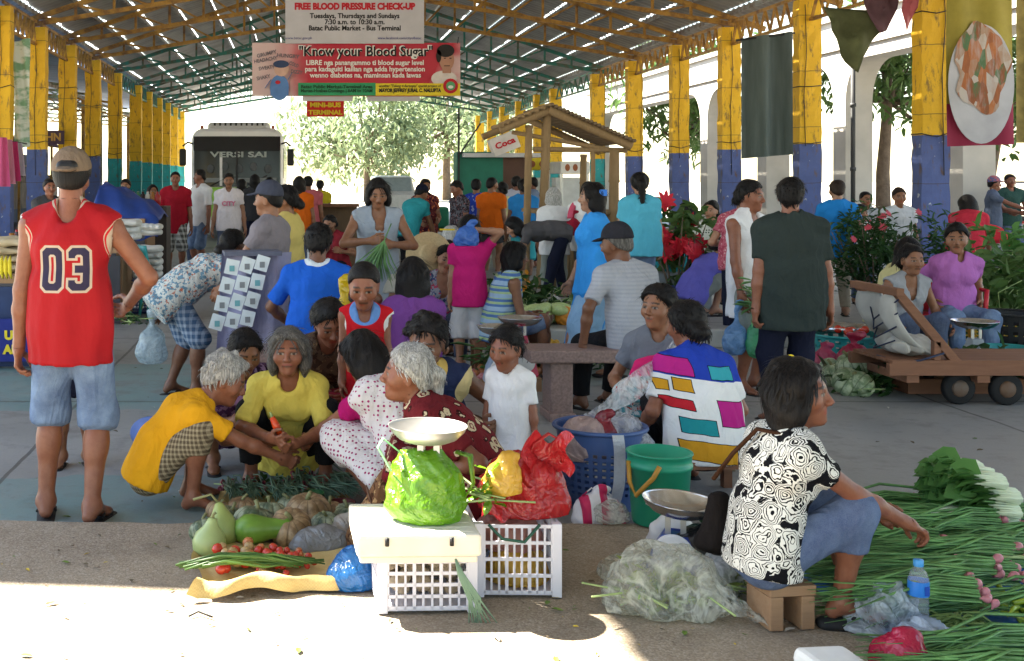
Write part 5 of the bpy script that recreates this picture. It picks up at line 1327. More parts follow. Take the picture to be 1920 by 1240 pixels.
scale('pale scale with a shallow pan in front of the girl in white', (PX(935, 8.7), 8.7, .10), .42, .16, mat('pale blue enamel', (.35, .45, .6), .35), 0, 0)
scale('red scale with a wide pan behind the toddler in white', (PX(975, 9.0), 9.0, .10), .45, .17, mat('pink red enamel', (.55, .04, .10), .35), R(20), 0)
for px, y in ((935, 8.7), (975, 9.0)): tag(MB().box((PX(px, y), y, .05), (.28, .26, .1)).build('wooden_block', M_WOODL), 'wooden block under the ' + ('pale scale' if px == 935 else 'red scale'), 'block')
# produce on the right
for k, (px, y, rd) in enumerate([(1568, 9.1, .115), (1598, 8.95, .12), (1622, 9.15, .10), (1590, 8.75, .115), (1560, 9.4, .10), (1612, 8.7, .105)]):
    pumpkin('pale green ribbed squash on the floor before the women vendors', (PX(px, y), y, .0 + (.09 if k == 1 else 0)), rd, M_SQP, k + 20, .8, (R(-25), R(10 * k)), group='pale squashes before the women vendors')
    bpy.context.view_layer.objects  # keep order
greens('long dark vegetables and leaves heaped left of the handcart', (PX(1650, 9.2), 9.2, .01), (.85, .5, .16), 200, .15, .045, mat_leaf('purple green leaf', (.05, .08, .03), (.10, .07, .05)), 81)
greens('leafy greens wrapped in clear film left of the handcart', (PX(1622, 8.75), 8.75, .01), (.4, .25, .14), 110, .12, .05, M_LB, 82)
heap('tomato', 'orange red tomato between the squashes and the teal basket', 1575, 9.7, .0, 26, .033, .5, .3, M_TOM[1], 'tomatoes near the teal basket', 1, 1, 9)
bag('crimson net bag of vegetables among the squashes', (PX(1600, 9.5), 9.5, .0), (.32, .26, .3), mat_plastic('crimson net', (.42, .02, .07), 1.1, .5), name='net_bag', seed=83, neck=.2)
bag('small crimson net bag left of the squashes', (PX(1548, 9.9), 9.9, .0), (.22, .2, .18), mat_plastic('rose net', (.5, .04, .12), 1.1, .5), name='net_bag', seed=84, neck=.2)
M_TEAL = mat('teal plastic', (.02, .26, .26), .4, .4, .1)
def tub(label, px, y, z, rad, h, m, hole=False, name='basket', cat='basket'):
    r = empty(name, (PX(px, y), y, z), label, cat)
    b = MB(); wall(b, rad * .8, rad, 0, h * .93, 20, 4, hole); b.lathe([(.001, .006), (rad * .8, .006)], n=24); b.build('wall', m, r)
    b = MB(); b.tube([((rad + .008) * math.cos(2 * PI * k / 28), (rad + .008) * math.sin(2 * PI * k / 28), h * .95) for k in range(29)], .012, 6, False); b.build('rim', m, r); return r
tub('teal perforated basket beside the seated women vendors', 1590, 10.3, 0, .30, .26, M_TEAL, True)
b = MB(); b.lathe([(.001, 0), (.22, 0), (.26, .05), (.25, .05), (.21, .012), (.001, .01)], n=24); tag(b.build('pan', M_STEEL, None, (PX(1580, 10.3), 10.35, .27)), 'shallow steel pan resting on the teal basket', 'pan')
heap('tomato', 'orange red tomato resting on the rim of the teal basket', 1598, 10.15, .26, 8, .035, .25, .1, M_TOM[0], 'tomatoes on the teal basket', 1, 1, 11)
tub('pink plastic basin before the women vendors', 1650, 9.9, 0, .2, .13, mat('pink plastic', (.60, .18, .28), .4), False, 'basin', 'basin')
tub('black perforated bin of greens at the right edge', 1895, 9.9, .1, .26, .4, M_BLACK, True, 'bin', 'bin')
tub('sea green tub before the woman in the red chair', 1890, 9.3, 0, .22, .28, M_TEAL, False, 'tub', 'tub')
crate('yellow plastic crate behind the black bin', (PX(1850, 10.6), 10.6, 0), .5, .35, .34, mat('yellow crate', (.62, .40, .03), .45), 0, 8, group='crates of the vendors')
scale('pale pan scale before the woman in the red chair', (PX(1828, 9.2), 9.2, .12), .38, .17, mat('grey enamel', (.3, .33, .36), .4), 0, 0)
greens('fresh dark greens on the ground before the red chair', (PX(1800, 8.95), 8.95, .12), (1.0, .35, .17), 260, .13, .07, M_LB, 85)
tag(MB().box((PX(1800, 8.95), 9.0, .06), (1.0, .5, .11)).build('pallet', M_WOOD), 'low wooden pallet under the greens before the red chair', 'pallet')
greens('big bright leafy heap behind the red chair', (PX(1895, 11.6), 11.6, .0), (1.2, .8, .85), 620, .17, .075, M_L1, 86)
greens('upper leafy mass at the right edge behind the vendors', (PX(1890, 12.6), 12.6, .3), (1.1, .8, .75), 480, .18, .08, M_PEL, 87)
greens('banana leaves and greens at the foot of the blue column', (PX(1745, 14), 14, .0), (.7, .5, .5), 160, .22, .07, M_L1, 88)
def chair(label, loc, m, rz=0, arms=True):
    r = empty('plastic_chair', loc, label, 'chair', None, rz)
    MB().box((0, 0, .42), (.44, .42, .03)).build('seat', m, r, bevel=.012)
    b = MB(); b.sheet(lambda u, v: ((u - .5) * (.44 - .06 * v), -.2 - .07 * v + .03 * (u - .5) ** 2 * 4, .45 + .40 * v), 8, 6); bo = b.build('backrest', m, r); so = bo.modifiers.new('thick', 'SOLIDIFY'); so.thickness = .02
    for sx in (-1, 1):
        for sy in (-1, 1): b = MB(); b.tube([(sx * .19, sy * .18, .42), (sx * .22, sy * .21, 0)], [.025, .018], 8); b.build('leg', m, r)
        if arms: b = MB(); b.tube([(sx * .2, -.24, .66), (sx * .25, -.1, .66), (sx * .25, .14, .65), (sx * .21, .18, .42)], .02, 8); b.build('armrest', m, r)
    return r
chair('red plastic armchair holding the woman in purple', (PX(1785, 10.15), 10.2, 0), mat('red plastic', (.45, .02, .03), .4), R(178))
# large shrub of the plant seller, poinsettias
def shrub(label, px, y, z, w, h, n, m, seed, L=.12, wd=.035, name='shrub', flowers=None, nf=0, fs=.1):
    rg = random.Random(seed); r = empty(name, (PX(px, y), y, z), label, 'plant', None)
    b = MB()
    for k in range(14):
        a = rg.uniform(0, 6.28); b.tube([(0, 0, 0), (w * .2 * math.cos(a), w * .2 * math.sin(a), h * .4), (w * .42 * math.cos(a), w * .42 * math.sin(a), h * rg.uniform(.6, .95))], [.018, .012, .004], 5)
    b.build('stem', M_BARK, r); b = MB()
    cl = [(Vector((rg.gauss(0, .22) * w, rg.gauss(0, .2) * w, h * rg.uniform(.12, .92))), rg.uniform(.16, .3) * w) for _ in range(24)]
    for k in range(n):
        c, q = rg.choice(cl); u = Vector((rg.gauss(0, 1), rg.gauss(0, 1), rg.gauss(0, 1))).normalized() * q * rg.random() ** .4; p = c + u; p.z = max(.03, p.z)
        b.leaf(p, (rg.gauss(0, 1), rg.gauss(0, 1), rg.gauss(.2, .7)), L * rg.uniform(.6, 1.3), wd, (rg.gauss(0, .6), rg.gauss(0, .6), 1))
    b.build('foliage', m, r)
    if flowers:
        for k in range(nf):
            b = MB(); c, q = rg.choice(cl[:12]); c = Vector((c.x, c.y, max(c.z, h * .5))); p = c + Vector((rg.gauss(0, .5), rg.gauss(0, .5), rg.uniform(.3, 1))).normalized() * q
            ax = (Vector((rg.gauss(0, .6), -1.1, rg.uniform(.1, 1.2)))).normalized(); e1 = ax.orthogonal().normalized(); e2 = ax.cross(e1)
            for j in range(10): a = j * .63; dd = e1 * math.cos(a) + e2 * math.sin(a) + ax * .25; b.leaf(p, dd, fs * rg.uniform(.7, 1.1), fs * .42, ax, .2)
            b.build('bloom', flowers, r)
    return r
M_RED = mat('poinsettia bract', (.60, .015, .035), .5)
shrub('dark bushy potted shrubs massed left of the big blue column', 1640, 13.2, 0, 1.15, 1.25, 2300, M_LB, 3, .11, .03, flowers=mat('rose petals', (.5, .06, .09), .5), nf=12, fs=.05)
shrub('red poinsettia flowering behind the seated women in the middle', 1268, 13.0, .165, .8, 1.15, 380, M_L1, 4, .16, .08, 'poinsettia', M_RED, 38, .13)
shrub('small red flowered plant seen at the left edge of the dark shrubs', 1615, 16.0, 0, .6, 1.25, 260, M_L1, 6, .12, .04, 'poinsettia', M_RED, 10, .1)
# goods near the middle sellers
bk = MB(); bk.box((0, 0, .2), (.5, .35, .4)); tag(bk.build('sales_box', M_DARK, None, (PX(640, 12), 12.0, 0), bevel=.02), 'dark box with goods beside the vendor in the blue shirt', 'box')
bag('red bag on the floor beside the long haired person', (PX(645, 11), 11.0, .0), (.45, .3, .5), mat_plastic('dark crimson film', (.36, .02, .04), 1.2, .4), seed=91, neck=.3)
greens('brown dried herbs spread behind the red bag', (PX(660, 13), 13, .3), (.7, .4, .1), 90, .14, .03, mat('dry herb', (.22, .15, .04), .7), 92, group=None)
tag(MB().box((PX(660, 13), 13, .15), (.8, .5, .3)).build('low_table', M_DARK, bevel=.01), 'low dark table under the dried herbs', 'table')
hat = MB(); hat.lathe([(.001, .11), (.07, .10), (.09, .05), (.10, .01), (.20, -.012), (.205, -.016), (.10, 0), (.001, .095)], n=28); o = hat.build('straw_hat', mat('woven straw', (.55, .42, .24), .8, .2, .2, 60), None, (PX(805, 10.2), 10.2, PZ(478, 10.2))); o.rotation_euler = (R(80), R(10), 0); tag(o, 'pale straw hat leaning on the vendor in green', 'hat')
greens('assorted greens around the sellers in the middle of the hall', (PX(1200, 13.3), 13.3, ZI), (1.2, .6, .2), 220, .15, .06, M_LB, 94)
bk = MB(); bk.lathe([(.10, 0), (.17, .02), (.2, .28), (.18, .28), (.15, .03), (.001, .02)], n=20); tag(bk.build('bucket', mat('royal blue plastic', (.02, .05, .28)), None, (PX(1262, 12.7), 12.7, ZI)), 'royal blue bucket beside the man squatting in violet', 'bucket')
tag(MB().box((PX(1268, 13.2), 13.2, ZI + .2), (.7, .3, .4)).build('display_table', mat('grey board', (.3, .32, .33)), bevel=.01), 'grey display box before the teenager in teal', 'box')

# ------------------------------------------------------------------ wooden handcart
r = empty('handcart', (PX(1800, 8.5), 8.5, 0), 'wooden handcart with a sack lashed to its tilted handle frame', 'handcart')
x0 = r.location.x
def cx_(px, y=8.3): return PX(px, y) - x0
b = MB()
for k in range(7): b.box((cx_(1668) + .95, -.20 + k * .085, .318), (1.9, .075, .024))
b.build('deck', M_WOOD, r, bevel=.003)
b = MB()
for y in (-.215, .36): b.box((cx_(1668) + .95, y, .265), (1.94, .05, .085))
for k in range(4): b.box((cx_(1668) + .15 + k * .5, .07, .20), (.09, .6, .06))
b.build('chassis', M_WOOD, r, bevel=.003)
b = MB(); pts = []
for y in (-.2, .36): b.bar((cx_(1795), y, .30), (cx_(1683), y, .80), .05, .06)
b.bar((cx_(1683) - .01, -.26, .81), (cx_(1683) - .01, .44, .81), .055, .055); b.bar((cx_(1755), -.2, .30), (cx_(1755), -.2, .46), .05)
b.build('handle_frame', M_WOOD, r, bevel=.004)
def sk(u, v): 
    sag = math.sin(PI * v) * .10 + .03 * math.sin(u * 7)
    t_ = v; xx = cx_(1683) + (cx_(1760) - cx_(1683)) * t_ - sag * 1.1; zz = .78 - .42 * t_ - sag * .3
    return (xx, -.19 + .54 * u + .02 * math.sin(v * 9), zz + .015 * math.sin(u * 12 + v * 5))
b = MB(); b.sheet(sk, 16, 16); sko = b.build('sack', mat('grimy white sack', (.46, .45, .42), .8, .2, .3, 3, .4, 12), r); sko.modifiers.new('t', 'SOLIDIFY').thickness = .02
p_, f_ = solid([cap((cx_(1700), .0, .42), (cx_(1760), .02, .40),   .065, .065, .05, V3(0, 1, 0), 2.6)], .014, .012, 8); link_mesh('sack', np_mesh('sack', p_, f_), mat('grimy white sack', (.46, .45, .42), .8, .2, .3, 3, .4, 12), r)
b = MB()
for k in range(4): y = -.22 + .02 * k; b.tube([(cx_(1683), y, .76 - .1 * k), (cx_(1690) - .05, .1, .58 - .07 * k), (cx_(1700) + .04 * k, .36, .72 - .1 * k)], .006, 5)
b.tube([(cx_(1765), -.235, .38), (cx_(1720), -.24, .33), (cx_(1690), -.20, .31), (cx_(1670), 0, .33)], .008, 5)
b.build('rope', mat('dark blue rope', (.02, .03, .07)), r)
def wheel(b, c, rad, w):
    Mx = Matrix.Rotation(R(90), 3, 'X'); b.lathe([(.001, -w / 2), (rad * .86, -w / 2), (rad, -w * .3), (rad, w * .3), (rad * .86, w / 2), (.001, w / 2)], c, 28, Mx)
for (px, y) in ((1808, -.12), (1893, -.15), (1840, .34), (1925, .34)):
    b = MB(); wheel(b, (cx_(px), y, .115), .115, .06); wo = b.build('wheel', mat('black rubber', (.015, .015, .016), .8), r)
    b = MB(); wheel(b, (cx_(px), y - .01, .115), .06, .066); b.build('hub', mat_steel('rusty hub', (.12, .09, .07)), wo)
    b = MB(); b.bar((cx_(px), y, .115), (cx_(px), y, .24), .06, .05); b.build('wheel_bracket', M_WOOD, r)

# ------------------------------------------------------------------ signs hung across the hall
def flat(c, size, m, label, cat, name, th=.02, sub=None):
    r = empty(name, c, label, cat); MB().box((0, 0, 0), (size[0], th, size[1])).build('panel', m, r); return r
def ell(b, cx, cz, rx, rz, y, n=20): b.add([(cx + rx * math.cos(2 * PI * i / n), y, cz + rz * math.sin(2 * PI * i / n)) for i in range(n)], [tuple(range(n))])
def quad(b, x0, z0, x1, z1, y): b.add([(x0, y, z0), (x1, y, z0), (x1, y, z1), (x0, y, z1)], [(0, 1, 2, 3)])
YS = 25.7; q = YS / FPX
def bx(px): return (px - 665) * q
def bz(py): return -(py - 130) * q
T_BLK = mat('black print', (.015, .015, .018), .6); T_WHT = mat('white print', (.78, .77, .74), .6); T_RED = mat('red print', (.50, .015, .03), .6); T_YEL = mat('yellow print', (.75, .58, .03), .6)
r = empty('health_banner', (PX(665, YS), YS, PZ(130, YS)), 'wide red and white blood sugar banner hung across the hall', 'banner')
b = MB()
b.mi = 0; b.sheet(lambda u, v: (bx(473) + (bx(863) - bx(473)) * u, .02 * math.sin(u * 9) * (1 - v) + .012 * math.sin(u * 23 + v * 4), bz(181) + (bz(81) - bz(181)) * v + .03 * (u - .5) ** 2), 60, 14)
t = NT('banner print'); x, y, z = t.sep(); f = t.math('ADD', t.math('MULTIPLY', t.noise(1.1, 2), .9), t.math('MULTIPLY', t.math('ABSOLUTE', t.math('SUBTRACT', x, .15)), -.2))
redw = t.ramp(f, [(0, (.62, .42, .42)), (.05, (.58, .20, .22)), (.14, (.48, .025, .05))]); t.bump(t.noise(3, 3), .3, .03)
M_BAN = t.fin(t.mix(t.ramp(t.math('ADD', t.math('MULTIPLY', x, .5), t.math('ADD', .95, t.math('MULTIPLY', t.noise(1.6, 3), .25))), [(.22, (1, 1, 1)), (.55, (0, 0, 0))]), redw, t.mix(t.noise(2, 3), (.62, .56, .54), (.60, .32, .33))), .5, .3)
b.build('panel', M_BAN, r)
b = MB(); quad(b, bx(559), bz(180), bx(704), bz(156), -.06); b.build('green_strip', mat('green print', (.03, .30, .13)), r)
b = MB(); quad(b, bx(704), bz(180), bx(862), bz(157), -.06); b.build('yellow_strip', T_YEL, r)
text('"Know your Blood Sugar"', .30, T_BLK, r, (bx(686), -.05, bz(98)), width=250 * q, bold=.006); text('"Know your Blood Sugar"', .30, T_WHT, r, (bx(684.5), -.045, bz(97)), width=250 * q, bold=.014)
for s_, px, py, w in (('LIBRE nga panangammo ti blood sugar level', 684, 118.5, 220), ('para kadaguiti kailian nga adda hypertension', 684, 130.5, 224), ('wenno diabetes na, maminsan kada lawas', 685, 142, 208)):
    text(s_, .15, T_WHT, r, (bx(px), -.055, bz(py)), width=w * q, bold=.004)
for s_, px, py, w in (('Batac Public Market-Terminal Area', 631, 163.5, 134), ('Martes-Huebes-Domingo | 8AM to 10AM', 631, 171, 134)): text(s_, .10, mat('dark green print', (.01, .07, .03)), r, (bx(px), -.07, bz(py)), width=w * q, bold=.003)
text('another "Tulong ti Barangay" special project of', .08, T_BLK, r, (bx(768), -.07, bz(162)), width=116 * q, bold=.001, shear=.2); text('MAYOR JEFFREY JUBAL C. NALUPTA', .11, T_BLK, r, (bx(768), -.07, bz(170.5)), width=116 * q, bold=.005)
b = MB(); ell(b, bx(844), bz(162), 14 * q, 14 * q, -.075); sl = b.build('seal', T_RED, r); b = MB(); ell(b, bx(844), bz(162), 8.5 * q, 8.5 * q, -.085); b.build('seal_centre', mat('seal green', (.10, .35, .16)), sl); b = MB(); ell(b, bx(844), bz(164), 5 * q, 3 * q, -.09); b.build('seal_centre', T_WHT, sl)
b = MB()                                              # portrait: shirt, face, hair
b.mi = 0; ell(b, bx(832), bz(148), 24 * q, 15 * q, -.05); b.mi = 1; ell(b, bx(837), bz(113), 14 * q, 20 * q, -.056); quad(b, bx(829), bz(138), bx(845), bz(124), -.054); b.mi = 2; ell(b, bx(835), bz(96), 16.5 * q, 12 * q, -.06); ell(b, bx(822), bz(106), 5 * q, 12 * q, -.06)
for dx in (-4.5, 6): ell(b, bx(838 + dx), bz(110), 2.4 * q, 1 * q, -.062, 10)
quad(b, bx(832), bz(125), bx(843), bz(123.5), -.062)
b.build('portrait', [mat('print shirt', (.66, .60, .58)), mat('print skin', (.42, .22, .15)), mat('print hair', (.02, .016, .015))], r)
b = MB()                                              # plain drawing of a boy holding his head
b.mi = 0; ell(b, bx(524), bz(165), 18 * q, 24 * q, -.05); quad(b, bx(507), bz(180), bx(541), bz(160), -.053); b.bar((bx(508), -.052, bz(150)), (bx(497), -.052, bz(166)), .09, .01); b.bar((bx(540), -.052, bz(150)), (bx(547), -.052, bz(138)), .09, .01)
b.mi = 1; ell(b, bx(528), bz(131), 14 * q, 13 * q, -.056); b.bar((bx(547), -.056, bz(146)), (bx(541), -.056, bz(124)), .06, .01); b.mi = 2; ell(b, bx(527), bz(121), 15 * q, 7 * q, -.06); b.mi = 3; ell(b, bx(521), bz(155), 5 * q, 3.5 * q, -.06)
b.build('drawing', [mat('print blue', (.10, .22, .50)), mat('print face', (.60, .38, .30)), mat('print navy', (.03, .05, .12)), T_RED], r)
for s_, px, py, w, a in (('GRUMPY', 500, 102, 38, 14), ('HEADACHY', 498, 113, 44, 10), ('HUNGRY', 540, 106, 42, -5), ('SWEATY', 500, 128, 30, 8), ('SHAKY', 494, 146, 26, 12), ('COLD', 551, 122, 18, -20), ('DIZZY', 556, 136, 22, -8)):
    text(s_, .11, mat('grey print', (.16, .14, .16)), r, (bx(px), -.06, bz(py)), (R(90), -R(a), 0), width=w * q, bold=.003)
b = MB()
for px in (476, 560, 650, 740, 858): b.tube([(bx(px), 0, bz(82)), (bx(px) + .02, 0, bz(70))], .008, 5)
b.build('tie', T_BLK, r)
YB = YS - .25; q2 = YB / FPX
r = empty('clinic_board', (PX(665, YB), YB, PZ(30, YB)), 'white board announcing free blood pressure check-ups above the banner', 'sign')
MB().box((0, 0, -4 * q2), (260 * q2, .03, 96 * q2)).build('panel', mat('dull white board', (.52, .51, .54), .6, .2, .12, 2), r)
def zz(py): return -(py - 30) * q2
for s_, py, w, m, bd in (('FREE BLOOD PRESSURE CHECK-UP', 13, 226, T_RED, .012), ('Tuesdays, Thursdays and Sundays', 30.5, 168, T_BLK, .004), ('7:30 a.m. to 10:30 a.m.', 42, 112, T_BLK, .004), ('Batac Public Market - Bus Terminal', 53.5, 172, T_BLK, .004)):
    text(s_, .19 if py == 13 else .15, m, r, (0, -.02, zz(py)), width=w * q2, bold=bd)
text('www.batac.gov.ph', .08, mat('print ink blue', (.06, .06, .25)), r, (-105 * q2, -.02, zz(72)), width=50 * q2); text('www.facebook.com/cityofbatac', .08, mat('print ink blue', (.06, .06, .25)), r, (84 * q2, -.02, zz(72)), width=82 * q2)
b = MB(); b.box((-50 * q2, .3, zz(182)), (95 * q2, .04, 12 * q2)); b.box((75 * q2, .3, zz(182)), (100 * q2, .04, 12 * q2)); b.build('backing_strip', mat('dull white board', (.52, .51, .54), .6, .2, .12, 2), r)
YM = 29.4; q3 = YM / FPX
r = empty('terminal_sign', (PX(610, YM), YM, PZ(199, YM)), 'small red sign with yellow words below the banner', 'sign')
MB().box((0, 0, 0), (70 * q3, .03, 40 * q3)).build('panel', mat('sign red', (.62, .02, .015), .5), r)
text('MINI-BUS', .155, T_YEL, r, (0, -.02, .02), width=58 * q3, bold=.008); text('TERMINAL', .155, T_YEL, r, (0, -.02, -12.5 * q3), width=64 * q3, bold=.008)
b = MB(); b.tube([(-.4, 0, .25), (-.4, 0, 1.9)], .008, 5); b.tube([(.4, 0, .25), (.4, 0, 1.9)], .008, 5); b.build('wire', T_BLK, r)

# ------------------------------------------------------------------ hangings on the right and left
t = NT('shade netting'); f = t.noise(3, 4, .6, t.map((3, 3, .3))); t.bump(f, .4, .03); M_NET = t.fin(t.mix(f, (.05, .07, .068), (.15, .185, .18)), .8, .1); M_NET.node_tree.nodes['Principled BSDF'].inputs['Alpha'].default_value = 1.0
YN = 21.5
b = MB(); b.sheet(lambda u, v: (PX(1390, YN) + (PX(1482, YN) - PX(1390, YN)) * u, .09 * math.sin(u * 11) + .03 * math.sin(u * 23) * (1 - v) + YN, PZ(298 - 8 * u, YN) + (PZ(72, YN) + .12 * u - PZ(298 - 8 * u, YN)) * v), 40, 16); tag(b.build('shade_net', M_NET), 'dark shade netting hanging between two right columns', 'netting')
b = MB(); b.tube([(PX(1380, YN), YN, PZ(76, YN)), (PX(1490, YN), YN, PZ(62, YN))], .02, 6); tag(b.build('curtain_pole', M_DARK), 'dark pole carrying the shade netting', 'pole')
YT_ = 17.2
def rag(label, pts, m, yo=0, seed=1):
    b = MB(); n = len(pts); c = Vector((sum(p[0] for p in pts) / n, sum(p[1] for p in pts) / n)); V = []; rings = 5
    for k in range(rings + 1):
        for i in range(n * 3):
            a, d = pts[i // 3], pts[(i // 3 + 1) % n]; f = (i % 3) / 3; p = Vector((a[0] + (d[0] - a[0]) * f, a[1] + (d[1] - a[1]) * f)); p = c + (p - c) * (k / rings if k else .001)
            V.append((PX(p.x, YT_), YT_ + yo + .16 * mnoise.noise(Vector((p.x * .04 + seed, p.y * .03, seed))), PZ(p.y, YT_)))
    m_ = n * 3; Fs = [(k * m_ + i, k * m_ + (i + 1) % m_, (k + 1) * m_ + (i + 1) % m_, (k + 1) * m_ + i) for k in range(rings) for i in range(m_)]
    b.add(V, Fs, True); o = b.build('torn_tarpaulin', m); o.modifiers.new('t', 'SOLIDIFY').thickness = .012; tag(o, label, 'tarpaulin')
M_OLI = mat('olive canvas', (.10, .11, .05), .8, .2, .5, 3, .4, 14); M_OLI2 = mat('dark canvas', (.045, .05, .035), .8, .2, .4, 3, .4, 14)
rag('dark olive torn tarpaulin hanging in a point from the girder', [(1548, 12), (1640, 20), (1650, 60), (1628, 92), (1606, 137), (1578, 105), (1560, 58)], M_OLI, 0, 1)
rag('grey and maroon folded tarpaulin hanging from the girder', [(1595, -30), (1680, -30), (1672, 20), (1655, 60), (1640, 65), (1622, 40)], mat('maroon grey canvas', (.12, .06, .075), .7, .2, .6, 2.4, .4, 9), -.15, 2)
rag('pink red pointed tarpaulin corner beside the big column', [(1672, -30), (1712, -30), (1700, 20), (1683, 62), (1676, 50)], mat('rose canvas', (.42, .10, .12), .6, .3, .2, 3), -.3, 3)
# painted food banner
YF = 16.2; r = empty('food_banner', (PX(1840, YF), YF, 0), 'faded food banner with a plate hanging at the upper right', 'banner')
def fx(px): return PX(px, YF) - PX(1840, YF)
b = MB(); b.sheet(lambda u, v: (fx(1776) + (fx(1900) - fx(1776)) * u, .03 * math.sin(u * 12 + v * 3), PZ(275 - 4 * u, YF) + (PZ(-60, YF) - PZ(275, YF)) * v), 24, 20)
t = NT('faded banner print'); x, y, z = t.sep(); f = t.noise(2.4, 5, .65); c = t.mix(f, (.15, .12, .02), (.34, .28, .05)); c = t.mix(t.lt(z, PZ(195, YF)), c, (.22, .02, .05)); t.bump(t.noise(5, 4), .3, .02); b.build('panel', t.fin(c, .7, .2), r)
b = MB(); ell(b, fx(1837), PZ(158, YF), 62 * YF / FPX, 112 * YF / FPX, -.036, 40); b.build('plate', mat('print plate', (.40, .40, .42), .7, .2, .2, 3), r)
mf = [mat('print orange', (.33, .11, .045))]
t = NT('printed dish'); w_ = t.map((7, 1, 3.0)); nd = t.n('TexVoronoi'); t.l(w_, nd.inputs['Vector']); nd.inputs['Scale'].default_value = 1.6; q_ = t.math('ADD', t.math('MULTIPLY', t.sep(nd.outputs['Color'])[0], .7), t.math('MULTIPLY', t.noise(3.2, 5, .7, t.map((3, 1, .9))), .5))
t.bump(t.noise(6, 4), .3, .02); M_DISH = t.fin(t.mix(t.ramp(t.noise(5, 4, .7, t.map((2, 1, .35))), [(.5, (0, 0, 0)), (.7, (.6, .6, .6))]), t.ramp(q_, [(0, (.05, .11, .05)), (.28, (.07, .13, .06)), (.36, (.20, .07, .03)), (.55, (.34, .12, .04)), (.72, (.30, .20, .14)), (.9, (.40, .36, .32))]), (.36, .33, .33)), .7, .2)
b = MB(); n_ = 40; b.add([(fx(1837) + 50 * YF / FPX * (1 + .12 * math.sin(5 * a_ + 1) + .06 * math.sin(11 * a_)) * math.cos(a_), -.045, PZ(128, YF) + 84 * YF / FPX * (1 + .10 * math.sin(4 * a_)) * math.sin(a_)) for a_ in [2 * PI * k / n_ for k in range(n_)]], [tuple(range(n_))]); b.build('printed_food', M_DISH, r)
r = empty('food_banner', (PX(1912, 16.6), 16.6, 0), 'second food banner cut by the right edge of the view', 'banner')
b = MB(); b.sheet(lambda u, v: (-.05 + .5 * u, .03 * math.sin(u * 9), PZ(268, 16.6) + (PZ(-60, 16.6) - PZ(268, 16.6)) * v), 8, 12); b.build('panel', mat('speckled print', (.22, .17, .05), .7, .2, .7, 5), r)
# left faded banner and hanging clothes
YL_ = 23.2; b = MB(); b.sheet(lambda u, v: (PX(26, YL_) + (PX(56, YL_) - PX(26, YL_)) * u, YL_ + .05 * math.sin(u * 9 + v * 5), PZ(282 - 8 * u, YL_) + (PZ(75, YL_) - PZ(278, YL_)) * v), 12, 24)
t = NT('faded green print'); x, y, z = t.sep(); f = t.noise(2, 5, .6, t.map((1, 1, 3))); c = t.mix(t.ramp(f, [(.42, (0, 0, 0)), (.55, (1, 1, 1))]), (.20, .36, .22), (.62, .66, .60)); c = t.mix(t.lt(t.math('ADD', x, t.math('MULTIPLY', f, .25)), PX(34, YL_)), c, (.30, .07, .05)); tag(b.build('hanging_banner', t.fin(c, .6, .2)), 'faded white and green banner hanging by the left columns', 'banner')
for k, (px, py0, py1, c_) in enumerate([(4, 258, 350, (.55, .10, .22)), (14, 262, 345, (.62, .28, .36)), (24, 266, 340, (.50, .05, .16)), (33, 268, 330, (.45, .40, .45))]):
    b = MB(); Y_ = 21 + .25 * k; b.sheet(lambda u, v: (PX(px, Y_) + (u - .5) * .26 * (1.2 - .5 * v), Y_ + .04 * math.sin(u * 10), PZ(py1, Y_) + (PZ(py0, Y_) - PZ(py1, Y_)) * v), 10, 8); tag(b.build('hanging_clothes', mat_fabric('garment %d' % k, c_)), ['deep pink garment hanging at the far left edge', 'pale pink garment hanging beside the far left column', 'crimson garment hanging beside the far left column', 'lilac grey garment hanging nearest the left columns'][k], 'clothes')
b = MB(); b.tube([(PX(-30, 21), 21, PZ(256, 21)), (PX(50, 23), 23, PZ(270, 23))], .015, 6); tag(b.build('clothes_line', M_DARK), 'dark rail carrying the hanging clothes at the left', 'rail')
r = empty('shop_sign', (PX(88, 29), 29, PZ(258, 29)), 'dark shop sign with ochre letters between the left columns', 'sign'); MB().box((0, 0, 0), (.85, .05, .34)).build('panel', mat('dark maroon board', (.06, .03, .05)), r); text('KAHN', .26, mat('ochre print', (.45, .25, .05)), r, (0, -.03, 0), width=.7, bold=.01)

# ------------------------------------------------------------------ bus and vehicles
YB_ = 31.0; r = empty('bus', (PX(444, YB_), YB_ + 5.5, 0), 'white and lime green bus parked under the far part of the hall', 'bus')
def bus_sec(b, y, w, z0, z1, rr=.32, n=6):
    pts = [(-w, z0)] + [(-w + rr - rr * math.cos(PI / 2 * i / n), z1 - rr + rr * math.sin(PI / 2 * i / n)) for i in range(n + 1)] + [(w - rr + rr * math.sin(PI / 2 * i / n), z1 - rr + rr * math.cos(PI / 2 * i / n)) for i in range(n + 1)] + [(w, z0)]
    return [(x, y, z) for x, z in pts]
b = MB(); S = [bus_sec(b, -5.33, 1.16, .45, 2.9), bus_sec(b, -5.2, 1.22, .38, 2.98), bus_sec(b, 5.4, 1.22, .38, 2.98)]; n = len(S[0])
b.add(sum(S, []), [(k * n + i, k * n + i + 1, (k + 1) * n + i + 1, (k + 1) * n + i) for k in (0, 1) for i in range(n - 1)] + [tuple(range(n))[::-1], tuple(2 * n + i for i in range(n))], False)
b.build('coachwork', mat('white bus paint', (.80, .81, .82), .3, .5, .05), r, bevel=.03)
M_GL = mat('dark windscreen', (.012, .018, .02), .12, .25, .3, 1.5, 0); M_LG = mat('lime bus paint', (.22, .52, .02), .3, .5)
b = MB(); b.sheet(lambda u, v: ((u - .5) * 2.28, -5.44 + .05 * (2 * u - 1) ** 2 + .06 * v, 1.42 + 1.28 * v), 12, 6); b.build('windscreen', M_GL, r)
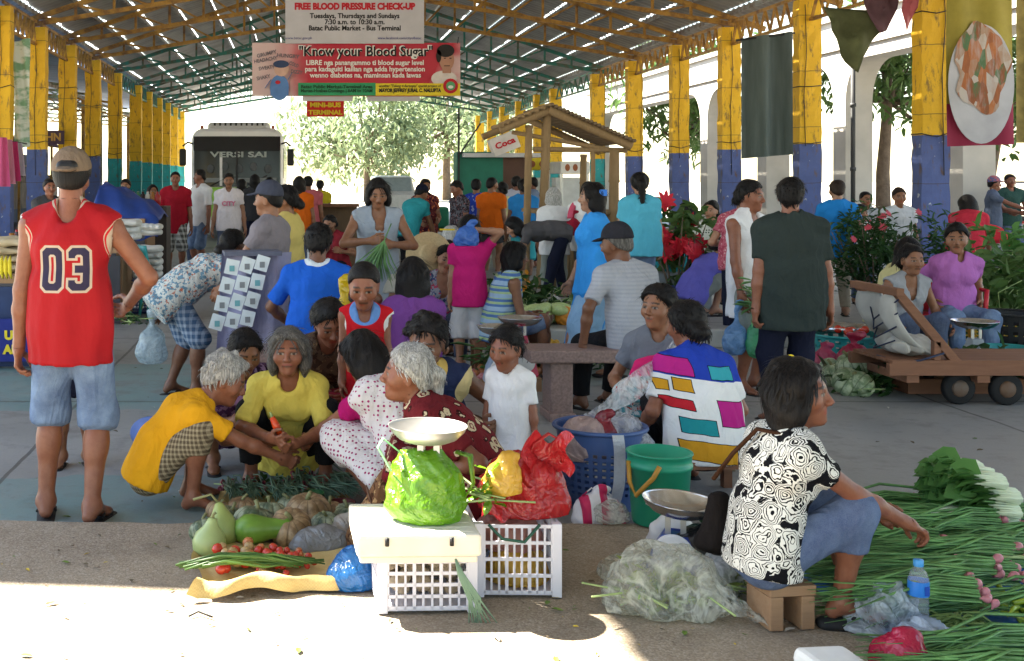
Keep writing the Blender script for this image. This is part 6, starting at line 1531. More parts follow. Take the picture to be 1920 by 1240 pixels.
b = MB(); b.sheet(lambda u, v: ((u - .5) * 2.3, -5.47 + .05 * (2 * u - 1) ** 2 + .04 * v, 2.38 + .38 * v), 12, 3); b.build('destination_band', mat('black band', (.012, .012, .014), .25), r)
b = MB(); b.sheet(lambda u, v: ((u - .5) * 2.36, -5.45 + .05 * (2 * u - 1) ** 2, .55 + .86 * v), 12, 4); fr = b.build('front_panel', M_LG, r)
text('VERSI SAI', .2, mat('pale grey letters', (.40, .44, .42)), r, (.05, -5.47, 2.27), width=1.5, bold=.006)
for s in (-1, 1):
    MB().ball((s * .85, -5.4, .85), .13, 14, 1.3, .4).build('headlight', mat('lamp glass', (.7, .72, .74), .15), r)
    b = MB(); b.tube([(s * 1.12, -5.2, 2.55), (s * 1.3, -5.45, 2.6), (s * 1.42, -5.55, 2.5)], .025, 8); m_ = b.build('mirror_arm', M_BLACK, r); MB().box((s * 1.42, -5.55, 2.2), (.18, .12, .45)).build('mirror', M_BLACK, m_, bevel=.04)
    MB().box((s * .95, -5.1, 3.0), (.08, .08, .12)).build('marker_lamp', mat('amber lamp', (.35, .08, .03)), r)
    for y in (-3.2, 3.2):
        b = MB(); Mz = Matrix.Rotation(R(90), 3, 'Y'); b.lathe([(.001, -.13), (.42, -.13), (.46, -.08), (.46, .08), (.42, .13), (.001, .13)], (s * 1.12, y, .46), 24, Mz); b.build('wheel', mat('black rubber', (.015, .015, .016), .8), r)
    b = MB()
    for k in range(6): quad(b, -.7, -.0, .7, .8, 0)
    b = MB()
    for k in range(6): b.box((s * 1.225, -4.2 + k * 1.65, 2.05), (.02, 1.5, .8))
    b.build('side_windows', M_GL, r)
b = MB(); b.box((0, -3.6, 3.06), (1.7, 1.8, .24)); ac = b.build('roof_unit', mat('pale grey cowl', (.62, .64, .66), .4), r, bevel=.1)
b = MB()
for k in range(10): b.box((-.65 + .145 * k, -4.52, 3.12), (.05, .02, .07))
b.build('louvre', M_DARK, ac)
MB().box((.0, -5.47, 1.02), (1.1, .03, .22)).build('grille', M_DARK, r); MB().box((0, -5.47, 1.9), (.05, .02, .96)).build('pillar_strip', M_DARK, r); MB().box((-.42, -5.46, 1.9), (.07, .015, .9)).build('inner_post', M_WHITE, r); MB().box((.1, -5.455, 1.6), (1.9, .012, .12)).build('dashboard', mat('pale dash', (.22, .24, .25)), r)
for k in range(5): MB().ball((-.7 + .38 * k, -5.45, 1.9 + .06 * (k % 2)), .1, 10, 1, .1, 1.2).build('headrest', mat('seat grey', (.09, .10, .11)), r)
b = MB(); b.tube([(-.7, -5.46, 1.45), (-.1, -5.45, 1.75)], .015, 5); b.tube([(.2, -5.46, 1.45), (.8, -5.4, 1.72)], .015, 5); b.build('wiper', M_BLACK, r)
r = empty('white_van', (PX(742, 48), 50, 0), 'white van parked in the glare beyond the hall', 'van')
b = MB(); pf = [(-2.2, .35), (-2.2, 1.0), (-1.6, 1.1), (-.9, 1.75), (2.1, 1.8), (2.2, .35)]; V = [(s * .85 * (1 if z < 1.2 else .88), y, z) for s in (-1, 1) for y, z in pf]; n = len(pf)
b.add(V, [(i, (i + 1) % n, n + (i + 1) % n, n + i) for i in range(n)] + [tuple(range(n))[::-1], tuple(range(n, 2 * n))]); b.build('bodywork', mat('white van paint', (.75, .75, .75), .3, .5), r, bevel=.05)
b = MB(); b.sheet(lambda u, v: ((u - .5) * 1.4, -1.56 + .62 * v, 1.15 + .56 * v), 4, 4); o = o = b.build('windscreen', mat('pale van glass', (.35, .42, .45), .15), r); o.location.y = -.03
for s in (-1, 1):
    for y in (-1.4, 1.4): b = MB(); b.lathe([(.001, -.1), (.3, -.1), (.33, 0), (.3, .1), (.001, .1)], (s * .82, y, .33), 18, Matrix.Rotation(R(90), 3, 'Y')); b.build('wheel', M_BLACK, r)

# ------------------------------------------------------------------ bamboo stall, carts, tables at the back right
YK = 15.6
r = empty('bamboo_stall', (PX(1080, YK), YK, 0), 'bamboo stall frame with a pitched roof half built on the walkway', 'stall')
def kx(px, y=YK): return PX(px, y) - PX(1080, YK)
def kz(py, y=YK): return PZ(py, y)
D_ = 1.5
def pole(name, a, c, rad=.045):
    b = MB(); a, c = Vector(a), Vector(c); L = (c - a).length; n = max(3, int(L / .35)); pts = []; rs = []
    for i in range(n):
        f0 = i / n; f1 = (i + .88) / n
        pts += [a + (c - a) * f0, a + (c - a) * f1, a + (c - a) * (f1 + .06 / n)]; rs += [rad, rad * .94, rad * 1.12]
    pts.append(c); rs.append(rad); b.tube(pts, rs, 8); return b.build(name, M_BAMB, r)
pole('corner_post', (kx(1012), 0, 0), (kx(1026), 0, kz(215)), .06); pole('corner_post', (kx(985), 0, 0), (kx(992), 0, kz(235)), .05)
pole('corner_post', (kx(1150), 0, 0), (kx(1152), 0, kz(280)), .07); pole('corner_post', (kx(1140), D_, 0), (kx(1146), D_, kz(285)), .05); pole('corner_post', (kx(1020, 17), D_, 0), (kx(1024, 17), D_, kz(225)), .05)
for (a, c, rad) in (((kx(1026), -.1, kz(207)), (kx(1180), -.1, kz(275)), .06), ((kx(1028), -.1, kz(208)), (kx(935), -.1, kz(246)), .05), ((kx(1028), D_, kz(212)), (kx(1180), D_, kz(280)), .05), ((kx(1028), D_, kz(212)), (kx(938), D_, kz(250)), .05), ((kx(960), 0, kz(248)), (kx(1150), 0, kz(282)), .03), ((kx(1000), 0, kz(280)), (kx(1175), 0, kz(282)), .035), ((kx(1112), 0, kz(420)), (kx(1112), 0, kz(270)), .03)): pole('rafter', a, c, rad)
b = MB()
for k in range(22):
    f = k / 21; xa, za = kx(1030) + (kx(1182) - kx(1030)) * f, kz(205) + (kz(272) - kz(205)) * f
    b.tube([(xa, -.2, za + .05), (xa, D_ + .2, za + .05)], .026, 6)
b.build('split_bamboo_roof', mat_wood('weathered bamboo', (.13, .09, .055), (.26, .18, .11), 1), r)
b = MB()
for k in range(8): f = k / 7; xa, za = kx(1028) + (kx(938) - kx(1028)) * f, kz(205) + (kz(243) - kz(205)) * f; b.tube([(xa, -.15, za + .05), (xa, D_ * .4, za + .05)], .03, 6)
b.build('split_bamboo_roof', M_BAMB, r)
b = MB()
for k in range(22): x_ = kx(1015) + (kx(1150) - kx(1015)) * k / 21; b.tube([(x_, .05, 0.17), (x_, .05, kz(402))], .032, 6)
for z in (kz(398), kz(440)): b.tube([(kx(1005), 0, z), (kx(1160), 0, z)], .04, 6)
b.build('counter_front', M_BAMB, r); MB().box(((kx(1010) + kx(1155)) / 2, .6, kz(398)), (kx(1155) - kx(1010), 1.2, .05)).build('counter_top', M_BAMB, r)
def cart(label, px0, px1, py0, py1, y, c_, strip, name='food_cart', d=1.0):
    r = empty(name, (PX((px0 + px1) / 2, y), y, 0), label, 'food cart'); w = PX(px1, y) - PX(px0, y); zt = PZ(py0, y); zb = .35
    MB().box((0, d / 2, (zb + .95) / 2), (w, d, .95 - zb)).build('cabinet', c_, r, bevel=.02)
    MB().box((0, d * .75, 1.3), (w * .94, d * .4, .7)).build('glass_case', mat('milky glass', (.68, .70, .70), .2), r)
    MB().box((0, d / 2, zt - .12), (w * 1.05, d * 1.05, .24)).build('canopy', strip, r, bevel=.02)
    for s in (-1, 1):
        b = MB(); b.bar((s * w * .47, .05, .9), (s * w * .47, .05, zt - .2), .05); b.build('post', M_METAL, r)
        b = MB(); b.lathe([(.001, -.04), (.2, -.04), (.22, 0), (.2, .04), (.001, .04)], (s * w * .4, .1, .22), 18, Matrix.Rotation(R(90), 3, 'X')); b.build('wheel', M_BLACK, r)
    b = MB()
    for k in range(3): ell(b, (-.28 + .28 * k) * w, zt - .12, w * .09, .07, -d * .03, 14)
    b.build('printed_food', mf[0], r); return r
cart('white food cart with a yellow printed canopy behind the bamboo post', 962, 1032, 297, 420, 24, mat('white cart panel', (.70, .70, .66), .5), T_YEL)
cart('white food cart with a pale canopy right of the teal column', 1052, 1104, 303, 430, 23, mat('white cart panel', (.70, .70, .66), .5), T_WHT)
r = empty('carton', (PX(952, 22.5), 22.5, PZ(268, 22.5) - .16), 'tilted white carton with red lettering on top of the snack stand', 'carton'); r.rotation_euler = (0, R(-22), 0); MB().box((0, .1, .16), (.52, .3, .34)).build('box', mat('carton white', (.66, .62, .60), .7), r); text('Coca', .16, T_RED, r, (0, -.06, .16), width=.4, bold=.006)
r = empty('snack_stand', (PX(920, 22.8), 22.8, 0), 'green and brown snack stand behind the bystanders in blue and orange', 'stand')
MB().box((-.2, .3, 1.15), (.9, .5, 2.0)).build('green_board', mat('dark green board', (.02, .16, .11)), r); MB().box((.5, .3, 1.05), (.5, .5, 2.1)).build('brown_board', mat('brown board', (.10, .05, .035)), r); MB().box((.2, .1, 2.08), (1.5, .8, .08)).build('roof', mat('pale roof', (.5, .5, .52)), r); b = MB(); b.bar((-.6, 0, 2.1), (-.2, 0, 2.7), .03); b.bar((-.62, 0, 0), (-.62, 0, 3.0), .035); b.build('pole', M_DARK, r)
r = empty('market_table', (PX(620, 21), 21, 0), 'brown plywood market counter behind the seated woman in maroon', 'counter'); MB().box((0, 0, 1.15), (1.0, .5, .05)).build('top', M_WOOD, r); MB().box((0, .2, .6), (.96, .06, 1.1)).build('panel', mat_wood('plywood', (.16, .10, .06), (.30, .20, .12), 2), r)
MB().box((-.55, .1, .75), (.1, .4, 1.4)).build('end_board', mat('pale board', (.4, .4, .38)), r)
r = empty('market_table', (PX(795, 19), 19, 0), 'display table with green cloth behind the old woman in blue', 'table'); MB().box((0, 0, .8), (1.1, .6, .05)).build('top', M_WOOD, r)
for s in (-1, 1): MB().box((s * .5, 0, .39), (.05, .5, .78)).build('leg', M_WOOD, r)
MB().box((.1, -.05, 1.0), (.55, .4, .34)).build('green_cover', mat('sea green cloth', (.04, .26, .15), .8), r, bevel=.04)
r = empty('white_chair', (PX(607, 17), 17, 0), 'white plastic table beside the woman in maroon', 'table'); MB().box((0, 0, .6), (.5, .5, .03)).build('top', M_WHITE, r)
for sx in (-1, 1):
    for sy in (-1, 1): MB().box((sx * .22, sy * .22, .3), (.04, .04, .6)).build('leg', M_WHITE, r)
r.name = 'plastic_table'

# ------------------------------------------------------------------ left stalls
M_SACKW = mat('white sack cloth', (.60, .59, .56), .8, .2, .12, 5, .3, 14)
def sackpile(label, px, y, z, w, d, n, h=.075, m=None, seed=1):
    r = empty('sack_stack', (PX(px, y), y, z), label, 'sacks', 'stacks of sacks on the left stalls')
    for k in range(n):
        p, f = solid([cap((-.3 * w, 0, h * .5 + k * h * .9), (.3 * w, 0, h * .5 + k * h * .9), h * .52, None, .02, V3(0, 1, 0), d / h * .9)], .018, .008, seed + k)
        link_mesh('sack', np_mesh('sack', p, f), m or M_SACKW, r)
    return r
def stalltable(label, px, y, w, d, h, m, ph=None):
    r = empty('stall_table', (PX(px, y), y, 0), label, 'stall table', 'stall tables along the left'); MB().box((0, 0, h - .03), (w, d, .06)).build('top', M_WOODL, r); MB().box((0, -d / 2 + .02, h / 2 - .04), (w, .03, h - .1)).build('skirt', m, r)
    for s in (-1, 1): MB().box((s * (w / 2 - .05), .1, h / 2 - .04), (.07, d * .7, h - .08)).build('leg', M_WOODL, r)
    return r
stalltable('stall table with white sacks at the far left edge', -10, 10.6, 1.0, 1.2, .78, mat('dark crate blue', (.02, .04, .12)))  # even dark blue for the table front
stalltable('stall table with jars behind the man in the red jersey', 110, 13.6, 1.6, 1.2, .85, mat('dark cloth', (.05, .05, .06)))
stalltable('stall table under the blue tarpaulin on the left', 212, 17.5, 1.15, 1.6, 1.05, mat('dark cloth', (.05, .05, .06)))
sackpile('short stack of tan sacks at the far left edge', 10, 10.5, .78, .6, .5, 4, .085, mat('tan sack cloth', (.48, .38, .24), .8), 3)
sackpile('stack of white sacks on the jar stall left of the red jersey', 75, 13.4, .86, .55, .4, 4, .1, None, 4)
sackpile('stack of white sacks right of the red jersey', 236, 14.6, .86, .5, .4, 3, .09, None, 5)
sackpile('stack of white sacks on the dark blue crates', 277, 14.2, .42, .46, .42, 5, .085, None, 6)
sackpile('small stack of white packs beside the blue tarpaulin', 283, 15.8, .86, .4, .35, 2, .08, None, 7)
for k in range(2): crate('dark blue plastic crate under the white sacks, ' + ('lower' if k == 0 else 'upper') + ' one', (PX(280, 14.2), 14.2, .21 * k), .52, .4, .205, mat('navy plastic', (.015, .025, .10), .45), R(2), 9, group='dark blue crates')
b = MB(); b.sheet(lambda u, v: (PX(178, 17.3) + 1.0 * u, 16.7 + 1.4 * v, 1.02 + (.52 * (1 - u) ** .7 + .05) * min(1, v / .3) ** .7 * min(1, u / .12 + .2) + .035 * math.sin(u * 15 + v * 9) - .25 * (v < .02)), 30, 16); o = b.build('tarpaulin', mat('royal blue tarpaulin', (.02, .055, .26), .5, .3, .3, 4, .4, 12)); o.modifiers.new('t', 'SOLIDIFY').thickness = .01; tag(o, 'royal blue tarpaulin draped over goods on the left stall', 'tarpaulin')
heap('tarpaulin_load', 'x', 200, 17.4, 1.06, 0, .1, 1, 1, M_DARK, None) if False else None
rg = random.Random(12); JC = [mat('amber jar', (.30, .12, .03), .25), mat('dark jar', (.05, .03, .03), .25), mat('red jar', (.35, .03, .03), .3), mat('pale jar', (.55, .52, .45), .3), mat('green jar', (.06, .2, .08), .3)]
for k in range(48):
    row = k // 16; px = 22 + (k % 16) * 11.5; y = 13.1 + .22 * row; 
    if 30 < px < 60 and row == 0: pass
    o = MB(); h_ = rg.uniform(.12, .2); o.lathe([(.001, 0), (.045, .0), (.047, h_ * .7), (.03, h_ * .82), (.032, h_), (.001, h_)], n=10); ob = o.build('jar', JC[k % 5], None, (PX(px, y), y, .851)); tag(ob, ['amber', 'dark', 'red lidded', 'pale', 'green'][k % 5] + ' jar in the rows on the stall behind the red jersey', 'jar', ['amber', 'dark', 'red', 'pale', 'green'][k % 5] + ' jars on the left stall')
for k in range(24):
    px = 196 + (k % 12) * 9; y = 18.2 + .3 * (k // 12); o = MB(); h_ = .22; o.lathe([(.001, 0), (.05, .0), (.05, h_ * .7), (.02, h_ * .85), (.02, h_), (.001, h_)], n=8); ob = o.build('bottle', JC[(k * 2) % 5], None, (PX(px, y), y, 1.2)); tag(ob, 'small bottle in the rows on the shelf behind the blue tarpaulin', 'bottle', 'bottles behind the blue tarpaulin')
MB().box((PX(245, 18.4), 18.35, .6), (1.2, .6, 1.19)).build('goods_shelf', mat('dark shelf', (.06, .045, .04))); tag(bpy.data.objects['goods_shelf'], 'dark goods shelf with bottles behind the blue tarpaulin', 'shelf')
r = chair('teal plastic stool chair beside the dark blue crates', (PX(303, 13.6), 13.6, 0), M_TEAL, R(-70), False)
r = empty('stall_banner', (PX(5, 10), 9.9, PZ(635, 10)), 'dark blue stall cloth with yellow letters at the left edge', 'banner'); MB().box((0, 0, 0), (.5, .02, .36)).build('panel', mat('deep blue cloth', (.02, .03, .20), .8), r); text('UN', .1, T_YEL, r, (.12, -.02, .04), bold=.006); text('ALL', .1, T_YEL, r, (.12, -.02, -.08), bold=.006)
rg = random.Random(2); r = empty('banana_hand', (PX(8, 10), 9.9, .78), 'yellow bananas on the stall at the left edge', 'bananas')
for k in range(7): b = MB(); x_ = -.1 + .035 * k; b.tube([(x_, -.1, .0), (x_, -.16, .06), (x_ - .01, -.13, .14), (x_ - .02, -.05, .18)], [.008, .018, .018, .008], 7); b.build('banana', T_YEL, r)
# litter
rg = random.Random(6); b = MB()
for k in range(170):
    y = rg.uniform(3.6, 5.2); x = rg.uniform(-1.2, 2.6); a = rg.uniform(0, 6.28); L = rg.uniform(.006, .022)
    b.mi = rg.choice([0, 0, 1, 2]); b.leaf((x, y, ZS + .004), (math.cos(a), math.sin(a), .15), L * 1.6, L * .6, (rg.gauss(0, .3), rg.gauss(0, .3), 1))
for k in range(12): x, y, a = rg.uniform(.9, 2.3), rg.uniform(3.6, 4.4), rg.uniform(0, 6.3); b.mi = rg.choice([1, 2]); b.leaf((x, y, ZS + .004), (math.cos(a), math.sin(a), .2), .05, .02, (0, 0, 1))
for k in range(150):
    y = rg.uniform(5.5, 10.5); x = rg.uniform(-1.8, 4.2); a = rg.uniform(0, 6.28); L = rg.uniform(.008, .03); b.mi = rg.choice([0, 0, 0, 1, 3]); b.leaf((x, y, .006), (math.cos(a), math.sin(a), .1), L * 1.6, L * .7, (rg.gauss(0, .3), rg.gauss(0, .3), 1))
for k in range(26): x, y, a = rg.uniform(-1.0, 2.2), rg.uniform(3.7, 5.2), rg.uniform(0, 6.3); b.mi = rg.choice([1, 3, 0]); b.leaf((x, y, ZS + .004), (math.cos(a), math.sin(a), .2), rg.uniform(.03, .06), .02, (0, 0, 1))
tag(b.build('litter', [mat('dry scrap', (.12, .09, .05)), mat('leaf scrap', (.12, .2, .03)), mat('yellow scrap', (.5, .36, .04)), mat('paper scrap', (.6, .58, .52))]), 'scattered bits of leaf and stalk', 'litter', kind='stuff')
b = MB(); b.tube([(PX(355, 4.2), 4.17, ZS + .006), (PX(372, 4.2), 4.2, ZS + .012), (PX(400, 4.2), 4.16, ZS + .007)], .004, 5); tag(b.build('twig', M_DARK), 'dark dry twig lying before the yellow sack', 'twig')
r = empty('parked_tricycle', (PX(1905, 24), 24, 0), 'red framed tricycle parked beyond the right hand bystanders', 'tricycle')
b = MB()
for y in (-.5, .6): b.lathe([(.22, -.04), (.29, -.04), (.3, 0), (.29, .04), (.22, .04)], (0, y, .3), 22, Matrix.Rotation(R(90), 3, 'Y'))
b.build('wheel', M_BLACK, r); b = MB(); b.tube([(0, -.5, .3), (0, -.3, .75), (0, .2, .7), (0, .6, .3)], .03, 8); b.tube([(-.3, -.35, 1.0), (0, -.35, .95), (.3, -.35, 1.0)], .02, 8); b.build('frame', mat('red tricycle paint', (.42, .02, .02), .4), r)
MB().box((0, .15, .82), (.26, .6, .1)).build('seat', M_BLACK, r, bevel=.03); b = MB(); b.box((.75, .1, .55), (.8, 1.3, .5)); b.box((.75, .1, 1.55), (.85, 1.4, .05)); b.build('sidecar', mat('grey sidecar', (.4, .42, .45), .4), r, bevel=.03)
b = MB()
for x in (.4, 1.1):
    for y in (-.5, .7): b.bar((x, y, .8), (x, y, 1.53), .035)
b.build('sidecar_post', M_METAL, r)
# ------------------------------------------------------------------ people
def SQ_(**k): return {**dict(pel=(0, -.07, .15), lean=26, hunch=18, lf=(-.085, .05, .045), rf=(.085, .05, .045), kneeh=((-.32, 1, 1.1), (.32, 1, 1.1)), lh=(-.06, .24, .22), rh=(.06, .24, .22)), **k}
def ST_(h, **k): return {**dict(pel=(0, 0, h), lean=10, hunch=10, lf=(-.07, .25, .045), rf=(.07, .25, .045), kneeh=((-.2, 1, 1), (.2, 1, 1)), lh=(-.08, .22, h + .06), rh=(.08, .22, h + .06)), **k}
fab = mat_fabric
F_DEN = fab('blue denim', (.055, .10, .21), 'denim', (.16, .24, .38)); F_DEND = fab('dark denim', (.018, .03, .075), 'denim', (.05, .08, .16)); F_BLK = fab('black cloth', (.012, .012, .014)); F_NAVY = fab('navy cloth', (.012, .014, .03))
F_KHA = fab('khaki cloth', (.42, .36, .28)); F_WHT = fab('white cotton', (.68, .68, .70)); F_GRY = fab('grey cotton', (.36, .37, .40)); F_BRN = fab('brown cloth', (.09, .05, .03)); F_GRS = fab('grey shorts', (.22, .24, .22))
F_TEA = fab('teal cloth', (.03, .26, .30)); F_DGRY = fab('charcoal cotton', (.05, .05, .055)); F_MAR = fab('maroon cotton', (.22, .02, .03)); F_ORG = fab('orange cotton', (.62, .12, .01)); F_PNK = fab('salmon pink cotton', (.50, .12, .14))
# jersey with the number 03 on the back
def jersey(i):
    t = NT('red jersey'); x, y, z = t.sep(); base = t.mix(t.noise(6, 4), (.25, .004, .008), (.36, .007, .012)); zc = i['chest'][2] - .115
    mesh = t.gt(t.vor(230, .1), .28)
    def oct_(cx, w, h, k):
        u = t.math('ABSOLUTE', t.math('SUBTRACT', x, cx)); v = t.math('ABSOLUTE', t.math('SUBTRACT', z, zc))
        return t.math('MULTIPLY', t.math('MULTIPLY', t.lt(u, w), t.lt(v, h)), t.lt(t.math('ADD', u, v), k)), u, v
    bk_ = t.lt(y, i['nb'][1])
    for (e, col) in ((.011, (.42, .34, .27)), (0, (.025, .02, .05))):
        o0, u0, v0 = oct_(-.058, .047 + e, .098 + e, .126 + e * 1.6); in0, _, _ = oct_(-.058, .017 - e, .066 - e, .075 - e)
        m0 = t.math('MULTIPLY', o0, t.math('SUBTRACT', 1, in0))
        o3, u3, v3 = oct_(.066, .047 + e, .098 + e, .126 + e * 1.6); in3, _, _ = oct_(.066, .017 - e, .066 - e, .075 - e)
        xs = t.math('SUBTRACT', x, .066); left = t.math('MULTIPLY', t.lt(xs, .017 - e), t.lt(v3, .05 - e)); bar = t.math('MULTIPLY', t.math('MULTIPLY', t.lt(v3, .017 + e), t.gt(xs, -.02 - e)), t.lt(xs, .04))
        m3 = t.math('MULTIPLY', o3, t.math('SUBTRACT', 1, t.math('MAXIMUM', in3, left))); m3 = t.math('MAXIMUM', m3, bar)
        base = t.mix(t.math('MULTIPLY', t.math('MAXIMUM', m0, m3), bk_), base, col)
    for s in (0, 1):
        c = i['shs'][s] + V3((-1, 1)[s] * .04, 0, -.055); d = t.dist(tuple(c)); base = t.mix(t.lt(d, .102), base, (.40, .31, .24)); base = t.mix(t.math('MULTIPLY', t.gt(d, .091), t.lt(d, .098)), base, (.42, .01, .015))
    d = t.dist(tuple(i['nb'] + V3(0, -.0, .025))); base = t.mix(t.lt(d, .092), base, (.40, .31, .24)); base = t.mix(t.math('MULTIPLY', t.gt(d, .079), t.lt(d, .085)), base, (.42, .01, .015))
    t.bump(t.math('ADD', t.noise(9, 3, .6, t.map((1, 1, .5))), t.math('MULTIPLY', mesh, .05)), .35, .03)
    return t.fin(base, .7, .2)
P('man in a red sleeveless jersey numbered 03 walking away at the left', 133, 5.5, 1.75, 2, top=jersey, tk='tank', hem=.13, bot=F_DEN, bk='shorts', legf=1.12, cap_m=mat_fabric('tan cap cloth', (.17, .125, .09)), back=True, lh=(-.145, .01, .45), rh=(.135, .13, .575), elb=((-.6, -1, 0), (1.1, -.8, -.1)), curl=(35, 40), skin='r', fat=1.04, lf=(-.075, .03, .045), rf=(.06, -.02, .045))
P('barefoot child partly hidden behind the man in the red jersey', 140, 6.6, 1.15, 170, top=fab('violet floral cotton', (.14, .04, .16), 'floral', (.5, .3, .5)), bot=F_NAVY, legf=.7, bk='shorts', female=True, hk='bob')
# ring of squatting women in front
i_ = P('old woman with white hair squatting in an orange yellow shirt', 330, 5.78, 1.44, 82, **SQ_(pel=(0, -.09, .125), lean=22, hunch=34, rh=(.07, .44, .12), lh=(-.06, .32, .20)), head=(5, 24, 0), top=fab('orange yellow cotton', (.70, .34, .015), fr=.9), hem=.075, slv=.7, bot=fab('brown striped wrap', (.10, .075, .05), 'plaid', (.36, .30, .2), sc=2.2), bk='pants', legf=1.35, hair=H_GREY, hk='curly', skin='r', curl=(30, 45), shoe=None, det=1.1, hs=1.06)
P('old woman in a yellow blouse squatting and peeling a red pepper', 541, 6.12, 1.46, 180, **SQ_(lean=22, hunch=14, pel=(0, -.08, .135), lf=(-.13, .06, .045), rf=(.13, .06, .045), kneeh=((-.5, 1, 1), (.5, 1, 1)), lh=(-.03, .27, .215), rh=(.06, .27, .235), elb=((-1, -.5, -.4), (1, -.5, -.4))), head=(3, -2, 0), top=fab('pale yellow blouse', (.62, .50, .10)), hem=.12, slv=.9, bot=F_BLK, legf=1.75, hair=H_SALT, hk='bob', hairlen=.15, female=True, skin='r', curl=(45, 50), det=1.15, palm=((.5, -.6, .6), (-.5, -.6, .6)), open_shoe=False, hs=1.03)
yb = [o for o in bpy.data.objects if o.get('label', '').startswith('old woman in a yellow blouse')][0]
cp = empty('red_pepper', (PX(519, 5.9), 5.72, PZ(806, 5.72)), 'long red pepper held by the woman in the yellow blouse', 'pepper'); b = MB(); b.tube([(-.02, 0, .06), (0, -.01, .02), (.03, 0, -.045)], [.014, .02, .008], 10); b.build('flesh', mat('red pepper skin', (.62, .06, .01), .25, .5), cp)
b = MB(); b.tube([(-.02, 0, .06), (-.03, 0, .085)], [.009, .005], 6); b.build('stem', M_STALK, cp)
i9 = P('woman in a white blouse with magenta dots reaching to the left', 772, 5.55, 1.48, -42, z0=0, **SQ_(pel=(0, -.03, .17), lean=24, hunch=22, lh=(-.09, .46, .15), rh=(.1, .25, .25)), head=(-10, 25, 0), top=lambda i: fab('dotted white cotton', (.66, .62, .62), 'dots', (.32, .02, .12), sc=1.15, trims=[(tuple(i['shs'][0] + (i['el'][0] - i['shs'][0]) * .5), .085, (.36, .01, .12))]), hem=.2, slv=.62, bot=fab('dotted white cotton skirt', (.64, .60, .60), 'dots', (.28, .02, .10), sc=1.15), bk='skirt', legf=1.3, hk='long', hairlen=.24, female=True, fat=1.15, skin='r', curl=(40, 30), det=1.1, hs=1.04)
band(i9, [i9['shs'][1] + V3(.0, -.0, .06), i9['chest'] - i9['F2'] * .15 + V3(.02, 0, 0), i9['waist'] - i9['F2'] * .16 - V3(.10, 0, 0)], .035, M_BLACK)
i10 = P('grey haired old woman in a maroon batik dress sitting in profile', 900, 5.0, 1.5, -84, z0=.04, **SQ_(pel=(0, -.02, .165), lean=26, hunch=26, lh=(-.08, .14, .22), rh=(.1, .14, .22)), head=(0, -4, 0), top=fab('maroon batik', (.13, .014, .018), 'batik', (.50, .40, .26), (.03, .006, .006), sc=1.25), hem=.15, slv=.7, bot=fab('maroon batik skirt', (.13, .014, .018), 'batik', (.50, .40, .26), (.03, .006, .006), sc=1.25), bk='skirt', legf=1.3, hair=H_GREY, hk='pony', hairlen=.13, female=True, fat=1.15, skin='r', det=1.2, hs=1.04)
stool('low wooden stool under the old woman in maroon', (PX(900, 5.0), 5.0, .04), .3, .14, M_WOODL, 0)
P('boy in a red basketball jersey with blue collar looking down', 684, 6.45, 1.08, 183, lh=(-.12, .06, .42), rh=(.12, .06, .42), head=(5, 18, 0), top=lambda i: fab('red boy jersey', (.48, .012, .02), trims=[(tuple(i['nb'] + V3(0, .05, -.005)), .085, (.12, .25, .55))] + [(tuple(i['shs'][s] + V3((-1, 1)[s] * .04, 0, -.04)), .07, (.7, .68, .65)) for s in (0, 1)]), tk='tank', hem=.14, bot=fab('red shorts', (.42, .012, .02)), bk='shorts', legf=1.1, hk='crop', hs=1.1, skin='r')
jb = [o for o in bpy.data.objects if o.get('label', '').startswith('boy in a red basketball')][0]
text('BULLS', .075, T_WHT, jb, (0.0, .118, .70), (R(90), 0, R(180)), bold=.004, width=.16)
P('dark haired man in a navy jersey leaning between the women', 808, 6.05, 1.6, 190, **SQ_(pel=(0, -.02, .17), lean=28, hunch=14, lh=(-.21, .22, .27), rh=(.12, .2, .3)), head=(8, 12, -4), top=lambda i: fab('navy jersey', (.02, .03, .08), trims=[(tuple(i['nb'] + V3(0, .05, .02)), .10, (.60, .42, .12))] + [(tuple(i['shs'][s] + V3((-1, 1)[s] * .045, 0, -.04)), .10, (.60, .50, .25)) for s in (0, 1)]), tk='tank', bot=F_BRN, bk='shorts', legf=1.1, hk='curly', skin='d', det=1.1, hs=1.1)
P('woman in brown looking down behind the yellow blouse', 598, 6.95, 1.52, 172, **SQ_(pel=(0, 0, .2), lean=26, hunch=18, lh=(-.06, .26, .25), rh=(.05, .24, .25)), head=(-8, 26, 6), top=fab('brown patterned cotton', (.085, .05, .03), 'floral', (.16, .10, .05), (.04, .02, .012)), bot=F_MAR, bk='skirt', legf=1.2, hk='bun', female=True, skin='r', fat=1.1, hs=1.08)
P('woman in violet floral skirt half hidden behind the white haired woman', 432, 6.6, 1.45, 160, **SQ_(lean=30, hunch=20), head=(0, 20, 0), top=fab('dull violet floral', (.10, .05, .12), 'floral', (.3, .2, .35), (.02, .01, .03)), bot=fab('violet floral skirt', (.10, .04, .14), 'floral', (.35, .2, .4)), bk='skirt', legf=1.3, hk='bun', female=True)
P('toddler boy in a white tee shirt standing before the stone bench', 957, 5.6, .83, -148, lh=(-.17, .03, .42), rh=(.17, .02, .40), head=(12, 8, 0), top=F_WHT, hem=.2, slv=.85, bot=F_WHT, bk='shorts', legf=.8, hk='short', hs=0.92, skin='r', fat=1.06, shoe=None)
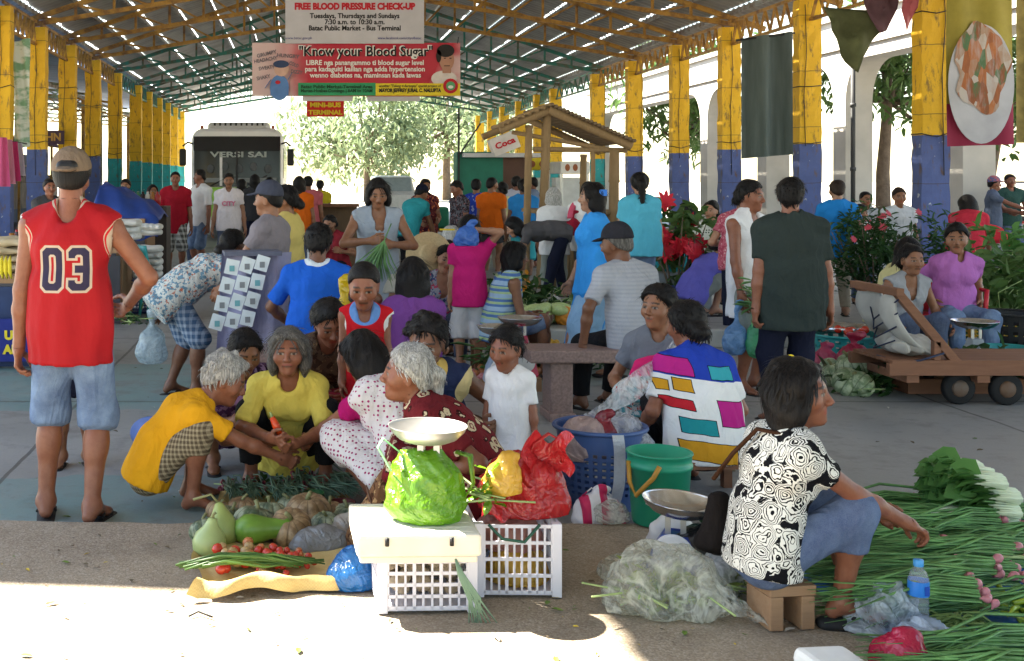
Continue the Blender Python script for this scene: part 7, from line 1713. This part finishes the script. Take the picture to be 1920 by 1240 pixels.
i14 = P('young woman in a grey tee with a pink bag looking left', 1240, 6.75, 1.47, -158, **ST_(.19, lh=(-.02, .20, .30), rh=(.14, .16, .28), lean=6, hunch=6), head=(28, -4, 0), top=fab('heather grey cotton', (.15, .16, .19)), bot=fab('white floral skirt', (.62, .60, .56), 'floral', (.50, .07, .05), (.10, .3, .32), 1.2), bk='skirt', legf=1.35, hk='bun', female=True, skin='m', det=1.1, hs=1.06)
stool('wooden stool under the young woman in grey', (PX(1240, 6.75), 6.78, 0), .34, .20, M_WOODL, 0)
b = bag('bright pink shoulder bag on the lap of the young woman in grey', (PX(1232, 6.5), 6.47, .46), (.33, .16, .22), fab('pink nylon', (.58, .02, .13)), name='shoulder_bag', cat='handbag', seed=101, neck=0, amp=.006)
band(i14, [i14['shs'][1] + V3(-.03, -.03, .065), i14['chest'] + i14['F2'] * .14 + V3(.03, 0, .0), i14['waist'] + i14['F2'] * .18 - V3(.04, 0, .02)], .05, fab('pink nylon strap', (.58, .02, .13)))
F_BLOCK = fab('colour block cotton', (.72, .72, .72), 'rect', kw=[(-.4, .4, .59, .9, (.02, .05, .36)), (-.26, -.02, .60, .68, (.42, .02, .20)), (.06, .20, .60, .66, (.04, .32, .38)), (.06, .22, .38, .50, (.42, .02, .20)), (-.20, -.14, .51, .56, (.55, .27, .02)), (-.12, -.04, .52, .58, (.55, .27, .02)), (-.20, -.06, .44, .48, (.45, .02, .03)), (-.13, .03, .33, .40, (.02, .25, .28)), (-.15, .12, .20, .29, (.55, .27, .02)), (-.4, -.235, .3, .42, (.02, .25, .28)), (-.4, .4, .10, .165, (.015, .03, .22))])
P('woman with a bun in a colour block shirt sitting with her back turned', 1322, 5.95, 1.48, -6, **ST_(.185, lean=12, hunch=14, lh=(-.16, .16, .2), rh=(.14, .2, .2)), head=(-12, 8, 0), top=F_BLOCK, hem=.11, slv=.75, bot=F_BLK, bk='pants', legf=1.8, hk='bun', female=True, fat=1.3, skin='r', det=1.1, hs=1.04)
stool('dark wooden stool under the woman in the colour block shirt', (PX(1322, 5.95), 5.97, 0), .42, .205, M_WOOD, R(4))
i18 = P('woman in a black and white rose blouse sitting on a block stool', 1436, 4.12, 1.41, 86, z0=ZS, **ST_(.185, pel=(0, -.01, .178), lean=6, hunch=14, lf=(-.10, .27, .052), rf=(.04, .17, .062), open_shoe=False, kneeh=((-.12, 1, .9), (.12, 1, .7)), rh=(.06, .40, .215), lh=(-.08, .33, .25), elb=((-.4, -.6, -.6), (.25, -.5, -.9))), head=(33, -3, 0), top=fab('black and white rose print', (.70, .69, .64), 'roses', (.008, .008, .01), sc=1.0), hem=.07, slv=.5, bot=fab('sitting denim', (.035, .06, .15), 'denim', (.09, .14, .26)), bk='pants', legf=1.42, hk='bob', hairlen=.17, female=True, fat=.97, skin='r', curl=(35, 40), det=1.3, palm=(None, (0, -.4, -1)))
band(i18, [i18['shs'][1] + V3(-.02, .0, .062), i18['nb'] - i18['F2'] * .115 - i18['T2'] * .02, i18['chest'] - i18['F2'] * .15 - V3(.05, 0, .02), i18['waist'] - i18['F2'] * .15 - V3(.11, 0, -.04)], .03, fab('brown leather', (.05, .022, .012)))
p_, f_ = solid([cap((-.16, -.10, .24), (-.16, -.10, .40), .05, .02, .02, V3(0, 1, 0), 1.8)], .01, .004, 5); link_mesh('handbag', np_mesh('handbag', p_, f_), fab('black leather', (.012, .010, .010)), i18['root'])
b = MB(); c_ = i18['hc'] - i18['hf'] * .02 + i18['hu'] * .125; b.ball(tuple(c_), .013, 8, 1.5); b.build('hair_clip', T_YEL, i18['root'])
# standing and seated people in the middle
i2 = P('woman in a pale floral blouse bending with a basket in her hand', 335, 8.7, 1.5, 72, lean=52, hunch=14, pel=(0, -.03, .50), lf=(-.07, -.03, .045), rf=(.06, .07, .045), rh=(.05, .30, .27), lh=(-.15, -.05, .40), head=(-15, 5, 0), top=fab('pale floral cotton', (.50, .52, .50), 'floral', (.35, .12, .08), (.12, .22, .3), 1.4), hem=.15, slv=.35, bot=fab('blue plaid cotton', (.06, .11, .20), 'plaid', (.30, .36, .45)), bk='shorts', legf=1.02, hk='bun', female=True, fat=1.2, skin='d')
w = i2['w'](i2['hds'][1]); tub('black basket of greens carried by the bending woman', int(VX + w.x / w.y * FPX), w.y, max(.0, w.z - .50), .17, .28, M_BLACK, True)
greens('herbs filling the basket of the bending woman', (w.x, w.y, max(0, w.z - .50) + .2), (.28, .28, .16), 80, .08, .04, M_L1, 111, group=None)
w = i2['w'](i2['hds'][0]); bag('clear bag of vegetables hanging from the bending woman', (w.x - .10, w.y - .05, max(.02, w.z - .40)), (.24, .2, .34), mat_plastic('clear bluish film', (.5, .6, .66), .7), seed=112, neck=.2)
greens('leaf tips sticking out of the clear bag at the left', (w.x - .26, w.y, w.z - .12), (.2, .12, .12), 40, .09, .02, M_LB, 113, group=None)
i3 = P('vendor in a grey shirt and cap carrying a display of goods', 508, 8.55, 1.57, -65, lh=(-.14, .20, .50), rh=(.10, .22, .52), head=(-6, 0, 0), top=fab('soft grey cotton', (.20, .18, .20)), bot=fab('lavender grey trousers', (.30, .30, .42)), cap_m=fab('slate cap cloth', (.05, .055, .08)), skin='m')
r = empty('goods_display', (PX(467, 8.2), 8.15, .95), 'hanging display of white wristwatch cards carried by the vendor', 'display', None, R(8))
MB().box((0.03, .08, .14), (.40, .22, .03)).build('tray', mat('slate tray', (.10, .11, .16)), r)
for k in range(4):
    for j in range(3):
        o = MB().box((-.12 + .105 * j - .035 * k, -.03 - .012 * k, .05 - .125 * k + .012 * j), (.092, .012, .105), M=Matrix.Rotation(R(12 + (j * 7 + k * 5) % 9), 3, 'Y')).build('watch_card', mat('glossy white card', (.62, .70, .74), .2, .5), r); MB().box((-.12 + .105 * j - .035 * k, -.038 - .012 * k, .04 - .125 * k + .012 * j), (.035, .006, .04)).build('watch', mat('pale grey print', (.2, .22, .24)) if (j + k) % 3 else mat('teal print', (.15, .38, .42)), o)
b = MB(); b.sheet(lambda u, v: (-.18 + .5 * u - .04 * v, .10 + .05 * math.sin(u * 14), .14 - .72 * v), 24, 8); b.build('cloth', fab('lavender cloth', (.28, .28, .42)), r)
P('woman in a pale yellow tee glancing left behind the capped vendor', 540, 9.5, 1.55, -70, head=(-15, 0, 0), top=fab('pale yellow tee', (.56, .44, .14)), bot=F_DEND, legf=1.9, hk='bun', female=True)
i5 = P('man in a bright blue shirt sitting with his back turned', 594, 7.85, 1.6, 4, **ST_(.335, lean=4, hunch=8, lh=(-.12, .18, .37), rh=(.20, .16, .42), elb=((-1.2, -.4, -.3), (1, -.3, -.4))), head=(4, 6, 0), top=lambda i: fab('bright blue cotton', (.015, .10, .50), trims=[(tuple(i['nb'] + V3(0, 0, .02)), .095, (.6, .65, .7))]), slv=.8, bot=F_NAVY, skin='d', fat=1.12, hs=1.08)
bag('yellow plastic bag held by the man in bright blue', (PX(645, 7.6), 7.6, .48), (.30, .2, .42), mat_plastic('yellow bag film', (.66, .48, .02), 1.1), seed=121, neck=.3)
P('woman in a purple top with long black hair seated with her back turned', 772, 7.7, 1.55, 8, **ST_(.22, lean=10, hunch=10), head=(8, 8, 0), top=fab('purple cotton', (.17, .055, .24)), bot=F_DEND, hk='long', hairlen=.3, female=True, fat=1.15, hs=1.08)
P('woman in a floral sleeveless top facing the camera with her head tilted', 822, 10.3, 1.52, 175, **ST_(.22, lean=12, hunch=10), head=(0, 6, -14), top=fab('grey floral print', (.30, .32, .38), 'floral', (.45, .06, .12), (.05, .08, .2), 1.1), tk='strap', bot=F_DEND, hk='bun', female=True, skin='l')
i30 = P('girl in a bright pink shirt holding a blue bag up to her head', 880, 9.8, 1.28, 4, rh=(.04, -.06, .93), lh=(-.13, .02, .42), elb=((-.5, -1, -.2), (1, -.2, .3)), top=fab('bright pink cotton', (.58, .02, .17)), hem=.13, bot=fab('white trousers cloth', (.66, .66, .68)), bk='shorts', legf=1.3, hk='long', hairlen=.2, female=True, skin='l', hs=.95, fat=.93)
bag('translucent blue bag hanging at the head of the girl in pink', (PX(876, 9.5), 9.52, PZ(462, 9.5)), (.20, .16, .17), mat_plastic('translucent blue film', (.06, .20, .62), .85, .2), seed=131, neck=.25, lean=(.02, 0))
P('woman in a striped blue tank top sitting in profile', 930, 9.7, 1.55, 82, **ST_(.235, lh=(-.07, .22, .30), rh=(.07, .24, .30)), head=(4, 2, 0), top=fab('striped blue knit', (.10, .20, .45), 'stripes', (.40, .55, .30), (.35, .5, .65)), tk='tank', bot=F_DEN, bk='pants', legf=1.0, hk='long', hairlen=.22, female=True, skin='m')
stool('small stool under the woman in the striped tank top', (PX(925, 9.7), 9.75, 0), .34, .27, M_WOOD, 0)
i15 = P('man in a grey tee and dark cap sitting on the long stone bench', 1190, 7.9, 1.58, -22, **ST_(.345, lean=8, hunch=12, lh=(-.22, .06, .32), rh=(.16, .2, .38), lf=(-.10, .24, .045), rf=(.08, .28, .045), elb=((-1, -.6, .1), (.6, -1, 0))), head=(-28, 8, 0), top=fab('heather white cotton', (.36, .37, .41), 'stripes', (.32, .33, .37), sc=1.6), slv=.8, bot=F_BLK, cap_m=fab('charcoal cap', (.025, .025, .032)), hair=H_SALT, skin='d', fat=1.1, hs=1.06)
P('woman walking left in a sky blue dress with long black hair', 1122, 9.4, 1.58, -80, lean=3, lf=(-.05, .18, .05), rf=(.05, -.10, .06), lh=(-.13, -.08, .44), rh=(.13, .14, .45), top=fab('sky blue cotton', (.04, .28, .70)), tk='dress', legf=1.5, bot=fab('pale blue cloth', (.25, .42, .62)), bk='skirt', hk='long', hairlen=.2, female=True, fat=1.25, skin='l', flare=.05)
dr = [o for o in bpy.data.objects if o.get('label', '').startswith('woman walking left in a sky blue')][0]
b = MB(); b.box((-.085, -.03, 1.50), (.012, .06, .05)); b.build('hair_clip', mat('blue clip', (.04, .2, .7)), dr)
P('stout man in a black green tee shirt standing with his back turned', 1482, 7.7, 1.62, 3, lh=(-.15, -.03, .44), rh=(.16, .0, .44), head=(18, -2, 0), top=fab('black green cotton', (.028, .038, .036)), hem=.17, slv=.75, bot=F_NAVY, skin='r', fat=1.3, curl=(40, 25))
i20 = P('man in a white tank top carrying two plastic bags', 1400, 8.9, 1.6, 142, lh=(-.13, .04, .44), rh=(.14, .06, .45), head=(-10, 4, 0), top=F_WHT, tk='tank', hem=.2, bot=F_GRS, bk='shorts', legf=1.02, skin='r', fat=1.05)
w = i20['w'](i20['hds'][1])
bag('translucent sky blue bag hanging left of the man in the tank top', (w.x - .06, w.y - .06, w.z - .46), (.17, .13, .36), mat_plastic('sky blue film', (.20, .40, .70), .8), seed=141, neck=.25)
bag('translucent green bag of spring onions held by the man in the tank top', (w.x + .09, w.y - .13, w.z - .46), (.18, .14, .36), mat_plastic('mint film', (.10, .46, .24), .8), seed=142, neck=.25)
greens('spring onion tops above the green bag', (w.x + .07, w.y - .12, w.z - .12), (.1, .08, .22), 40, .14, .014, M_ONL, 143, group=None)
i35 = P('tall long haired person in a grey tank top sorting spring onions', 708, 9.9, 1.62, 176, lh=(-.05, .15, .66), rh=(.06, .17, .68), elb=((-1, -.4, -.4), (1, -.4, -.4)), head=(4, 18, 0), top=fab('silver grey cotton', (.30, .34, .40)), tk='strap', hem=.2, bot=fab('pale shorts', (.50, .48, .42)), bk='shorts', legf=.5, hk='long', hairlen=.24, skin='m', curl=(55, 55))
w = i35['w']((i35['hds'][0] + i35['hds'][1]) / 2); b = MB(); rg = random.Random(4)
for k in range(40): a, c = rg.gauss(0, .07), rg.gauss(0, .04); b.tube([(.08, 0, .16), (.02, -.02, .02), (-.06 + a, -.03 + c, -.16), (-.08 + a * 1.8, -.03 + c, -.30 + rg.gauss(0, .03))], [.005, .006, .005, .002], 5)
o = b.build('spring_onions', M_ONL, None, (w.x, w.y - .06, w.z)); tag(o, 'bunch of spring onions in the hands of the long haired person', 'spring onions')
# sellers behind
P('seller in dark blue floral seated beside the long haired person', 768, 10.9, 1.52, 100, **ST_(.24), head=(0, 4, 0), top=fab('dark floral print', (.03, .05, .09), 'floral', (.2, .25, .3)), bot=F_NAVY, hk='bun', female=True)
P('vendor in a green tee with a yellow headband seated with back turned', 838, 10.3, 1.5, 6, **ST_(.24), top=fab('leaf green cotton', (.03, .25, .07)), bot=F_NAVY, hk='short')
gv = [o for o in bpy.data.objects if o.get('label', '').startswith('vendor in a green tee')][0]
b = MB(); b.box((0, -.105, 1.17), (.13, .012, .014)); b.build('headband', T_YEL, gv); text('In Farming', .05, T_WHT, gv, (0, -.165, .72), (R(90), 0, 0), bold=.003)
P('white haired old woman in a blue floral dress among the sellers', 822, 13, 1.5, 110, **ST_(.26), top=fab('blue floral dress', (.03, .07, .28), 'floral', (.45, .5, .6)), tk='tee', bot=F_NAVY, bk='skirt', legf=1.3, hair=H_GREY, hk='bob', female=True, skin='l')
i28 = P('woman in grey bending over the greens with a red handbag', 1043, 14.4, 1.55, -82, z0=ZI, lean=84, hunch=16, pel=(0, -.05, .52), lf=(-.06, .08, .045), rf=(.06, -.06, .045), lh=(-.12, .42, .16), rh=(.1, .36, .22), head=(0, 30, 0), top=fab('charcoal tee', (.085, .08, .085)), bot=F_NAVY, legf=1.9, hk='long', hairlen=.22, female=True, skin='l', group=None)
bag('dark red handbag behind the bending woman in grey', (PX(1075, 14.3), 14.3, .92), (.22, .14, .26), fab('dark red leather', (.25, .012, .03)), name='handbag', cat='handbag', seed=151, neck=.2)
P('woman in a light blue tee and jeans seen from behind', 1200, 12.1, 1.5, 3, z0=ZI, top=fab('light blue cotton', (.09, .40, .55)), hem=.12, slv=.6, bot=F_DEN, hk='pony', hairlen=.18, female=True, fat=1.35, skin='l', lh=(-.15, .08, .48), rh=(.16, .08, .48))
P('person in violet tee and grey shorts squatting on the walkway edge', 1312, 12.5, 1.55, 70, z0=ZI, **SQ_(lean=30, hunch=20), head=(10, 30, 0), top=fab('violet cotton', (.14, .13, .50)), bot=F_GRS, bk='shorts', legf=.95, hk='bun', skin='l', fat=1.1)
P('woman in a rose patterned tee and dark trousers standing bent', 1385, 11.6, 1.54, 30, lean=10, hunch=10, lh=(-.12, .16, .62), rh=(.12, .16, .62), head=(20, 14, 0), top=fab('rose patterned cotton', (.42, .10, .14), 'floral', (.55, .35, .36), (.3, .05, .08), 1.5), bot=F_NAVY, hk='bun', female=True, fat=1.05, skin='l')
P('woman in a dotted white top looking back over her shoulder', 1335, 14.2, 1.55, 200, z0=ZI, **ST_(.3), head=(25, 0, 0), top=fab('dotted ivory cotton', (.58, .60, .54), 'dots', (.05, .08, .05), sc=.8), bot=F_NAVY, hk='bun', female=True, fat=1.2, skin='l')
P('girl in a white tee reaching towards the left seller', 1312, 14.8, 1.5, -70, z0=ZI, **ST_(.3, lh=(-.1, .4, .52), rh=(.08, .3, .4)), top=F_WHT, bot=F_NAVY, hk='long', female=True, skin='l')
P('teenager in a teal tee with dark trousers seated by the poinsettia', 1255, 13.4, 1.5, 40, z0=ZI, **ST_(.25, lean=25, lh=(-.05, .25, .35), rh=(.1, .28, .3)), head=(0, 25, 0), top=F_TEA, bot=F_NAVY, hk='curly', skin='r')
P('person in a blue polo and khaki trousers seen from behind', 1570, 13.8, 1.6, 5, lh=(-.09, .16, .66), rh=(.13, .10, .55), top=fab('blue polo cotton', (.02, .20, .55)), hem=.12, bot=F_KHA, hk='short', hair=H_BROWN, skin='l')
P('boy with a fringe in white behind the dark shrubs', 1685, 15.5, 1.48, 190, top=fab('white shirt with dark sleeves', (.55, .58, .62)), bot=F_DEND, hk='short', hair=H_BROWN, skin='m')
P('small girl half hidden behind the dark shrubs', 1612, 15.2, 1.25, 170, top=F_WHT, bot=F_DEND, hk='bun', female=True, skin='m', hs=.95)
P('child with cropped hair beyond the dark shrubs', 1622, 18, 1.4, 180, top=F_GRY, bot=F_DEND, hk='crop', skin='m')
i63 = P('young woman in a pink purple tee sitting in the red chair', 1787, 10.15, 1.56, 188, **ST_(.30, lh=(-.13, .02, .36), rh=(.13, .04, .36), lf=(-.1, .22, .045), rf=(.07, .26, .045), lean=4, hunch=8), head=(22, 2, 0), top=fab('pink purple tee', (.40, .14, .42)), slv=.6, bot=F_DEN, hk='bun', female=True, skin='m', hs=1.08)
P('woman vendor in a grey strap top facing the camera', 1688, 10.1, 1.5, 176, **ST_(.22, lh=(-.16, .2, .25), rh=(.16, .2, .25)), head=(0, 2, 0), top=fab('grey strap top', (.30, .31, .33)), tk='strap', bot=F_DEND, hk='bun', female=True, skin='m', hs=1.08)
P('woman vendor in pale yellow resting an arm behind the handcart', 1652, 10.7, 1.55, 100, **ST_(.24, lh=(-.1, .4, .42), rh=(.12, .15, .34), lean=16), head=(8, 14, 0), top=fab('pale yellow tank', (.55, .50, .25)), tk='tank', bot=F_DEND, bk='shorts', legf=.8, hk='long', female=True, skin='m')
P('woman in a red top bending beyond the blue column', 1808, 14.6, 1.55, 40, lean=34, hunch=14, lh=(-.1, .3, .45), rh=(.12, .32, .45), head=(-40, 20, 0), top=fab('rose red cotton', (.55, .035, .06)), hem=.16, slv=.95, bot=F_KHA, hk='bob', female=True, fat=1.25, skin='m')
P('woman in a red top and floral trousers bending near the right edge', 1862, 15.4, 1.5, 15, lean=62, hunch=10, pel=(0, -.04, .5), lh=(-.12, .35, .2), rh=(.12, .35, .2), head=(0, 20, 0), top=fab('scarlet cotton', (.55, .03, .045)), bot=fab('blue floral trousers', (.45, .47, .52), 'floral', (.03, .04, .12), (.25, .2, .3), .8), hk='bun', female=True, fat=1.25)
P('man in a blue grey polo and printed cap reaching right', 1862, 20.5, 1.66, 120, rh=(.08, .3, .66), lh=(-.1, .25, .62), top=fab('blue grey polo', (.09, .11, .16)), bot=F_DEND, cap_m=fab('printed cap', (.35, .12, .14), 'floral', (.1, .12, .25)), skin='r')
P('man in a dark green shirt standing beside the tree trunk', 1893, 21, 1.72, 185, lh=(-.1, .2, .6), rh=(.1, .2, .6), top=fab('dark green shirt', (.03, .07, .06)), bot=F_DEND, skin='r')
# the far crowd
P('man in a dark red tee and plaid shorts walking towards the camera', 329, 19.5, 1.76, 175, lf=(-.06, .05, .045), rf=(.06, -.04, .045), top=fab('dark red tee', (.32, .012, .025)), hem=.15, slv=.8, bot=fab('black and white plaid', (.08, .075, .07), 'plaid', (.5, .5, .48), sc=.6), bk='shorts', legf=1.1, skin='r')
P('man in a white tee and denim shorts turned to the left', 377, 20, 1.8, -130, rh=(.13, .10, .50), head=(30, 0, 0), top=F_WHT, slv=.8, bot=F_DEN, bk='shorts', legf=1.05, skin='r')
i39 = P('woman in a white printed tee and glasses walking forward', 429, 19, 1.72, 178, lh=(-.16, .03, .44), rh=(.16, .03, .44), top=fab('white pink tee', (.64, .58, .60)), bot=F_DEND, hk='bun', female=True, fat=1.1, skin='m')
text('CITY', .1, mat('rose print', (.6, .16, .26)), i39['root'], (0, .165, 1.22), (R(90), 0, R(180)), bold=.004)
P('small child between the red and white shirted men', 366, 21, 1.35, 178, top=F_WHT, bot=F_DEND, hk='short')
for k, (px, y, h_, l_) in enumerate([(453, 24.5, 1.62, 'leftmost of the three dark clad women before the bus'), (478, 23.5, 1.72, 'middle one of the three dark clad women before the bus'), (505, 24, 1.66, 'rightmost of the three dark clad women before the bus')]):
    P(l_, px, y, h_, 5 - 4 * k, top=fab('dark tee %d' % k, (.035, .035, .04) if k != 2 else (.06, .055, .07)), slv=.9, bot=F_NAVY, hk='long', hairlen=.32, female=True, skin='m')
P('woman with very long hair in an orange tee seen from behind', 561, 18.5, 1.66, 2, top=F_ORG, bot=F_DEND, hk='long', hairlen=.4, female=True, skin='m')
P('boy in a salmon pink shirt and grey shorts seen from behind', 578, 20.5, 1.68, 5, top=F_PNK, bot=F_GRS, bk='shorts', legf=.9, skin='m')
P('person in a yellow shirt behind the brown counter', 600, 25, 1.6, 5, top=fab('lemon shirt', (.60, .48, .03)), bot=F_NAVY, skin='m')
P('seated woman in a maroon top at the white table', 634, 16, 1.55, -150, **ST_(.28, lean=16, lh=(-.14, .2, .42), rh=(.1, .2, .42)), head=(0, 14, 0), top=F_MAR, bot=F_NAVY, hk='bun', female=True)
P('person in a teal tee leaning over the green covered table', 764, 17.5, 1.6, 45, lean=24, hunch=8, head=(20, 20, 0), top=F_TEA, bot=F_BLK, hk='short', skin='m', lh=(-.1, .3, .45), rh=(.1, .3, .45), cap_m=F_NAVY)
P('woman in a red floral top standing before the white van', 797, 18.5, 1.62, 170, lh=(-.08, .18, .6), rh=(.1, .18, .58), top=fab('red floral top', (.14, .03, .03), 'floral', (.55, .16, .06), (.05, .01, .02), .9), hem=.16, bot=F_BLK, female=True, hk='bun', fat=1.05, skin='m')
P('man in a dark patterned shirt looking down to the left', 862, 17.5, 1.6, -110, head=(0, 16, 0), top=fab('dark patterned shirt', (.035, .025, .03), 'floral', (.22, .1, .1), (.1, .1, .12), 1.2), bot=F_BLK, skin='r', hk='short')
P('man in a royal blue printed tee seen from behind', 893, 19.2, 1.62, 3, top=fab('royal blue print', (.025, .055, .36), 'floral', (.30, .35, .55), (.03, .06, .4), .7), bot=F_NAVY, bk='shorts', legf=1.0)
P('person in an orange tee and dark shorts turned right', 921, 18.6, 1.65, 30, head=(25, 0, 0), top=F_ORG, bot=F_DGRY, bk='shorts', legf=.6, skin='m', lh=(-.13, 0, .44), rh=(.14, .03, .44))
P('woman in a pale yellow blouse beside the orange tee', 943, 19.4, 1.56, -10, top=fab('ivory yellow blouse', (.56, .52, .28)), bot=F_KHA, hk='bun', female=True)
P('person in a pale lilac tee behind the blue tee', 968, 20, 1.68, 20, top=fab('pale lilac tee', (.50, .50, .60)), bot=F_NAVY, bk='shorts', legf=1., skin='r')
P('woman in an azure tee and aqua shorts seen from behind', 981, 17.8, 1.62, 6, top=fab('azure tee', (.03, .22, .55)), slv=.5, bot=fab('aqua shorts', (.06, .40, .46)), bk='shorts', legf=1.15, hk='bun', female=True, fat=1.1, skin='d')
P('bystander looking left between the bamboo posts', 1000, 21.5, 1.66, -60, top=fab('blue grey tee', (.15, .2, .3)), bot=F_NAVY, hk='short', skin='r')
P('white haired person in a white blouse at the bamboo counter', 1040, 14.9, 1.50, 4, hunch=14, head=(0, 12, 0), lh=(-.12, .12, .5), rh=(.12, .12, .5), top=F_WHT, slv=.5, hem=.12, bot=F_GRS, hair=H_GREY, hk='bob', hairlen=.1, female=True, fat=1.1, skin='r')
i56 = P('person in a white tee with a pink towel over the shoulder', 1098, 14.6, 1.58, 45, lh=(-.12, .1, .45), rh=(.14, .12, .42), head=(25, 16, 0), top=F_WHT, bot=F_DGRY, bk='shorts', legf=1.1, skin='r', hk='short', fat=1.05)
b = MB(); s_ = i56['shs'][0]; b.sheet(lambda u, v: (s_[0] + .05 + .08 * (u - .5), s_[1] - .16 * math.sin((v - .45) * 2.6), s_[2] + .075 - .25 * abs(v - .45) ** 1.5 * 2), 4, 12); o = b.build('towel', fab('pink towel', (.50, .08, .14)), i56['root']); o.modifiers.new('t', 'SOLIDIFY').thickness = .012
P('child head showing behind the blue tarpaulin stall', 236, 20, 1.62, 185, top=F_GRY, bot=F_NAVY, hk='short')
P('seller in black beyond the bottles on the left', 286, 22, 1.5, 160, top=F_BLK, bot=F_NAVY, hk='bob', female=True)
P('person with sunlit face beside the left stall sacks', 92, 16, 1.62, 150, top=F_DGRY, bot=F_NAVY, hk='short', skin='r')
